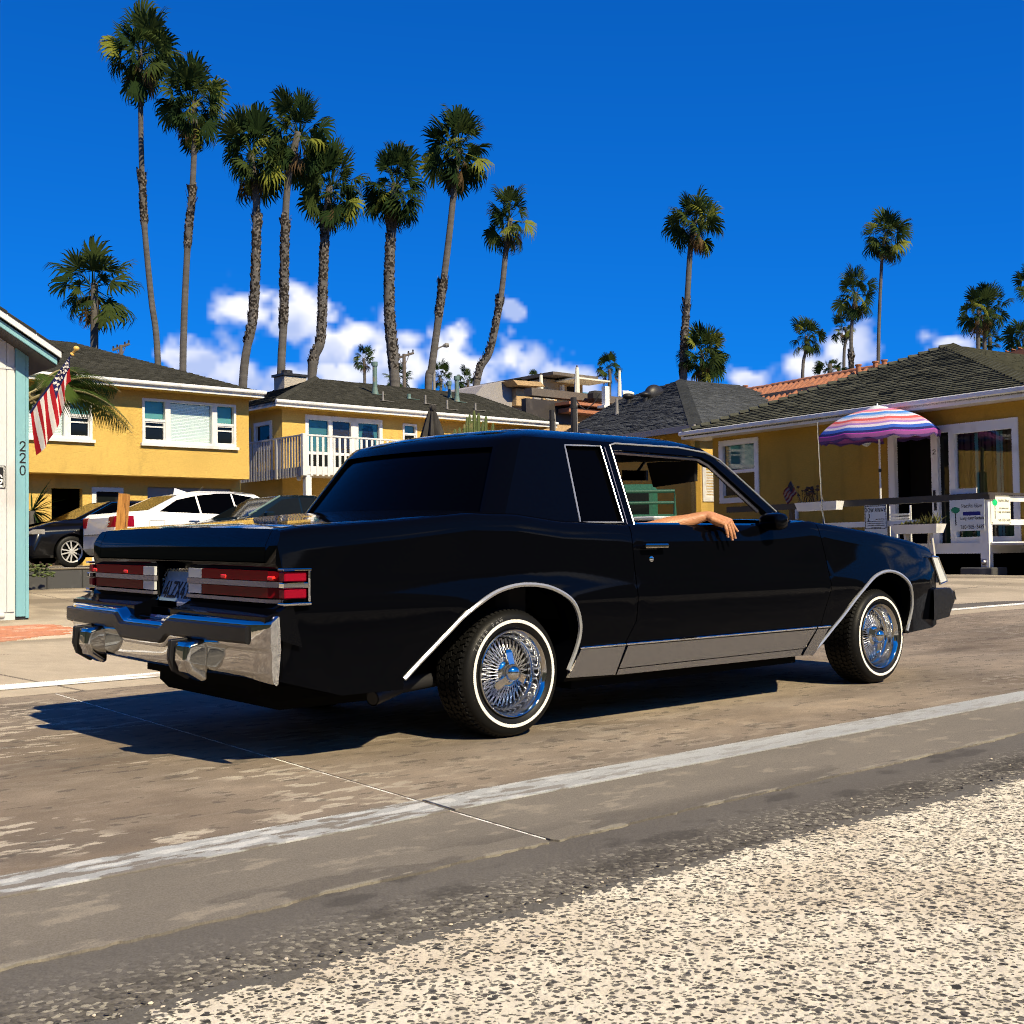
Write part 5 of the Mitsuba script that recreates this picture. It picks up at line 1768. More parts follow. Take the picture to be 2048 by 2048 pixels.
obj('stems', cat_(st2), 'dead_flower', fb_, kind='stuff')


def small_flag(s, z, w, h, lab):
    k = thing('small_flag', lab, 'flag')
    P = fW.p(s, z, .16)
    Q = P + fW.ex * (-w * .9) + np.array([0, 0, h * 1.7])
    obj('stick', tube([P, Q], .007, 6), 'pole_wood', k)
    d = (Q - P) / np.linalg.norm(Q - P)
    for nm, u0, u1, m_ in (('canton', 0, 1, 'shade_blue'), ('red_stripes', 0, 1, 'shade_red'), ('white_stripes', 0, 1, 'shade_white')):
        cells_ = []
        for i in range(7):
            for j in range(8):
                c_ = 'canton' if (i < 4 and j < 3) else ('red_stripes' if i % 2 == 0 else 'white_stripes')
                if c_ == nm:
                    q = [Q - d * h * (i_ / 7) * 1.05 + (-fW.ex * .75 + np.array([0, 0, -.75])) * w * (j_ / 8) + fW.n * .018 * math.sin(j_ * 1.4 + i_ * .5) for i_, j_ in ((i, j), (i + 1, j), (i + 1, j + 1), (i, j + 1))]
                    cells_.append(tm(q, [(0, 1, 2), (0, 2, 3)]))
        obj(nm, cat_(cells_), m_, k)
    return k


small_flag(a + .12, z1, .36, .30, 'little flag in shade-darkened colours tilted left at the end of the rail flower box')
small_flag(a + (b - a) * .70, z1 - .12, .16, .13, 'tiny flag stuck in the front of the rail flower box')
pl = thing('planter', 'white trough planter on splayed legs with spiky succulents', 'planter')
a, b = fW.sz(1805, 1060)[0], fW.sz(1897, 1060)[0]
z0, z1 = fW.sz(1850, 1067)[1], fW.sz(1850, 1049)[1]
dd = .06
obj('trough', mani(hullm([fW.p(s, z, d) for s, z, d in [(a, z1, dd), (b, z1, dd), (a, z1, dd + .32), (b, z1, dd + .32), (a + .05, z0, dd + .03), (b - .05, z0, dd + .03), (a + .05, z0, dd + .27), (b - .05, z0, dd + .27)]])), 'fence_white', pl)
obj('soil', fW.box(a + .03, b - .03, z1 + .001, z1 + .012, dd + .03, dd + .29), 'soil', pl)
for s, o in ((a + .24, -.05), (a + .26, .10), (b - .38, -.1), (b - .20, .12)):
    obj('leg', beam(fW.p(s, z0 + .01, dd + .12 + o * .8), fW.p(s + o, RO[2] + .02, dd + .12 + o), .04, .04), 'grey_board', pl)
al = []
for k in range(75):
    u = r.random()
    s = a + (b - a) * (.12 + .85 * u)
    hh = (.10 + .30 * u ** 1.5) * r.uniform(.6, 1.1)
    P = fW.p(s, z1, dd + .08 + .16 * r.random())
    th, el = r.uniform(0, 6.28), r.uniform(.5, 1.3)
    D = np.array([math.cos(th) * math.cos(el), math.sin(th) * math.cos(el), math.sin(el)])
    S = np.cross(D, (.2, .1, 1))
    S = S / np.linalg.norm(S) * .02
    N = np.cross(S, D) * .4
    Q = P + D * hh + np.array([0, 0, -.04 * math.cos(el)])
    M_ = P + D * hh * .5
    al.append(tm([P - S, P + S, P + N * .5, M_ - S * .8, M_ + S * .8, M_ + N, Q], [(0, 1, 4), (0, 4, 3), (1, 2, 5), (1, 5, 4), (2, 0, 3), (2, 3, 5), (3, 4, 6), (4, 5, 6), (5, 3, 6)]))
obj('succulent', cat_(al), 'aloe_leaf', pl, kind='stuff')
wb = thing('white_board', 'blank white board lying on the dark rail near its corner', 'board')
a, b = fW.sz(1894, 983)[0], fW.sz(1946, 983)[0]
z0, z1 = fW.sz(1920, 987)[1], fW.sz(1920, 978)[1]
obj('board', fW.box(a, b, zrail - .002, z1, -.13, -.105), 'fence_white', wb)
obj('edge', fW.box(a - .006, b + .006, z1, z1 + .012, -.137, -.099), 'fence_white', wb)
ch = thing('deck_chair', 'white slatted chair behind the rail beside the tow away sign', 'chair')
cO = Wall(RO + EX * .75, -EY)
a, b = cO.sz(1775, 1030)[0], cO.sz(1820, 1030)[0]
for z_ in (1031, 1037.5, 1043):
    zz = cO.sz(1800, z_)[1]
    obj('slat', cO.box(a, b - .03, zz, zz + .042, -.02, .0), 'fence_white', ch)
for s in (a, b - .035):
    obj('leg', cO.box(s, s + .04, zbeam, cO.sz(1818, 1010)[1], -.045, -.0205), 'fence_white', ch)
    obj('leg', cO.box(s, s + .04, zbeam, cO.sz(1818, 1046)[1], .42, .46), 'fence_white', ch)
obj('seat', cO.box(a, b, cO.sz(1800, 1048)[1], cO.sz(1800, 1046)[1], .001, .47), 'fence_white', ch)

# beach umbrella on the deck
um = thing('beach_umbrella', 'open striped beach umbrella on a thin pole over the deck', 'umbrella')
uO = RO + EX * .95
P = on_plane(1763, 985, uO, fW.n)
dep = (P - CAM) @ FWD
ztop = CAM[2] + (UP @ np.array([0, 0, 1])) * 0
P_t = on_plane(1758, 817, uO, fW.n)
P_r = on_plane(1758, 868, uO, fW.n)
rad = 121 * dep / FPX
tilt = rot(-3.0, EY)
NS = 8
NR = 14
V, uvs, F = [], [], []
for i in range(NR + 1):
    t = i / NR
    rr = rad * math.sin(t * 1.02) / math.sin(1.02)
    hz = (P_t[2] - P_r[2]) * (math.cos(t * 1.02) - math.cos(1.02)) / (1 - math.cos(1.02))
    for k in range(NS * 6):
        a = k * 2 * math.pi / (NS * 6)
        q = (k % 6) / 6
        sag = 1 - .055 * math.sin(q * math.pi) * t ** 2
        V.append((rr * sag * math.cos(a), rr * sag * math.sin(a), hz - .03 * math.sin(q * math.pi) * t + (0)))
        uvs.append((t * .86, a))
n6 = NS * 6
for i in range(NR):
    for k in range(n6):
        F.append((i * n6 + k, (i + 1) * n6 + k, (i + 1) * n6 + (k + 1) % n6, i * n6 + (k + 1) % n6))
e0 = len(V)
for k in range(n6):      # valance
    a = k * 2 * math.pi / n6
    q = (k % 6) / 6
    sag = 1 - .055 * math.sin(q * math.pi)
    for j, (dz, ro) in enumerate(((0, 1.0), (-.07, 1.003), (-.13 - .03 * math.sin(q * math.pi * 2 + k), .985))):
        V.append((rad * sag * ro * math.cos(a), rad * sag * ro * math.sin(a), -.03 * math.sin(q * math.pi) + dz))
        uvs.append(((.885, .925, .995)[j], a))
for k in range(n6):
    k2 = (k + 1) % n6
    for j in range(2):
        F.append((e0 + k * 3 + j, e0 + k * 3 + j + 1, e0 + k2 * 3 + j + 1, e0 + k2 * 3 + j))
Mu = frame((P_r[0], P_r[1], P_r[2]), (1, 0, 0), (0, 1, 0)) @ tilt
m_ = tm(V, F)
obj('canopy', moved(m_, Mu), 'beach_canvas', um, uv=np.array(uvs), smooth=True)
obj('top_cap', moved(cat_([lathe([(.30, -.06), (.20, .02), (.05, .06), (0, .07)], 24), lathe([(.0, .13), (.018, .1), (.018, .06)], 10)]), Mu @ frame((0, 0, P_t[2] - P_r[2]), (1, 0, 0), (0, 1, 0))), 'sign_grey', um)
obj('pole', tube([(P_r[0], P_r[1], zbeam), (P_r[0], P_r[1], P_t[2] - .02)], .021, 10), 'fence_white', um)
obj('pole_joint', tube([(P_r[0], P_r[1], P_r[2] - .85), (P_r[0], P_r[1], P_r[2] - .78)], .034, 10), 'dark_metal', um)
for k in range(NS):
    a = k * 2 * math.pi / NS
    obj('rib', moved(tube([(0, 0, P_t[2] - P_r[2] - .02), (rad * .55 * math.cos(a), rad * .55 * math.sin(a), (P_t[2] - P_r[2]) * .68 - .03), (rad * .97 * math.cos(a), rad * .97 * math.sin(a), -.02)], .007, 5), Mu), 'dark_metal', um)

# the right house
rh = thing('yellow_cottage', 'single-storey yellow house with large grey shingled hip roof and white sliding door', 'house')
eW = Wall(RO + EX * 1.5, -EY)
zeR = (eW.sz(1500, 848)[1] + eW.sz(2040, 776)[1]) / 2
zeB = (eW.sz(1500, 860.6)[1] + eW.sz(2040, 790)[1]) / 2
sE0 = eW.sz(1367, 868)[0]
w0, wz = hW.sz(1438.5, 883)
w1 = hW.sz(1517, 882)[0]
wzb = hW.sz(1480, 990)[1]
d0, dzt = hW.sz(1776, 846)
d0 = hW.sz(1777, 900)[0]
o0, o1 = hW.sz(1789, 900)[0], hW.sz(1863, 900)[0]
j1 = hW.sz(1876, 900)[0]
p0, p1 = hW.sz(1898.5, 900)[0], hW.sz(2038, 900)[0]
dzt = (hW.sz(1900, 849)[1] + hW.sz(2036, 834)[1]) / 2
zf = zbeam - .01
sL, sR = sE0 + .6, p1 + .9
obj('wall', hW.slab([(sL, RO[2] - .1), (sR, RO[2] - .1), (sR, zeB - .02), (sL, zeB - .02)], [(w0 + .05, w1 - .05, wzb, wz - .05), (d0 + .03, p1 - .03, zf, dzt - .03)], .2), 'yellow_stucco_shaded', rh)
rcW = Wall(hW.p(sR, hW.O[2]), EX)
obj('wall', rcW.slab([(0.002, RO[2] - .1), (12, RO[2] - .1), (12, zeB - .02), (0.002, zeB - .02)], [], .2), 'yellow_stucco', rh)
lcW = Wall(hW.p(sL, hW.O[2]), EX)
obj('wall', moved(bx(.205, 8, -.1, zeB - .02 - RO[2], -.2, 0), lcW.M), 'yellow_stucco', rh)
win(rh, hW, w0, w1, wzb - .2, wz, 'teal', .14, .035, rail=True, back='curtain_teal')
fr = obj('door_frame', cat_([hW.box(d0, o0, zf, dzt, -.1, .03), hW.box(o1, j1, zf, dzt, -.1, .028), hW.box(o0, p0, dzt - .16, dzt, -.1, .029)]), 'white_trim', rh)
obj('doorway', hW.box(o0, o1, zf, dzt - .16, -.60, -.55), 'room_dark', fr)
obj('lock', cat_([hW.box(o1 + .04, o1 + .10, zf + 1.08, zf + 1.20, .028, .045), hW.box(o1 + .06, o1 + .12, zf + .75, zf + 1.0, .028, .045)]), 'letter_black', fr)
a, za_ = hW.sz(1867, 909)
b, zb2 = hW.sz(1872.5, 899)
words(hW, fr, '2', a, b, za_, zb2, .029)
obj('side_light', hW.box(j1, p0, zf, dzt - .16, -.09, -.08), 'window_glass_dark', fr)
sd = obj('sliding_door', hW.ring(p0, p1, zf, dzt, .145, -.1, .03, wt=.22), 'white_trim', rh)
obj('pane', hW.box(p0 + .145, p1 - .145, zf + .145, dzt - .22, -.056, -.05), 'clear_glass', sd)
n = 16
for k in range(n):
    s = p0 + .16 + (p1 - p0 - .3) * k / n
    obj('blind', moved(bx(s, s + .055 + .03 * (k % 3 == 1), zf - RO[2] + .15, dzt - RO[2] - .23, -.20 - .02 * (k % 2), -.196 - .02 * (k % 2)), hW.M), 'curtain_teal' if k in (10, 11, 4) else 'room_brown', sd)
room(rh, hW, d0, p1, zf + .2, dzt - .1, 1.8)
room(rh, hW, w0, w1, wzb, wz, 1.2)
wl_ = on_plane(1734, 882, hW.O, hW.n)
obj('wall_lamp', moved(lathe([(0, .16), (.10, .12), (.13, .05), (.13, 0)], 16), frame(wl_, EY, (0, 0, 1), hW.n)), 'sign_grey', rh, smooth=30)
# roof
eO = eW.p(0, zeR)
pk_ = on_plane(1901, 690, eO, np.cross(EY, EX * .94 + np.array([0, 0, .40])))
nrm = np.cross(EY, EX * .94 + np.array([0, 0, .40]))
hp2 = on_plane(2048, 755, eO, nrm)
e_l = eW.p(sE0, zeR)
dH = hp2 - pk_
e_r = pk_ + dH * ((zeR - pk_[2]) / dH[2])
rdg = on_y(2048, 715, pk_[1] - .9)
rd = pk_ + EX * 9
rd[2] = pk_[2] + .0
far_l = e_l + EX * 14
e_rr = e_r + EX * 14
rf = obj('roof', cat_([roof_solid([e_l, e_r, pk_]), roof_solid([e_r, e_rr, rd, pk_]), roof_solid([far_l, e_l, pk_, rd])]), 'roof_shingle_grey', rh)
shingles(rf, [e_l, e_r, pk_], EY, 'roof_shingle_grey', .165, .030, .42, seed=5)
shingles(rf, [e_r, e_rr, rd, pk_], EX, 'roof_shingle_grey', .165, .02, .42, seed=6)
hip_caps(rf, pk_ + (0, 0, .03), e_r + (0, 0, .04), 'roof_shingle_grey', .26, .40, lim=48)
hip_caps(rf, pk_ + (0, 0, .03), e_l + (0, 0, .05), 'roof_shingle_grey', .26, .30, lim=60)
sER = (e_r - eW.O) @ eW.ex
obj('gutter', cat_([moved(tube([(sE0 - .1, zeR - RO[2] - .03, .05), (sER, zeR - RO[2] - .03, .05)], .06, 10), eW.M), eW.box(sE0 - .1, sER, zeR - .07, zeR + .012, .0, .11)]), 'white_trim', rh)
obj('fascia', eW.box(sE0 - .1, sER, zeB - .03, zeR - .03, -.04, .0), 'white_trim', rh)
obj('soffit', eW.box(sE0 - .1, sER, zeB - .031, zeB - .015, -.9, -.041), 'grey_board', rh)
obj('downpipe', moved(tube([(p1 + .42, zeB - RO[2], .3), (p1 + .42, zeB - RO[2] - .3, .06), (p1 + .42, .1, .06)], .045, 8), hW.M), 'white_trim', rh)
obj('junction_box', cat_([hW.box(hW.sz(1583, 1000)[0], hW.sz(1583, 1000)[0] + .22, 1.5, 1.8, 0, .06)]), 'sign_grey', rh)

# ---------------------------------------------------------------- the house with the blue-grey roof
gO = at(1385, 858, 36)
gE = Wall((gO[0], gO[1], 0), -EY)
zg = (gE.sz(1380, 853)[1] + gE.sz(1245, 870)[1]) / 2
nrm2 = np.cross(EY, EX * .93 + np.array([0, 0, .37]))
gP = gE.p(0, zg)
pkg = on_plane(1361, 760, gP, nrm2)
eR = on_plane(1392, 852, gP, nrm2)
eR = gE.p(gE.sz(1392, 852)[0], zg)
eL = on_plane(1060, 862, gP, nrm2)
eL = gE.p(gE.sz(1075, 880)[0], zg)
mid = on_plane(1237, 801, gP, nrm2)
gh_ = thing('blue_roofed_house', 'house with low blue-grey shingled roof between the yellow houses', 'house')
rg2 = pkg + EX * 3.2
eRR = eR + EX * 9
rf = obj('roof', cat_([roof_solid([eL, eR, pkg, mid]), roof_solid([eR, eRR, rg2, pkg]), roof_solid([eL + EX * 10, eL, mid, pkg, rg2])]), 'roof_shingle_blue', gh_)
shingles(rf, [eL, eR, pkg, mid], EY, 'roof_shingle_blue', .17, .028, .42, seed=8)
shingles(rf, [eR, eRR, rg2, pkg], EX, 'roof_shingle_blue', .17, .022, .42, seed=9)
hip_caps(rf, pkg + (0, 0, .03), eR + (0, 0, .05), 'roof_shingle_blue', .26, .42, lim=40)
sa, sb = gE.sz(1075, 880)[0], gE.sz(1392, 852)[0]
obj('gutter', gE.box(sa, sb, zg - .16, zg + .02, .0, .09), 'far_grey', gh_)
gw2 = Wall(gE.O - gE.n * .5, -EY)
obj('wall', gw2.box(sa - 1, sb - .6, .2, zg - .1, -.2, 0), 'yellow_stucco_shaded', gh_)
gf = Wall(gw2.p(sb - .602, 0), EX)
fx0 = gf.sz(1396, 960)[0]
obj('wall', gf.box(0, 9, .2, zg - .1, -.2, 0), 'yellow_stucco', gh_)
fa, fb2 = gf.sz(1404, 960)[0], gf.sz(1440, 960)[0]
k_ = obj('window', gf.ring(fa, fb2, gf.sz(1410, 1003)[1], gf.sz(1410, 925)[1], .14, -.05, .04), 'white_trim', gh_)
z0, z1 = gf.sz(1410, 1003)[1] + .14, gf.sz(1410, 925)[1] - .14
obj('shutter', cat_([moved(bx(fa + .14, fb2 - .14, z0 + i * .085, z0 + i * .085 + .055, -.04, .01), gf.M) for i in range(int((z1 - z0) / .085))]), 'white_trim', k_, kind='stuff')
obj('pane', gf.box(fa + .14, fb2 - .14, z0, z1, -.06, -.045), 'window_glass_dark', k_)
for px, py, top, r_ in ((1234, 829, 797, .055),):
    P = on_plane(px, py, gP, nrm2)
    vent(rf, P, r_, (py - top) * ((P - CAM) @ FWD) / FPX, True, False, m_='vent_grey')
for px, py, s in ((1257, 806, .30), (1291, 802, .28)):
    P = on_plane(px, py, gP, nrm2)
    obj('turbine_vent', cat_([tube([P - (0, 0, .1), P + (0, 0, s * .5)], s * .35, 12), ico(P + (0, 0, s * .85), s * .72, 2, (1.2, 1, .55))]), 'dark_metal', rf, smooth=40)
P = on_plane(1309, 792, gP, nrm2)
obj('dome_vent', ico(P + (0, 0, .05), .45, 3, (1.05, .6, .85)), 'dark_metal', rf, smooth=True)

# ---------------------------------------------------------------- things farther back
tr = thing('tiled_house', 'house with terracotta tile roof rising behind the grey-roofed cottage', 'house')
D_ = 47.0
ra, rb_ = at(1500, 783, D_ + 3), at(1760, 737, D_ - 2)
rb_[2] = ra[2] = (ra[2] + rb_[2]) / 2
ra, rb_ = at(1495, 783, 50), at(1800, 729, 42)
dR = (rb_ - ra) / np.linalg.norm(rb_ - ra)
dn = np.cross(dR, (0, 0, 1))
dn /= np.linalg.norm(dn)
if dn @ FWD > 0:
    dn = -dn
down = dn * .9 + np.array([0, 0, -.42])
down /= np.linalg.norm(down)
nn = np.cross(dR, down)
if nn[2] < 0:
    nn = -nn
obj('roof', roof_solid([q - (0, 0, .10) for q in (ra, rb_, rb_ + down * 5, ra + down * 5)], .2), 'terracotta', tr)
half = lambda r_, L, taper=.85: tm(*(lambda A: (A[0], A[1]))((np.array([(x, r_ * (1 if x == 0 else taper) * math.cos(t), r_ * (1 if x == 0 else taper) * math.sin(t)) for x in (0, L) for t in np.linspace(0, math.pi, 7)]), [(k, k + 1, k + 8, k + 7) for k in range(6)])))
TL = mikit.ply(half(.13, .52), 'terracotta', smooth=True)
L = np.linalg.norm(rb_ - ra)
rr = random.Random(2)
for i in range(int(L / .42)):
    obj('ridge_tile', TL, None, tr, tw=T(frame(ra + dR * (i * .42) + np.array([0, 0, .02 + .015 * rr.random()]), dR * 1.0, np.cross((0, 0, 1), dR), np.cross(dR, np.cross((0, 0, 1), dR)))))
fld = []
tile = half(.135, .56, .74)
for i in range(int(L / .33)):
    for j in range(9):
        fld.append(moved(tile, frame(ra + dR * (i * .33 + .1) + down * (.15 + j * .48) + nn * (-.04 + .05 * rr.random()), down - nn * .12, np.cross(nn, down), nn)))
obj('roof_tiles', cat_(fld), 'terracotta', tr, smooth=True, kind='stuff')
for u in (.03, .80, .90, .95):
    P = ra + dR * L * u + dn * .3
    obj('chimney_pot', cat_([tube([P - (0, 0, .2), P + (0, 0, .16)], .09, 10), tube([P + (0, 0, .16), P + (0, 0, .21)], .12, 10)]), 'terracotta', tr)
obj('wall', cat_([moved(bx(0, L, -3.4, -.5, -1.5, -1.3), frame(ra, dR, (0, 0, 1), -dn * 1))]), 'tan_stucco', tr)
tr2 = thing('tiled_roof_house', 'far terracotta tiled roof at the right edge of the photo', 'house')
ra, rb_ = at(1990, 712, 46), at(2130, 676, 44)
obj('roof', cat_([roof_solid([ra, rb_, rb_ + (2, -4, -1.9), ra + (2, -4, -1.9)], .2)]), 'terracotta', tr2)
dR = (rb_ - ra) / np.linalg.norm(rb_ - ra)
down = np.array([2, -4, -1.9]) / np.linalg.norm([2, -4, -1.9])
nn = np.cross(down, dR)
nn = nn if nn[2] > 0 else -nn
nn /= np.linalg.norm(nn)
obj('roof_tiles', cat_([moved(half(.11, .5), frame(ra + dR * (i * .26 + .1) + down * (.0 + j * .42) + nn * (.02 + .03 * rr.random()), down, np.cross(nn, down), nn)) for i in range(11) for j in range(6)]), 'terracotta', tr2, smooth=True, kind='stuff')
obj('wall', bx(ra[0], rb_[0], ra[1], rb_[1], 0, ra[2] - 2.2), 'tan_stucco', tr2)
obj('roof_vent', bx(at(2040, 733, 44)[0] - .2, at(2040, 733, 44)[0] + .3, at(2040, 733, 44)[1] - .2, at(2040, 733, 44)[1] + .2, at(2040, 733, 44)[2] - .3, at(2040, 733, 44)[2] + .25), 'dark_metal', tr2)

# terraces up the hill, between the balcony house and the blue-grey roof
HW_ = lambda D: Wall(at(1100, 800, D) * (1, 1, 0), (1, 0, 0))
hb = thing('tan_terrace_house', 'far tan house with flat roof and a terrace in the sun', 'building')
W_ = HW_(62)


def hbox(par, name, W, x0, y0, x1, y1, d0, d1, m_, zfloor=None):
    s0, z1 = W.sz(x0, (y0 + y0) / 2)
    s1, z0 = W.sz(x1, y1)
    return obj(name, W.box(s0, s1, z0 if zfloor is None else zfloor, z1, d0, d1), m_, par)


hbox(hb, 'wall', W_, 1086, 757, 1166, 812, -6, 0, 'tan_stucco', 0)
hbox(hb, 'roof', W_, 1082, 753, 1172, 757.5, -6.5, .9, 'pole_wood')
hbox(hb, 'canopy', W_, 1111, 764, 1177, 768.5, .01, 1.6, 'fabric_cream')
hbox(hb, 'door', W_, 1134, 773, 1150, 800, .004, .05, 'room_brown')
hbox(hb, 'window', W_, 1090, 778, 1108, 800, .004, .04, 'sign_grey')
hbox(hb, 'post', W_, 1119, 770, 1124, 800, .004, .2, 'fabric_cream')
hbox(hb, 'screen', W_, 1164, 776, 1245, 793, -1.2, -1.15, 'cooler_blue')
W2 = HW_(52)
h2 = thing('salmon_terrace_wall', 'salmon terrace wall with tiled ledge below the far tan house', 'wall')
hbox(h2, 'wall', W2, 1148, 794, 1250, 850, -.3, 0, 'tan_stucco')
hbox(h2, 'coping', W2, 1060, 791, 1250, 796, -.35, .12, 'pole_wood')
hbox(h2, 'brown_wall', W2, 1052, 796, 1147, 850, -.3, -.01, 'rail_brown')
hbox(h2, 'ledge', W2, 1110, 812, 1210, 816, .001, .9, 'terracotta')
hbox(h2, 'ledge', W2, 1116, 818, 1200, 834, .001, .7, 'terracotta')
hbox(h2, 'pot', W2, 1132, 803, 1140, 812, .1, .4, 'terracotta')
W3 = HW_(56)
h3_ = thing('brown_gabled_house', 'far brown house with pale eaves behind the feather palm', 'building')
s0, z0 = W3.sz(950, 850)
q = [W3.sz(*c) for c in ((946, 850), (946, 795), (966, 771), (1003, 762), (1062, 766), (1082, 775), (1082, 850))]
obj('wall', moved(extr([(a_, b_) for a_, b_ in q], 4.0), W3.M @ frame((0, 0, -4), (1, 0, 0), (0, 1, 0))), 'far_grey', h3_)
obj('eaves', moved(extr([(a_, b_) for a_, b_ in [W3.sz(*c) for c in ((1003, 764), (1058, 768), (1066, 777), (1012, 774))]], .8), W3.M), 'tan_stucco', h3_)
obj('bay', moved(extr([(a_, b_) for a_, b_ in [W3.sz(*c) for c in ((1024, 778), (1056, 782), (1056, 815), (1024, 812))]], .3), W3.M), 'tan_stucco', h3_)
for lab, (px, y0, y1, w, D) in (('tall closed cream umbrella on the far terrace before the tan house', (1154, 735, 792, 10, 58)), ('closed cream umbrella at the left end of the far terrace', (1082, 750, 796, 9, 60)), ('slim closed white umbrella behind the blue-grey roof', (1239, 741, 792, 7, 56))):
    k = thing('closed_parasol', lab, 'umbrella')
    a_, b_ = at(px, y0, D), at(px, y1, D)
    ww = w * D / FPX / 2
    obj('canopy', tube([b_ + (0, 0, -.02), a_ * .5 + b_ * .5, a_], [ww * 1.2, ww, ww * .7], 8), 'fabric_cream', k)
    obj('pole', tube([(b_[0], b_[1], at(px, 815, D)[2]), a_ + (0, 0, .1)], .04, 6), 'pole_wood', k)
k = thing('white_vent_column', 'white column rising at the edge of the blue-grey roof', 'column')
a_, b_ = at(1211, 773, 50), at(1211, 812, 50)
obj('column', bx(a_[0] - .13, a_[0] + .13, a_[1] - .1, a_[1] + .1, b_[2] - .4, a_[2]), 'white_trim', k)
obj('base', bx(a_[0] - .3, a_[0] + .3, a_[1] - .2, a_[1] + .2, b_[2] - .1, b_[2]), 'white_trim', k)
k = thing('covered_grill', 'black covered grill on the far terrace', 'grill')
a_ = at(1192, 788, 53)
obj('cover', rbx(a_[0] - .35, a_[0] + .35, a_[1] - .3, a_[1] + .3, a_[2] - .35, a_[2] + .12, .12), 'fabric_dark', k)
k = thing('folded_umbrella', 'white folded umbrella lying at the far end of the terrace', 'umbrella')
a_, b_ = at(1246, 789, 50), at(1268, 787, 50)
obj('canopy', tube([a_, (a_ + b_) / 2, b_], [.16, .14, .05], 8), 'fabric_cream', k)

# poles, lamp
def utility(lab, px, ytop, ybot, D, arm, tilt=.0):
    k = thing('utility_pole', lab, 'pole')
    a_, b_ = at(px, ytop, D), at(px, ybot, D)
    b_[2] = 0
    obj('post', tube([b_, a_], [.16, .11], 8), 'pole_wood', k)
    c_ = at(px, ytop + 4, D)
    d_ = RIGHT * arm + np.array([0, 0, tilt * arm])
    obj('crossarm', beam(c_ - d_, c_ + d_, .10, .13), 'pole_wood', k)
    obj('brace', cat_([beam(c_ - d_ * .55, c_ - (0, 0, .7), .04, .04), beam(c_ + d_ * .55, c_ - (0, 0, .7), .04, .04)]), 'pole_wood', k)
    for u in (-.9, -.45, .45, .9):
        obj('insulator', tube([c_ + d_ * u, c_ + d_ * u + (0, 0, .22)], .05, 6), 'dark_metal', k)
    return k


utility('utility pole with crossarm in front of the clouds, left of the leaning palms', 808, 708, 760, 75, .62, .32)
utility('utility pole seen over the ridge of the left yellow house', 242, 690, 720, 70, .50, .38)
k = thing('street_lamp', 'street lamp with curved arm beside the leaning palm trunk', 'lamp')
D = 60
b_ = at(868, 760, D)
obj('post', tube([(b_[0], b_[1], 0), b_, at(868, 712, D)], [.1, .08, .07], 8), 'vent_grey', k)
obj('arm', tube([at(868, 714, D), at(871, 704, D), at(877, 696, D), at(886, 692, D), at(892, 691, D)], .04, 6), 'vent_grey', k)
obj('lamp_head', tube([at(886, 692, D), at(892, 690.5, D), at(898, 690.5, D)], [.06, .13, .09], 8), 'vent_grey', k)

# black post pair, dark lamp, closed umbrella, cactus
for lab, px, y0, D, w in (('shorter black steel post behind the coupe roof', 1103.5, 820, 25, .055), ('taller black steel post with loose cable behind the coupe roof', 1147, 795, 25, .065)):
    k = thing('steel_post', lab, 'post')
    a_ = at(px, y0, D)
    obj('post', tube([(a_[0], a_[1], .2), a_], w, 12), 'dark_metal', k)
    obj('collar', tube([at(px, y0 + 22, D), at(px, y0 + 18, D)], w * 1.25, 12), 'dark_metal', k)
    obj('conduit', tube([(a_[0] + .055, a_[1] - .05, .2), at(px + 6, y0 + 10, D), at(px + 3, y0 + 2, D)], .018, 6), 'vent_grey', k)
    if w > .06:
        obj('cable', tube([at(1150, 797, D), at(1160, 812, D), at(1172, 820, D), at(1188, 806, D), at(1199, 788, D)], .012, 5), 'dark_metal', k)
k = thing('pagoda_lamp', 'dark domed lamp top just above the coupe roof', 'lamp')
D = 23
a_, b_ = at(1171, 858, D), at(1171, 871, D)
obj('dome', ico(b_, .17, 3, (1.1, 1.1, .75)), 'dark_metal', k, smooth=True)
obj('rim', lathe([(.10, .02), (.235, -.01), (.235, -.03), (.1, -.02)], 20, frame(b_, (1, 0, 0), (0, 1, 0))), 'dark_metal', k)
obj('post', tube([(b_[0], b_[1], .2), b_], .05, 8), 'dark_metal', k)
k = thing('closed_patio_umbrella', 'closed black patio umbrella behind the coupe rear window', 'umbrella')
D = 27
a_, b_ = at(866, 816, D), at(865, 884, D)
V, F = [], []
nf, nr = 48, 10
for i in range(nr + 1):
    t = i / nr
    for j in range(nf):
        an = j * 2 * math.pi / nf
        f_ = .5 + .5 * math.cos(an * 8)
        rr_ = (.05 + .27 * t ** .85) * (.62 + .38 * f_)
        V.append((rr_ * math.cos(an), rr_ * math.sin(an), (a_[2] - b_[2]) * (1 - t) - .05 * (1 - f_) * t))
for i in range(nr):
    for j in range(nf):
        F.append((i * nf + j, (i + 1) * nf + j, (i + 1) * nf + (j + 1) % nf, i * nf + (j + 1) % nf))
obj('canopy', moved(tm(V, F), frame(b_, (1, 0, 0), (0, 1, 0))), 'fabric_dark', k, smooth=40)
obj('tip', cat_([moved(ico((.05 * math.cos(q), .05 * math.sin(q), 0), .04, 1, (1, 1, 1.8)), frame(a_, (1, 0, 0), (0, 1, 0))) for q in (0, 2, 4)]), 'fabric_dark', k)
obj('pole', tube([(b_[0], b_[1], .2), a_], .028, 8), 'dark_metal', k)
k = thing('cactus', 'tall branching column cactus behind the coupe roof', 'plant')
D = 26


def column(px0, y0, px1, y1, w):
    a_, b_ = at(px0, y0, D), at(px1, y1, D)
    return ribbed([a_, a_ * .5 + b_ * .5 + (0, 0, 0), b_], w)


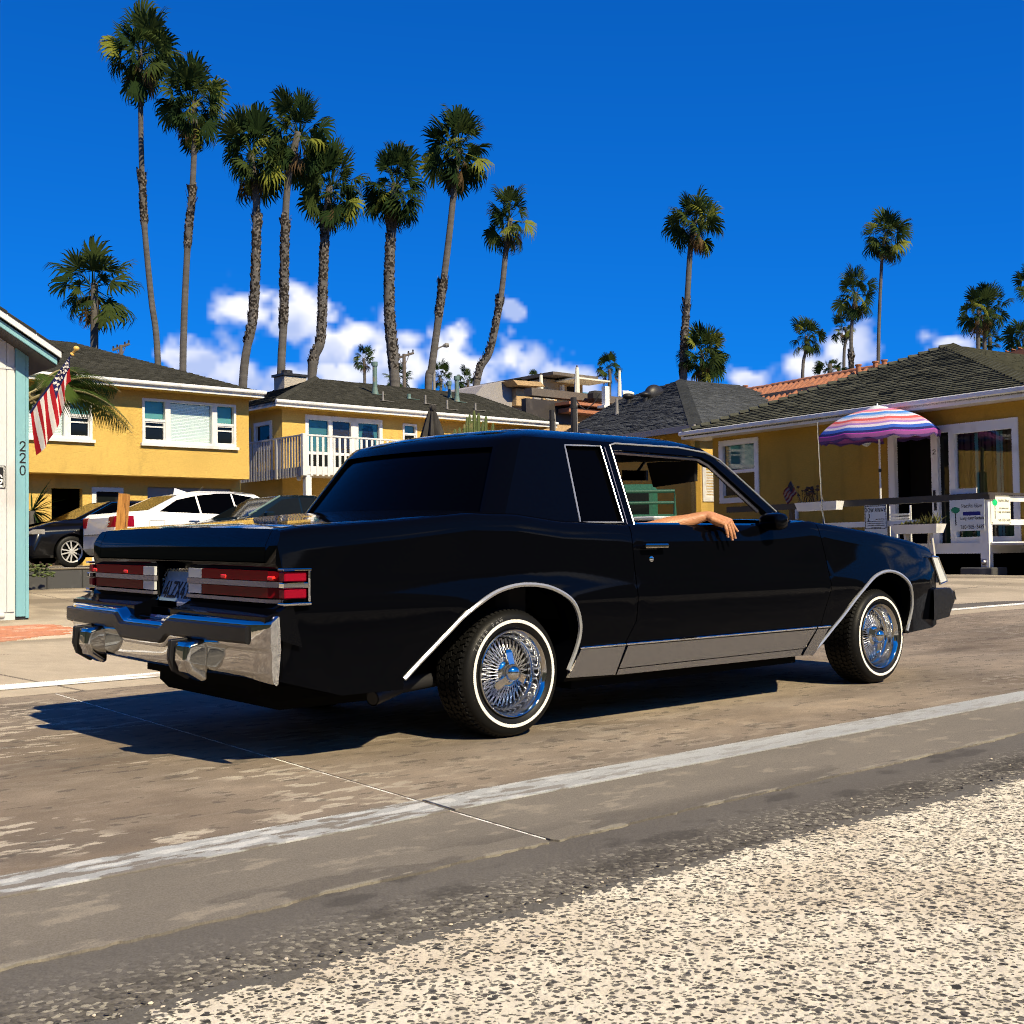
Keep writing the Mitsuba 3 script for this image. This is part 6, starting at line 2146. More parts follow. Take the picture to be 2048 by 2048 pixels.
def ribbed(path, w):
    p = np.array(path)
    m_ = tube(np.array([p[0] + (p[-1] - p[0]) * t for t in np.linspace(0, 1, 9)]), w * np.array([.95, 1, 1, 1, 1, 1, .95, .82, .35]), 14)
    v = np.array(m_.vertices)
    n_ = 14
    for i in range(9):
        c = p[0] + (p[-1] - p[0]) * i / 8
        for j in range(0, n_, 2):
            v[i * n_ + j] = c + (v[i * n_ + j] - c) * .72
    return tm(v, m_.faces)


base = at(945, 900, D)
for (x0, y0, x1, y1, w) in ((949, 900, 948, 821, .048), (940, 900, 939, 829, .045), (955, 900, 957, 826, .05), (934, 895, 934, 834, .04), (945, 900, 943, 842, .045), (962, 895, 966, 842, .04), (969, 890, 972, 832, .045), (928, 892, 929, 848, .04), (984, 880, 986, 846, .035), (909, 890, 910, 858, .04), (920, 890, 919, 855, .035), (979, 884, 975, 868, .03), (952, 900, 952, 858, .045)):
    obj('stem', column(x0, y0, x1, y1, w), 'cactus_green', k, smooth=35)
obj('trunk', tube([(base[0], base[1], .2), base], .14, 10), 'cactus_green', k)

# ---------------------------------------------------------------- palms
def fan_frond(seed, Lp, Lb, span, droop, nseg=17):
    """a fan leaf that grows along +x from the crown's centre"""
    r = np.random.default_rng(seed)
    V, F = [], []
    ts = np.linspace(0, 1, 5)
    hx = Lp
    hz = -.10 * Lp * droop
    for i, t in enumerate(ts):        # leaf stem
        c = np.array([Lp * t, 0, hz * t * t])
        w = .030 * (1 - .55 * t)
        V += [c + (0, -w, 0), c + (0, w, 0), c + (0, 0, -w)]
        if i:
            b = (i - 1) * 3
            for q in range(3):
                a0, a1 = b + q, b + (q + 1) % 3
                F += [(a0, a1, a1 + 3), (a0, a1 + 3, a0 + 3)]
    stem = tm(V, F)
    V, F = [], []
    O = np.array([hx, 0, hz])
    for k in range(nseg):
        a = (k / (nseg - 1) - .5) * span + r.normal(0, .03)
        L = Lb * (1 - .28 * abs(a / (span / 2)) ** 2) * r.uniform(.88, 1.08)
        d = np.array([math.cos(a), math.sin(a), 0])
        s = np.array([-math.sin(a), math.cos(a), 0])
        wid = L * .52 * span / nseg * .62
        fold = .05 * L * (1 if k % 2 else -1)
        dr_ = droop * (.6 + .8 * r.random())
        mid_ = O + d * L * .52 + np.array([0, 0, fold * .3 - .10 * L * abs(math.sin(a)) - .04 * L * dr_])
        m2 = O + d * L * .80 + s * r.normal(0, .03) * L + np.array([0, 0, -.16 * L * dr_ - .12 * L * abs(math.sin(a))])
        tip = O + d * L * (.98 - .12 * dr_) + s * r.normal(0, .06) * L + np.array([0, 0, -.42 * L * dr_ - .12 * L * abs(math.sin(a))])
        i0 = len(V)
        V += [O - s * wid * .12, O + s * wid * .12, mid_ - s * wid, mid_ + s * wid + (0, 0, fold * .35), m2 - s * wid * .55, m2 + s * wid * .55, tip]
        F += [(i0, i0 + 1, i0 + 3), (i0, i0 + 3, i0 + 2), (i0 + 2, i0 + 3, i0 + 5), (i0 + 2, i0 + 5, i0 + 4), (i0 + 4, i0 + 5, i0 + 6)]
    return stem, tm(V, F)


FR = []
for sd_, Lp, Lb, sp, dr_ in ((1, .80, .95, 3.6, .55), (2, .86, .90, 3.3, .8), (3, .78, 1.0, 3.8, 1.0), (4, .92, .88, 3.4, 1.25), (5, .70, .95, 2.9, .35)):
    FR.append(fan_frond(sd_, Lp, Lb, sp, dr_))
for sd_, Lp, Lb, sp, dr_ in ((6, .62, .95, 1.7, 1.0), (7, .55, 1.05, 1.3, .7)):
    FR.append(fan_frond(sd_, Lp, Lb, sp, dr_))
LEAFM = ['palm_leaf', 'palm_leaf_mid', 'palm_leaf_backlit', 'palm_leaf_dry']
FPLY = {(i, m_): mikit.ply(cat_([s_, b_]), m_) for i, (s_, b_) in enumerate(FR) for m_ in LEAFM if (i < 5) == (m_ != 'palm_leaf_dry') or m_ == 'palm_leaf_dry'}


def fan_palm(lab, cx, cy, rx, ry, trunk, D, seed, boots=None, single=False, n=60, tw=.17, sparse=False, low=-78, group=None):
    """crown centre and radii, trunk points top to bottom and boot range in the photograph's pixels, at distance D"""
    r = random.Random(seed)
    k = thing('palm_tree', lab, 'palm tree', group)
    C0 = at(cx, cy + ry * .06, D)
    sx, sz = rx * D / FPX / 1.60, ry * D / FPX / 1.48
    tw = tw * .76
    lop = np.array([r.uniform(-.12, .12), r.uniform(-.12, .12), 0])
    sc = (sx + sz) / 2
    meshes = []
    for i in range(n):
        u = (i + .5) / n
        el = math.radians(86 - (86 - low) * u ** .92 + r.uniform(-16, 16))
        az = i * 2.39996 + r.uniform(-.7, .7)
        dry = u > .80
        kind = r.choice((0, 1, 4)) if u < .30 else (r.choice((1, 2, 3)) if u < .8 else r.choice((5, 6, 3)))
        if dry and kind >= 5:
            m_ = 'palm_leaf_dry' if r.random() < .8 else 'palm_leaf_dry'
        else:
            q = r.random()
            m_ = 'palm_leaf' if q < .58 else ('palm_leaf_mid' if q < .90 else 'palm_leaf_backlit')
            if u < .2:
                m_ = 'palm_leaf_mid' if q < .5 else 'palm_leaf'
        ca, sa_, ce, se = math.cos(az), math.sin(az), math.cos(el), math.sin(el)
        ex = np.array([ca * ce, sa_ * ce, se])
        ey = np.array([-sa_, ca, 0])
        roll = r.uniform(-1.15, 1.15) * (1 if .25 < u < .85 else .6)
        ez = np.cross(ex, ey)
        ey, ez = ey * math.cos(roll) + ez * math.sin(roll), ez * math.cos(roll) - ey * math.sin(roll)
        s_ = sc * (r.uniform(.88, 1.14) if r.random() < .62 else r.uniform(.45, .85)) * (1.0 if el > -.6 else .92)
        O = C0 + lop * sc + np.array([ca * .10, sa_ * .10, -.5 * u * sc])
        S = np.diag([sx / sc, sx / sc, sz / sc])
        M = frame(O, S @ ex * s_, S @ ey * s_, S @ ez * s_)
        if single:
            meshes.append((m_ if (kind, m_) in FPLY else 'palm_leaf', moved(cat_(list(FR[kind])), M)))
        else:
            obj('frond', FPLY[(kind, m_)] if (kind, m_) in FPLY else FPLY[(1, 'palm_leaf')], None, k, tw=T(M))
    if single:
        for m_ in sorted(set(a for a, b in meshes)):
            obj('crown', cat_([b for a, b in meshes if a == m_]), m_, k)
    P = [C0 - (0, 0, .1)] + [at(x, y, D) for x, y in trunk]
    d = P[-1] - P[-2]
    if P[-1][2] > .5:
        P.append(P[-1] + np.array([d[0] * .3, d[1] * .3, -P[-1][2]]))
    P = smooth_poly(P, 6)
    nn_ = len(P)
    zz = np.array([p[2] for p in P])
    rad_ = tw * (.74 + .42 * (zz.max() - zz) / max(zz.max(), 1))
    bm = []
    if boots:
        y0, y1 = boots
        z1_, z0_ = at(cx, y0, D)[2], at(cx, y1, D)[2]
        rad_ = rad_ * np.where((zz < z1_) & (zz > z0_), 1.15, 1.0)
        nb = int((z1_ - z0_) * 55)
        for i in range(nb):
            z_ = z0_ + (z1_ - z0_) * r.random()
            c = np.array([np.interp(-z_, -zz, P[:, j]) for j in range(3)])
            q = r.uniform(0, 6.283)
            R_ = float(np.interp(-z_, -zz, rad_))
            o = np.array([math.cos(q), math.sin(q), 0])
            t_ = np.array([-math.sin(q), math.cos(q), 0])
            top = 1.0 + (1.2 if z1_ - z_ < .5 else 0)
            w_, h_ = r.uniform(.05, .11), r.uniform(.12, .26) * top
            out = r.uniform(.02, .07) * top
            b0_ = c + o * R_ * .96
            bm.append(tm([b0_ - t_ * w_, b0_ + t_ * w_, b0_ + o * out + t_ * w_ * .6 + (0, 0, h_), b0_ + o * out - t_ * w_ * .6 + (0, 0, h_), b0_ + o * (out - .03) + (0, 0, h_ * .8)], [(0, 1, 2), (0, 2, 3), (3, 2, 4), (1, 4, 2), (0, 3, 4)]))
    obj('trunk', tube(P, rad_, 14), 'palm_trunk', k, smooth=True)
    if bm:
        obj('boots', cat_(bm), 'palm_boot', k, kind='stuff')
    return k


K = 2048 / 1932
S_ = lambda pts: [(x * K, y * K) for x, y in pts]
PALMS = [
    ('shorter open-crowned palm behind the ridge of the left yellow house', 178, 525, 82, 78, [(178, 590), (178, 655)], 46, None, dict(n=34, low=-62, tw=.24)),
    ('tallest palm, at the far left of the row, thin curving trunk', 265, 85, 70, 82, [(265, 172), (267, 300), (272, 420), (285, 560), (298, 688)], 57, (335, 425), dict(tw=.20)),
    ('second palm of the row from the left, shaggy crown and ragged collar on its trunk', 367, 182, 66, 80, [(367, 265), (362, 370), (353, 480), (345, 700)], 56, (365, 470), dict(tw=.22)),
    ('third palm of the row from the left with drooping brown skirt', 472, 280, 64, 84, [(483, 372), (483, 480), (477, 600), (458, 730)], 54, (412, 650), dict(n=60, tw=.26)),
    ('fourth palm of the row from the left, crown overlapping its left neighbour', 562, 240, 60, 82, [(545, 330), (538, 425), (535, 600), (530, 735)], 54, (420, 620), dict(tw=.25)),
    ('fifth palm of the row, trunk leaning left at its foot', 622, 342, 62, 78, [(614, 425), (610, 520), (605, 640), (588, 718)], 56, (418, 690), dict(tw=.28)),
    ('sixth palm of the row with thick dark rough trunk', 746, 338, 60, 74, [(740, 412), (735, 500), (735, 600), (745, 735)], 58, (415, 700), dict(tw=.33)),
    ('palm with a wide round crown and a bare trunk leaning to the right', 867, 272, 64, 74, [(858, 345), (848, 440), (835, 545), (815, 690), (808, 740)], 59, (535, 600), dict(tw=.25)),
    ('smaller palm ending the row, trunk leaning steeply to the right', 963, 405, 45, 60, [(955, 468), (945, 560), (925, 660), (897, 742)], 61, (565, 720), dict(n=44, tw=.23)),
    ('tall solitary palm above the blue-grey roof', 1310, 408, 53, 60, [(1303, 465), (1297, 560), (1289, 712)], 62, (575, 712), dict(tw=.24)),
    ('short bushy palm right behind the solitary tall palm', 1325, 660, 46, 52, [(1322, 705), (1320, 760)], 62, None, {}),
    ('small palm with bare thin trunk right of centre above the tiled roof', 1521, 628, 32, 40, [(1520, 662), (1514, 730)], 75, None, dict(n=34)),
    ('dense palm left of the tall straight one, knotted foot on its trunk', 1615, 545, 40, 48, [(1608, 600), (1606, 700)], 70, (672, 700), dict(n=40)),
    ('low palm half hidden behind the dense right-hand palm', 1593, 612, 25, 28, [(1597, 635), (1592, 705)], 80, None, dict(n=28)),
    ('tall straight palm above the grey cottage roof', 1670, 438, 45, 48, [(1664, 488), (1657, 700)], 78, None, dict(n=44)),
    ('twin-trunked palm crown above the cottage ridge, left stem', 1846, 580, 42, 46, [(1846, 618), (1846, 680)], 66, None, dict(n=38)),
    ('twin-trunked palm crown above the cottage ridge, right stem', 1866, 572, 40, 44, [(1860, 618), (1858, 680)], 67, None, dict(n=38)),
    ('palm cut by the right edge of the photo, upper of the two', 1945, 532, 32, 38, [(1945, 570), (1945, 700)], 62, None, dict(n=34)),
    ('palm cut by the right edge of the photo, lower of the two', 1932, 632, 34, 40, [(1934, 670), (1936, 720)], 58, None, dict(n=36)),
]
for i, (lab, cx, cy, rx, ry, tr_, D, bt, kw) in enumerate(PALMS):
    fan_palm(lab, cx * K, cy * K, rx * K, ry * K, S_(tr_), D, 100 + i, boots=tuple(b * K for b in bt) if bt else None, **kw)
for i, (lab, cx, cy, rx, ry, tr_, D) in enumerate([
    ('small far palm over the balcony house ridge, left of the vent pipe', 686, 672, 22, 26, [(688, 695), (688, 730)], 95),
    ('far palm behind the utility pole', 752, 708, 28, 24, [(752, 722), (752, 740)], 90),
    ('far palm behind the bare leaning trunk', 829, 704, 22, 26, [(832, 725), (832, 745)], 95),
    ('far palm just left of the steepest leaning trunk', 882, 713, 19, 24, [(883, 730), (883, 750)], 98),
    ('tiny far palm above the brown gabled house', 1006, 712, 14, 15, [(1006, 725), (1006, 745)], 110),
    ('mid-distance palm beside the slim white umbrella', 1150, 692, 25, 30, [(1151, 720), (1150, 760)], 80),
    ('low far palm below the twin-stemmed crowns', 1868, 638, 26, 16, [(1868, 650), (1868, 670)], 75),
    ('young pale-green palm sprouting over the tiled roof', 1566, 694, 30, 22, [(1566, 705), (1566, 715)], 58)]):
    fan_palm(lab, cx * K, cy * K, rx * K, ry * K, S_(tr_), D, 300 + i, single=True, n=26 if i != 7 else 16, tw=.2, low=-60 if i != 7 else 5)


# feather palms: one beside the shed, a dark one by the far terraces
def feather(P0, az, L, rise, fall, m_, seed, nl=44, wl=.56, lw_=.014):
    r = random.Random(seed)
    d = np.array([math.cos(az), math.sin(az), 0])
    pts = [np.array(P0) + d * L * t * (1 - .12 * t) + np.array([0, 0, L * (rise * t - fall * t * t)]) for t in np.linspace(0, 1, 24)]
    pts = np.array(pts)
    stem = tube(pts, np.linspace(.026, .006, 24), 6)
    V, F = [], []
    for i in range(nl):
        t = .12 + .87 * i / nl
        j = t * 23
        a_ = int(min(j, 22))
        c = pts[a_] + (pts[a_ + 1] - pts[a_]) * (j - a_)
        tg = pts[a_ + 1] - pts[a_]
        tg /= np.linalg.norm(tg)
        s = np.cross(tg, (0, 0, 1))
        s /= np.linalg.norm(s)
        u = np.cross(s, tg)
        ln = wl * (math.sin(math.pi * min(1, .18 + t * .86)) ** .6) * r.uniform(.85, 1.1)
        for sg_ in (-1, 1):
            di = tg * .60 + s * sg_ * .62 + u * (.10 if sg_ > 0 else -.35)
            di /= np.linalg.norm(di)
            w_ = np.cross(di, u)
            w_ = w_ / np.linalg.norm(w_) * lw_
            m1 = c + di * ln * .55 - (0, 0, .05 * ln)
            tp = c + di * ln + np.array([0, 0, -.30 * ln])
            i0 = len(V)
            V += [c - w_ * .6, c + w_ * .6, m1 + w_, m1 - w_, tp]
            F += [(i0, i0 + 1, i0 + 2), (i0, i0 + 2, i0 + 3), (i0 + 3, i0 + 2, i0 + 4)]
    return stem, tm(V, F)


fp = thing('feather_palm', 'arching green feather palm fronds between the white building and the left yellow house', 'palm')
FY = 16.2
base = on_y(30, 760, FY)
base[2] = on_y(60, 800, FY)[2]
for i, (az, L, ri, fa_, sd_) in enumerate(((.06, 2.1, .78, .88, 1), (-.10, 2.2, .40, .60, 2), (.30, 2.1, .95, .90, 3), (-.45, 2.0, .60, .8, 4), (.55, 1.9, 1.2, .95, 5), (-.22, 1.7, .95, .8, 6), (2.4, 2.2, .9, .9, 7), (3.6, 2.2, .8, .9, 8), (4.6, 2.0, .8, .9, 9), (1.3, 2.2, .9, .9, 10))):
    s_, b_ = feather(base + np.array([.05 * i, 0, -.05]), az, L, ri, fa_, 'feather_leaf', sd_)
    k = obj('frond', b_, 'feather_leaf', fp)
    obj('stem', s_, 'frond_stem', k)
obj('trunk', tube([(base[0], base[1], .2), base + (0, 0, .05)], [.22, .17], 12), 'palm_trunk', fp)
fp = thing('feather_palm', 'dark spiky feather palm in front of the far brown house', 'palm')
D = 60
base = at(1027, 800, D)
for i, (x, y) in enumerate(((1005, 762), (1040, 757), (1062, 776), (985, 790), (1070, 800), (1022, 768), (998, 778), (1052, 764), (1065, 790))):
    e_ = at(x, y, D + (-1) ** i * .5)
    d_ = e_ - base
    L = np.linalg.norm(d_)
    s_, b_ = feather(base, math.atan2(d_[1], d_[0]), max(np.hypot(d_[0], d_[1]), .3) * 1.25, d_[2] / max(np.hypot(d_[0], d_[1]), .3) * 1.15, .35 * abs(d_[2]) / max(np.hypot(d_[0], d_[1]), .3), 'feather_leaf_dark', 40 + i, 34, .46, .035)
    obj('frond', cat_([s_, b_]), 'feather_leaf_dark', fp)
obj('trunk', tube([(base[0], base[1], .1), base], .15, 10), 'palm_trunk', fp)

# yucca by the shed
yk = thing('yucca', 'spiky dark yucca against the lower wall beside the white building', 'plant')
yO = on_y(64, 1022, 25.0)
r = random.Random(9)
V, F = [], []
for i in range(60):
    az, el = r.uniform(-1.4, 1.6), math.radians(r.uniform(-75, 70))
    L = r.uniform(.55, 1.0)
    d = np.array([math.cos(az) * math.cos(el), math.sin(az) * math.cos(el) * .8 - .2, math.sin(el)])
    s = np.cross(d, (0, .3, 1))
    s = s / np.linalg.norm(s) * .022
    tp = yO + d * L - np.array([0, 0, .12 * L])
    m1 = yO + d * L * .5
    i0 = len(V)
    V += [yO - s * .8, yO + s * .8, m1 + s, m1 - s, tp]
    F += [(i0, i0 + 1, i0 + 2), (i0, i0 + 2, i0 + 3), (i0 + 3, i0 + 2, i0 + 4)]
obj('leaves', tm(V, F), 'palm_leaf', yk, kind='stuff')
obj('trunk', tube([(yO[0], yO[1], LOT), yO], .09, 8), 'palm_trunk', yk)

# post of raw wood behind the coupe's boot lid
wp = thing('wooden_post', 'raw orange wooden post standing behind the coupe trunk', 'post')
pY = 13.4
a_, b_ = on_y(249, 988, pY), on_y(241, 1075, pY)
wpx = 20 * ((a_ - CAM) @ FWD) / FPX
obj('post', tube([b_ + (b_ - a_) * ((b_[2] - .1) / (a_[2] - b_[2])), a_], wpx * .62, 4, True), 'post_wood', wp, smooth=False)
sh = thing('low_shrub', 'small flowering shrub at the foot of the white building', 'plant')
r = random.Random(12)
sO = on_y(72, 1140, 15.9)
obj('leaves', cat_([ico(sO + np.array([r.uniform(-.25, .3), r.uniform(-.2, .2), r.uniform(-.12, .10)]), r.uniform(.02, .04), 0, (1, 1, .5)) for _ in range(120)]), 'cactus_green', sh, kind='stuff')
obj('blossom', cat_([ico(sO + np.array([r.uniform(-.2, .25), r.uniform(-.25, .0), r.uniform(-.02, .12)]), .022, 1) for _ in range(5)]), 'dead_flower', sh, kind='stuff')

# ---------------------------------------------------------------- parked vehicles
def alloy():
    out = [lathe([(.205, .06), (.222, .085), (.232, .09), (.236, .075), (.23, .0)], 48)]
    for k in range(5):
        a = k * 2 * math.pi / 5
        for s in (-1, 1):
            q = mani(hullm([(x, s * (.012 + .15 * (x - .03)) + dy, h) for x in (.03, .215) for dy in (-.014, .014) for h in (.05, .075)]))
            q.apply_transform(rot(math.degrees(a) + s * 3, (0, 0, 1)))
            out.append(q)
    out.append(lathe([(.055, .05), (.05, .085), (0, .09)], 20))
    return cat_(out)


AL, AT = mikit.ply(alloy(), 'silver_paint', smooth=30), mikit.ply(lathe([(.236, .07), (.25, .095), (.30, .095), (.325, .075), (.33, .05), (.33, -.07), (.30, -.11), (.24, -.10)], 64), 'tyre_rubber', smooth=40)
AB = mikit.ply(lathe([(0, .02), (.235, .01)], 32), 'matt_black')


def vehicle(name, lab, cat, O, head, side, section_, plan, arches, wins_, front_glass, rear_glass, paint, wheel_r=.33, wb=(1.38, -1.37), glass='tint_glass', sc=1.0):
    """side: closed outline (x forward, z up); section_: half outline (y, z); plan: half outline (x, y); wins_: side window polygons"""
    k = thing(name, lab, cat)
    M = frame(O, (head * sc, 0, 0), (0, head * sc, 0), (0, 0, sc))
    F = lambda d: man(front_prism(Polygon([(y, z) for y, z in section_] + [(-y, z) for y, z in section_[::-1]]).buffer(d, join_style=2), -3, 3))
    S = lambda d: man(side_prism(Polygon(side).buffer(d, join_style=2), -1.2, 1.2))
    Pp = lambda d: man(plan_prism(Polygon([(x, y) for x, y in plan] + [(x, -y) for x, y in plan[::-1]]).buffer(d, join_style=2), -.5, 3))
    b = F(0) ^ S(0) ^ Pp(0)
    for x in wb:
        circ = [(x + (wheel_r + .055) * math.cos(t), wheel_r + (wheel_r + .055) * math.sin(t)) for t in np.linspace(0, 2 * math.pi, 33)[:-1]]
        for s in (-1, 1):
            b -= man(side_prism(circ, *sorted((s * .55, s * 1.1))))
    obj('body', moved(mani(b), M), paint, k, smooth=35)
    sh_ = F(.004) - F(-.03)
    for w in wins_:
        for s in (-1, 1):
            obj('side_window', moved(mani((man(side_prism(w, *sorted((s * .2, s * 1.2)))) ^ sh_) ^ Pp(.01)), M), glass, k, smooth=35)
    s2 = S(.004) - S(-.03)
    PATCH[k] = (F(.006) ^ S(.006) ^ Pp(.006)) - (F(-.03) ^ S(-.03) ^ Pp(-.03))
    for nm, (x0, x1, poly) in (('windscreen', front_glass), ('rear_window', rear_glass)):
        obj(nm, moved(mani(man(front_prism(poly, x0, x1)) ^ s2), M), glass, k, smooth=35)
    for x in wb:
        for s in (-1, 1):
            Mw = M @ frame((x, s * (max(y for y, z in section_) - .10), wheel_r), (1, 0, 0), (0, 0, 1) if s < 0 else (0, 0, -1), (0, s, 0)) @ np.diag([wheel_r / .33] * 3 + [1])
            w_ = obj('wheel', AT, None, k, tw=T(Mw))
            obj('rim', AL, None, w_, tw=T(Mw))
            obj('drum', AB, None, w_, tw=T(Mw))
    return k, M


PATCH = {}


def patch(k, M, x0, x1, y0, y1, z0, z1):
    return moved(mani(PATCH[k] ^ man(bx(x0, x1, y0, y1, z0, z1))), M)


SEC = [(0, .16), (.78, .16), (.86, .26), (.90, .50), (.90, .70), (.865, .93), (.62, 1.40), (.50, 1.455), (0, 1.48)]
PLN = [(-2.42, .55), (-2.36, .74), (-2.2, .86), (-1.6, 1.0), (1.7, 1.0), (2.2, .84), (2.38, .68), (2.46, .40)]
SEDAN = [(-2.38, .35), (-2.42, .60), (-2.36, .92), (-2.20, 1.015), (-1.72, 1.05), (-1.05, 1.36), (-.55, 1.455), (.05, 1.475), (.55, 1.42), (1.35, .985), (1.9, .86), (2.30, .72), (2.44, .55), (2.44, .30), (2.3, .20), (-2.2, .22)]
SW = [[(-1.52, 1.03), (-1.12, 1.26), (-.72, 1.345), (-.70, 1.005)], [(-.655, 1.005), (-.675, 1.355), (-.3, 1.395), (.05, 1.405), (.08, .985)], [(.12, .985), (.09, 1.405), (.50, 1.345), (1.14, .985)]]
FG = (0.2, 1.45, [(-.74, 1.0), (.74, 1.0), (.58, 1.40), (-.58, 1.40)])
RG = (-1.9, -.8, [(-.70, 1.06), (.70, 1.06), (.55, 1.38), (-.55, 1.38)])
# black hatchback, nose to the left
wc = on_y(143.7, 1106, 20.7)
k, M = vehicle('parked_car', 'black parked hatchback with five-spoke alloy wheels, nose towards the white building', 'car', (wc[0] + 1.38, 20.7 + .88, LOT), -1,
               [(-2.3, .35), (-2.38, .7), (-2.35, 1.0), (-1.9, 1.12), (-1.2, 1.36), (-.5, 1.46), (.0, 1.47), (.42, 1.42), (1.25, 1.03), (1.9, .90), (2.28, .70), (2.40, .52), (2.40, .30), (2.25, .20), (-2.2, .22)], SEC, PLN, None,
               [[(-1.7, 1.06), (-1.2, 1.28), (-.72, 1.365), (-.70, 1.03)], [(-.655, 1.03), (-.675, 1.37), (-.1, 1.40), (.02, 1.01)], [(.06, 1.01), (-.04, 1.40), (.40, 1.35), (1.08, 1.01)]], FG, RG, 'black_car_paint')
obj('headlamp', patch(k, M, 1.95, 2.5, .62, .95, .70, .80), 'vent_grey', k, smooth=False)
obj('headlamp', patch(k, M, 1.95, 2.5, -.95, -.62, .70, .80), 'vent_grey', k, smooth=False)
obj('side_strip', moved(bx(.90, 1.12, .902, .910, .72, .745), M), 'chrome', k, smooth=False)
obj('window_trim', moved(tube([(1.18, .862, 1.0), (.42, .645, 1.385), (.0, .63, 1.43)], .012, 6), M), 'chrome', k)
# white sedan, tail to the left
rb_ = on_y(203, 1090, 19.1)
k, M = vehicle('parked_car', 'white parked sedan with tinted windows seen from its tail', 'car', (rb_[0] + 2.75, 18.7 + .98, LOT), 1, SEDAN, SEC, PLN, None, SW, FG, RG, 'white_car_paint', sc=1.09)
tl = obj('tail_lamp', patch(k, M, -2.5, -2.05, -.95, -.50, .74, .94), 'red_lens_bright', k, smooth=False)
obj('tail_lamp', patch(k, M, -2.5, -2.05, .50, .95, .74, .94), 'red_lens_bright', k, smooth=False)
obj('lamp_strip', moved(cat_([beam((-2.405, -.50, .83), (-2.24, -.872, .87), .012, .02), beam((-2.405, -.50, .78), (-2.25, -.872, .82), .012, .014)]), M), 'white_lens', tl)
obj('roof_fin', moved(mani(hullm([(-.85, .0, 1.40), (-.55, .0, 1.45), (-.83, .0, 1.53), (-.78, .02, 1.50), (-.78, -.02, 1.50), (-.6, .03, 1.44), (-.6, -.03, 1.44)])), M), 'white_car_paint', k)
obj('bumper_line', moved(bx(-2.435, -2.40, -.55, .55, .60, .615), M), 'vent_grey', k)
obj('fuel_flap', moved(tube([(-1.75, -.892, .86), (-1.45, -.892, .86), (-1.45, -.898, .72), (-1.75, -.898, .72)], .004, 4, closed=True), M), 'vent_grey', k)
for x in (-.68, .10):
    obj('handle', moved(rbx(x - .28, x - .06, -.906, -.88, .84, .865, .008), M), 'chrome', k)
# dark teal car, nose to the left, beside the coupe's rear window
ap = on_y(500, 1030, 16.85)
k, M = vehicle('parked_car', 'dark blue-green parked sedan with clear windows just left of the coupe rear window', 'car', (ap[0] + 1.36, 16.85 + .90, LOT - .02), -1, SEDAN, SEC, PLN, None, SW, FG, RG, 'teal_car_paint', glass='window_glass_dark')
obj('door_mirror', moved(rbx(.88, 1.06, .90, 1.06, .98, 1.09, .03), M), 'teal_car_paint', k)
obj('pillar_trim', moved(tube([(1.34, .80, 1.02), (.52, .62, 1.425)], .02, 6), M), 'vent_metal', k)
obj('papers', moved(bx(.15, .45, .70, .71, 1.06, 1.2), M), 'paper', k)
# dark van roof behind the white sedan
vO = on_y(400, 974, 23.4)
k, M = vehicle('parked_van', 'dark parked minivan behind the white sedan, only its roof showing', 'van', (vO[0] + 1.0, 23.4 + .9, LOT), 1,
               [(-2.35, .35), (-2.40, .8), (-2.30, 1.25), (-1.95, 1.60), (-1.4, 1.70), (-.6, 1.745), (.3, 1.72), (.85, 1.60), (1.75, 1.08), (2.25, .92), (2.45, .60), (2.44, .30), (2.3, .20), (-2.2, .22)],
               [(0, .16), (.78, .16), (.86, .26), (.92, .50), (.92, .75), (.89, 1.0), (.70, 1.62), (.58, 1.70), (0, 1.76)], PLN, None,
               [[(-2.0, 1.1), (-1.75, 1.52), (-.75, 1.60), (-.72, 1.06)], [(-.67, 1.06), (-.70, 1.60), (.1, 1.60), (.14, 1.05)], [(.18, 1.05), (.15, 1.60), (.72, 1.50), (1.45, 1.06)]],
               (.5, 1.9, [(-.74, 1.1), (.74, 1.1), (.60, 1.62), (-.60, 1.62)]), (-2.5, -1.7, [(-.7, 1.1), (.7, 1.1), (.60, 1.55), (-.60, 1.55)]), 'black_car_paint')
obj('antenna', moved(tube([(-.9, -.3, 1.74), (-.62, -.3, 1.98)], .012, 5), M), 'dark_metal', k)
# green truck glimpsed through the coupe's cabin
gt = thing('green_truck', 'green work truck seen through the coupe open window', 'truck')
g0 = at(1283, 1060, 23)
g0[2] = gz(g0[0], g0[1])
Mg = frame(g0 - RIGHT * .25, RIGHT * (1, 1, 0) / np.linalg.norm(RIGHT[:2]), FWD * (1, 1, 0) / np.linalg.norm(FWD[:2]))
for nm, m_, bs in (('bed', rbx(-1.05, .95, 0, 2.6, .62, 1.42, .04), 'green_metal'), ('cab', rbx(-1.0, .9, 2.62, 4.4, .62, 2.15, .12), 'green_metal'), ('rack', cat_([tube([(-1.0, .05, 1.4), (-1.0, .05, 1.86), (.9, .05, 1.86), (.9, .05, 1.4)], .035, 8), tube([(-1.0, .05, 1.64), (.9, .05, 1.64)], .03, 8)]), 'green_metal'),
                   ('rear_window', rbx(-.8, .7, 2.60, 2.618, 1.45, 1.95, .02), 'window_glass_dark'), ('bumper', rbx(-1.0, .9, -.2, -.02, .50, .64, .03), 'dark_metal')):
    obj(nm, moved(m_, Mg), bs, gt)
obj('yellow_plate', moved(rbx(-.50, -.06, -.02, -.003, .82, 1.10, .01), Mg), 'yellow_plate', gt)
obj('plate_band', moved(rbx(-.46, -.10, -.026, -.0205, .98, 1.07, .004), Mg), 'plate_orange', gt)
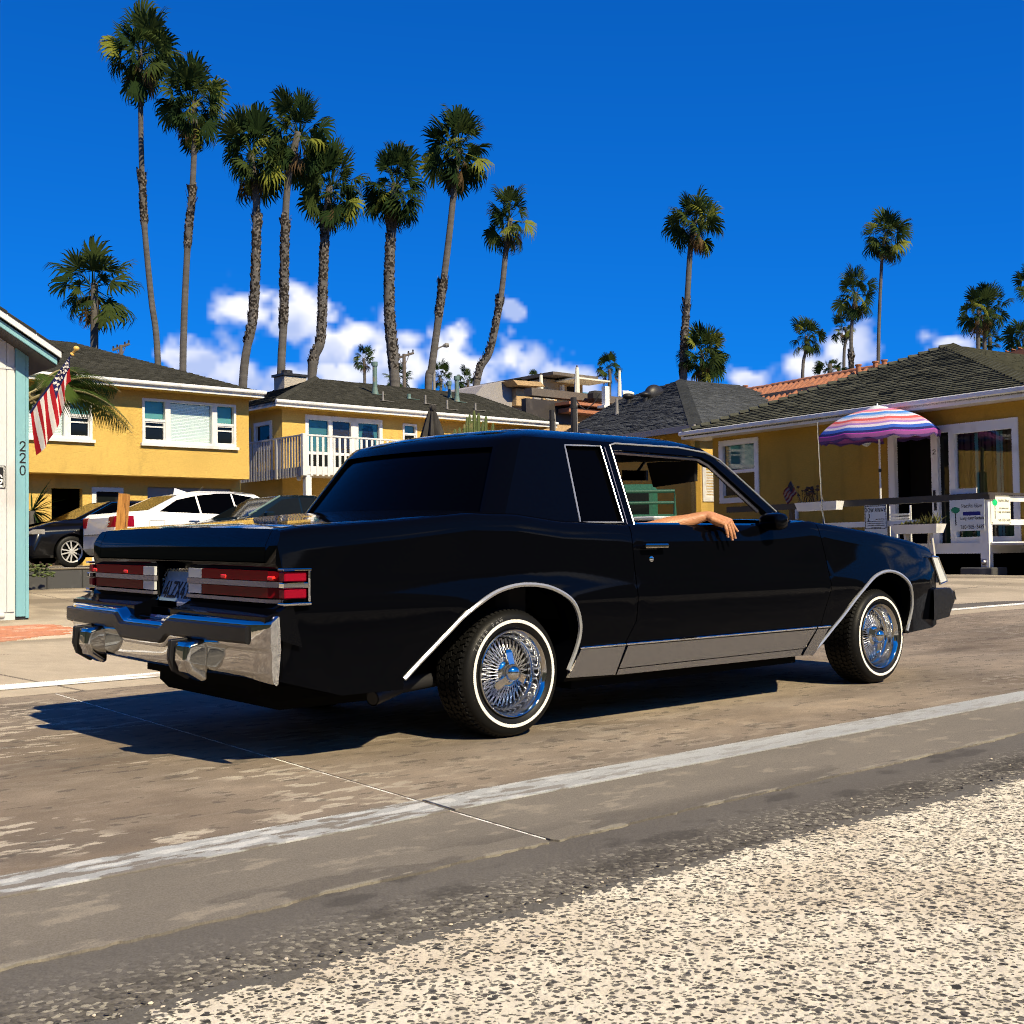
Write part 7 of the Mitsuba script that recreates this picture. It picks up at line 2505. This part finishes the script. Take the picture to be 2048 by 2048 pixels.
for x in (-.85, .75):
    for y in (.9, 3.9):
        obj('wheel', moved(lathe([(0, .12), (.2, .12), (.36, .1), (.38, 0), (.36, -.1), (0, -.1)], 32), Mg @ frame((x, y, .38), (0, 1, 0), (0, 0, 1), (1, 0, 0))), 'tyre_rubber', gt, smooth=30)
bn = thing('grey_bin', 'pale grey bin beside the green truck', 'bin')
b0 = at(1306, 1050, 21)
b0[2] = gz(b0[0], b0[1])
obj('body', mani(hullm([(b0[0] + x * w, b0[1] + y * w, z) for x in (-1, 1) for y in (-1, 1) for w, z in ((.24, b0[2]), (.32, 1.30))])), 'sign_grey', bn)
obj('lid', rbx(b0[0] - .34, b0[0] + .34, b0[1] - .34, b0[1] + .34, 1.302, 1.36, .02), 'sign_grey', bn)

# ---------------------------------------------------------------- the passenger
ps = thing('person', 'passenger resting a bare forearm on the coupe door, hand hanging outside', 'person')


def chain(pts, refine=.008, it=10):
    """joined capsules: list of bones, each a list of (point, radius)"""
    M = None
    for a, b in pts:
        h = hullm(np.vstack([np.array(p[:3]) + p[3] * SPH for p in (a, b)]))
        M = h if M is None else M + h
    m_ = mani(M.refine_to_length(refine))
    m_.merge_vertices()
    trimesh.smoothing.filter_taubin(m_, lamb=.5, nu=.52, iterations=it)
    return m_


SPH = np.array(trimesh.creation.icosphere(subdivisions=2).vertices)


def pq(px, py, y):
    return tuple(on_y(px, py, y))


sho = (.50, -.52, .965, .055)
A0, A1, A2 = (*pq(1238, 1066, -.66), .044), (*pq(1298, 1061, -.71), .041), (*pq(1338, 1050, -.755), .040)
A3, A4, wri = (*pq(1372, 1043.5, -.80), .0345), (*pq(1396, 1036, -.835), .0275), (*pq(1414, 1031.5, -.862), .0225)
bones = [((.42, -.37, .99, .07), sho), (sho, A0), (A0, A1), (A1, A2), (A2, A3), (A3, A4), (A4, wri)]
kn = [pq(1449.5, 1048.5, -.925), pq(1454, 1044.5, -.914), pq(1458, 1042, -.900), pq(1461, 1041.5, -.884)]     # knuckles
hb1 = [pq(1424, 1038, -.895), pq(1425, 1033.5, -.885), pq(1426, 1030.5, -.872), pq(1425, 1030, -.860)]
for i, (q, h1_) in enumerate(zip(kn, hb1)):
    bones.append((wri, (*h1_, .0155)))
    bones.append(((*h1_, .0155), (*q, .0112)))
bones += [((*kn[i], .0108), (*kn[i + 1], .0108)) for i in range(3)]
bones += [((*hb1[i], .0150), (*hb1[i + 1], .0150)) for i in range(3)]
neck = [((.42, -.37, .99, .07), (.40, -.37, 1.09, .052)), ((.40, -.37, 1.09, .052), (.41, -.37, 1.13, .07)), ((.41, -.37, 1.15, .085), (.40, -.37, 1.20, .088)), ((.44, -.37, 1.12, .055), (.47, -.37, 1.10, .035)), ((.49, -.37, 1.155, .012), (.515, -.37, 1.14, .012)),
        ((.40, -.455, 1.16, .015), (.40, -.46, 1.14, .012)), ((.40, -.285, 1.16, .015), (.40, -.28, 1.14, .012)), ((.42, -.37, .99, .07), (.50, -.20, .97, .055)), ((.50, -.20, .97, .055), (.66, -.14, .76, .045)), ((.66, -.14, .76, .045), (.88, -.22, .70, .035)), ((.88, -.22, .70, .035), (.97, -.26, .69, .03))]
fing = []
tips = [(pq(1453, 1059.5, -.936), pq(1455, 1068, -.938), pq(1455.6, 1073.5, -.937)), (pq(1459.5, 1059, -.926), pq(1463, 1071, -.930), pq(1464.2, 1079, -.929)),
        (pq(1464.5, 1057, -.912), pq(1468.5, 1069, -.917), pq(1470, 1075.5, -.916)), (pq(1467, 1052, -.893), pq(1471.5, 1058.5, -.897), pq(1474.5, 1062, -.898))]
for q, (a_, b_, c_) in zip(kn, tips):
    fing += [((*q, .0104), (*a_, .0088)), ((*a_, .0090), (*b_, .0078)), ((*b_, .0079), (*c_, .0062))]
th = [pq(1420, 1038, -.853), pq(1428, 1044.5, -.846), pq(1437, 1050, -.846), pq(1443, 1053.5, -.850)]
fing += [((*th[0], .015), (*th[1], .0125)), ((*th[1], .0125), (*th[2], .0100)), ((*th[2], .0100), (*th[3], .0080))]
obj('body', chain(bones + neck + fing, .0045, 5), 'skin', ps, smooth=True)
for (a_, b_, c_) in tips:
    d_ = np.array(c_) - b_
    d_ /= np.linalg.norm(d_)
    out = np.array([.15, -1, .1])
    out = out - d_ * (out @ d_)
    out /= np.linalg.norm(out)
    obj('nail', moved(ico((0, 0, 0), 1, 2, (.0050, .0038, .0014)), frame(np.array(c_) + out * .0050 + d_ * .0005, d_, np.cross(out, d_), out)), 'nail', ps, smooth=True)
obj('hair', chain([((.375, -.37, 1.205, .088), (.385, -.37, 1.215, .090)), ((.34, -.37, 1.15, .06), (.37, -.37, 1.2, .085))], .012, 6), 'hair', ps, smooth=True)
obj('shirt', chain([((.46, -.51, .965, .088), (.46, -.23, .965, .088)), ((.46, -.37, .95, .12), (.72, -.37, .55, .14)), ((.60, -.48, .75, .11), (.60, -.26, .75, .11)), ((.47, -.53, .975, .078), (.57, -.62, .965, .068)), ((.46, -.23, .965, .085), (.57, -.17, .86, .07))], .015, 8), 'shirt', ps, smooth=True)
obj('trousers', chain([((.74, -.46, .56, .10), (1.18, -.48, .60, .075)), ((.74, -.28, .56, .10), (1.18, -.26, .60, .075)), ((1.18, -.48, .60, .07), (1.42, -.48, .30, .05)), ((1.18, -.26, .60, .07), (1.42, -.26, .30, .05)), ((.74, -.46, .55, .11), (.74, -.28, .55, .11))], .02, 6), 'shirt', ps, smooth=True)
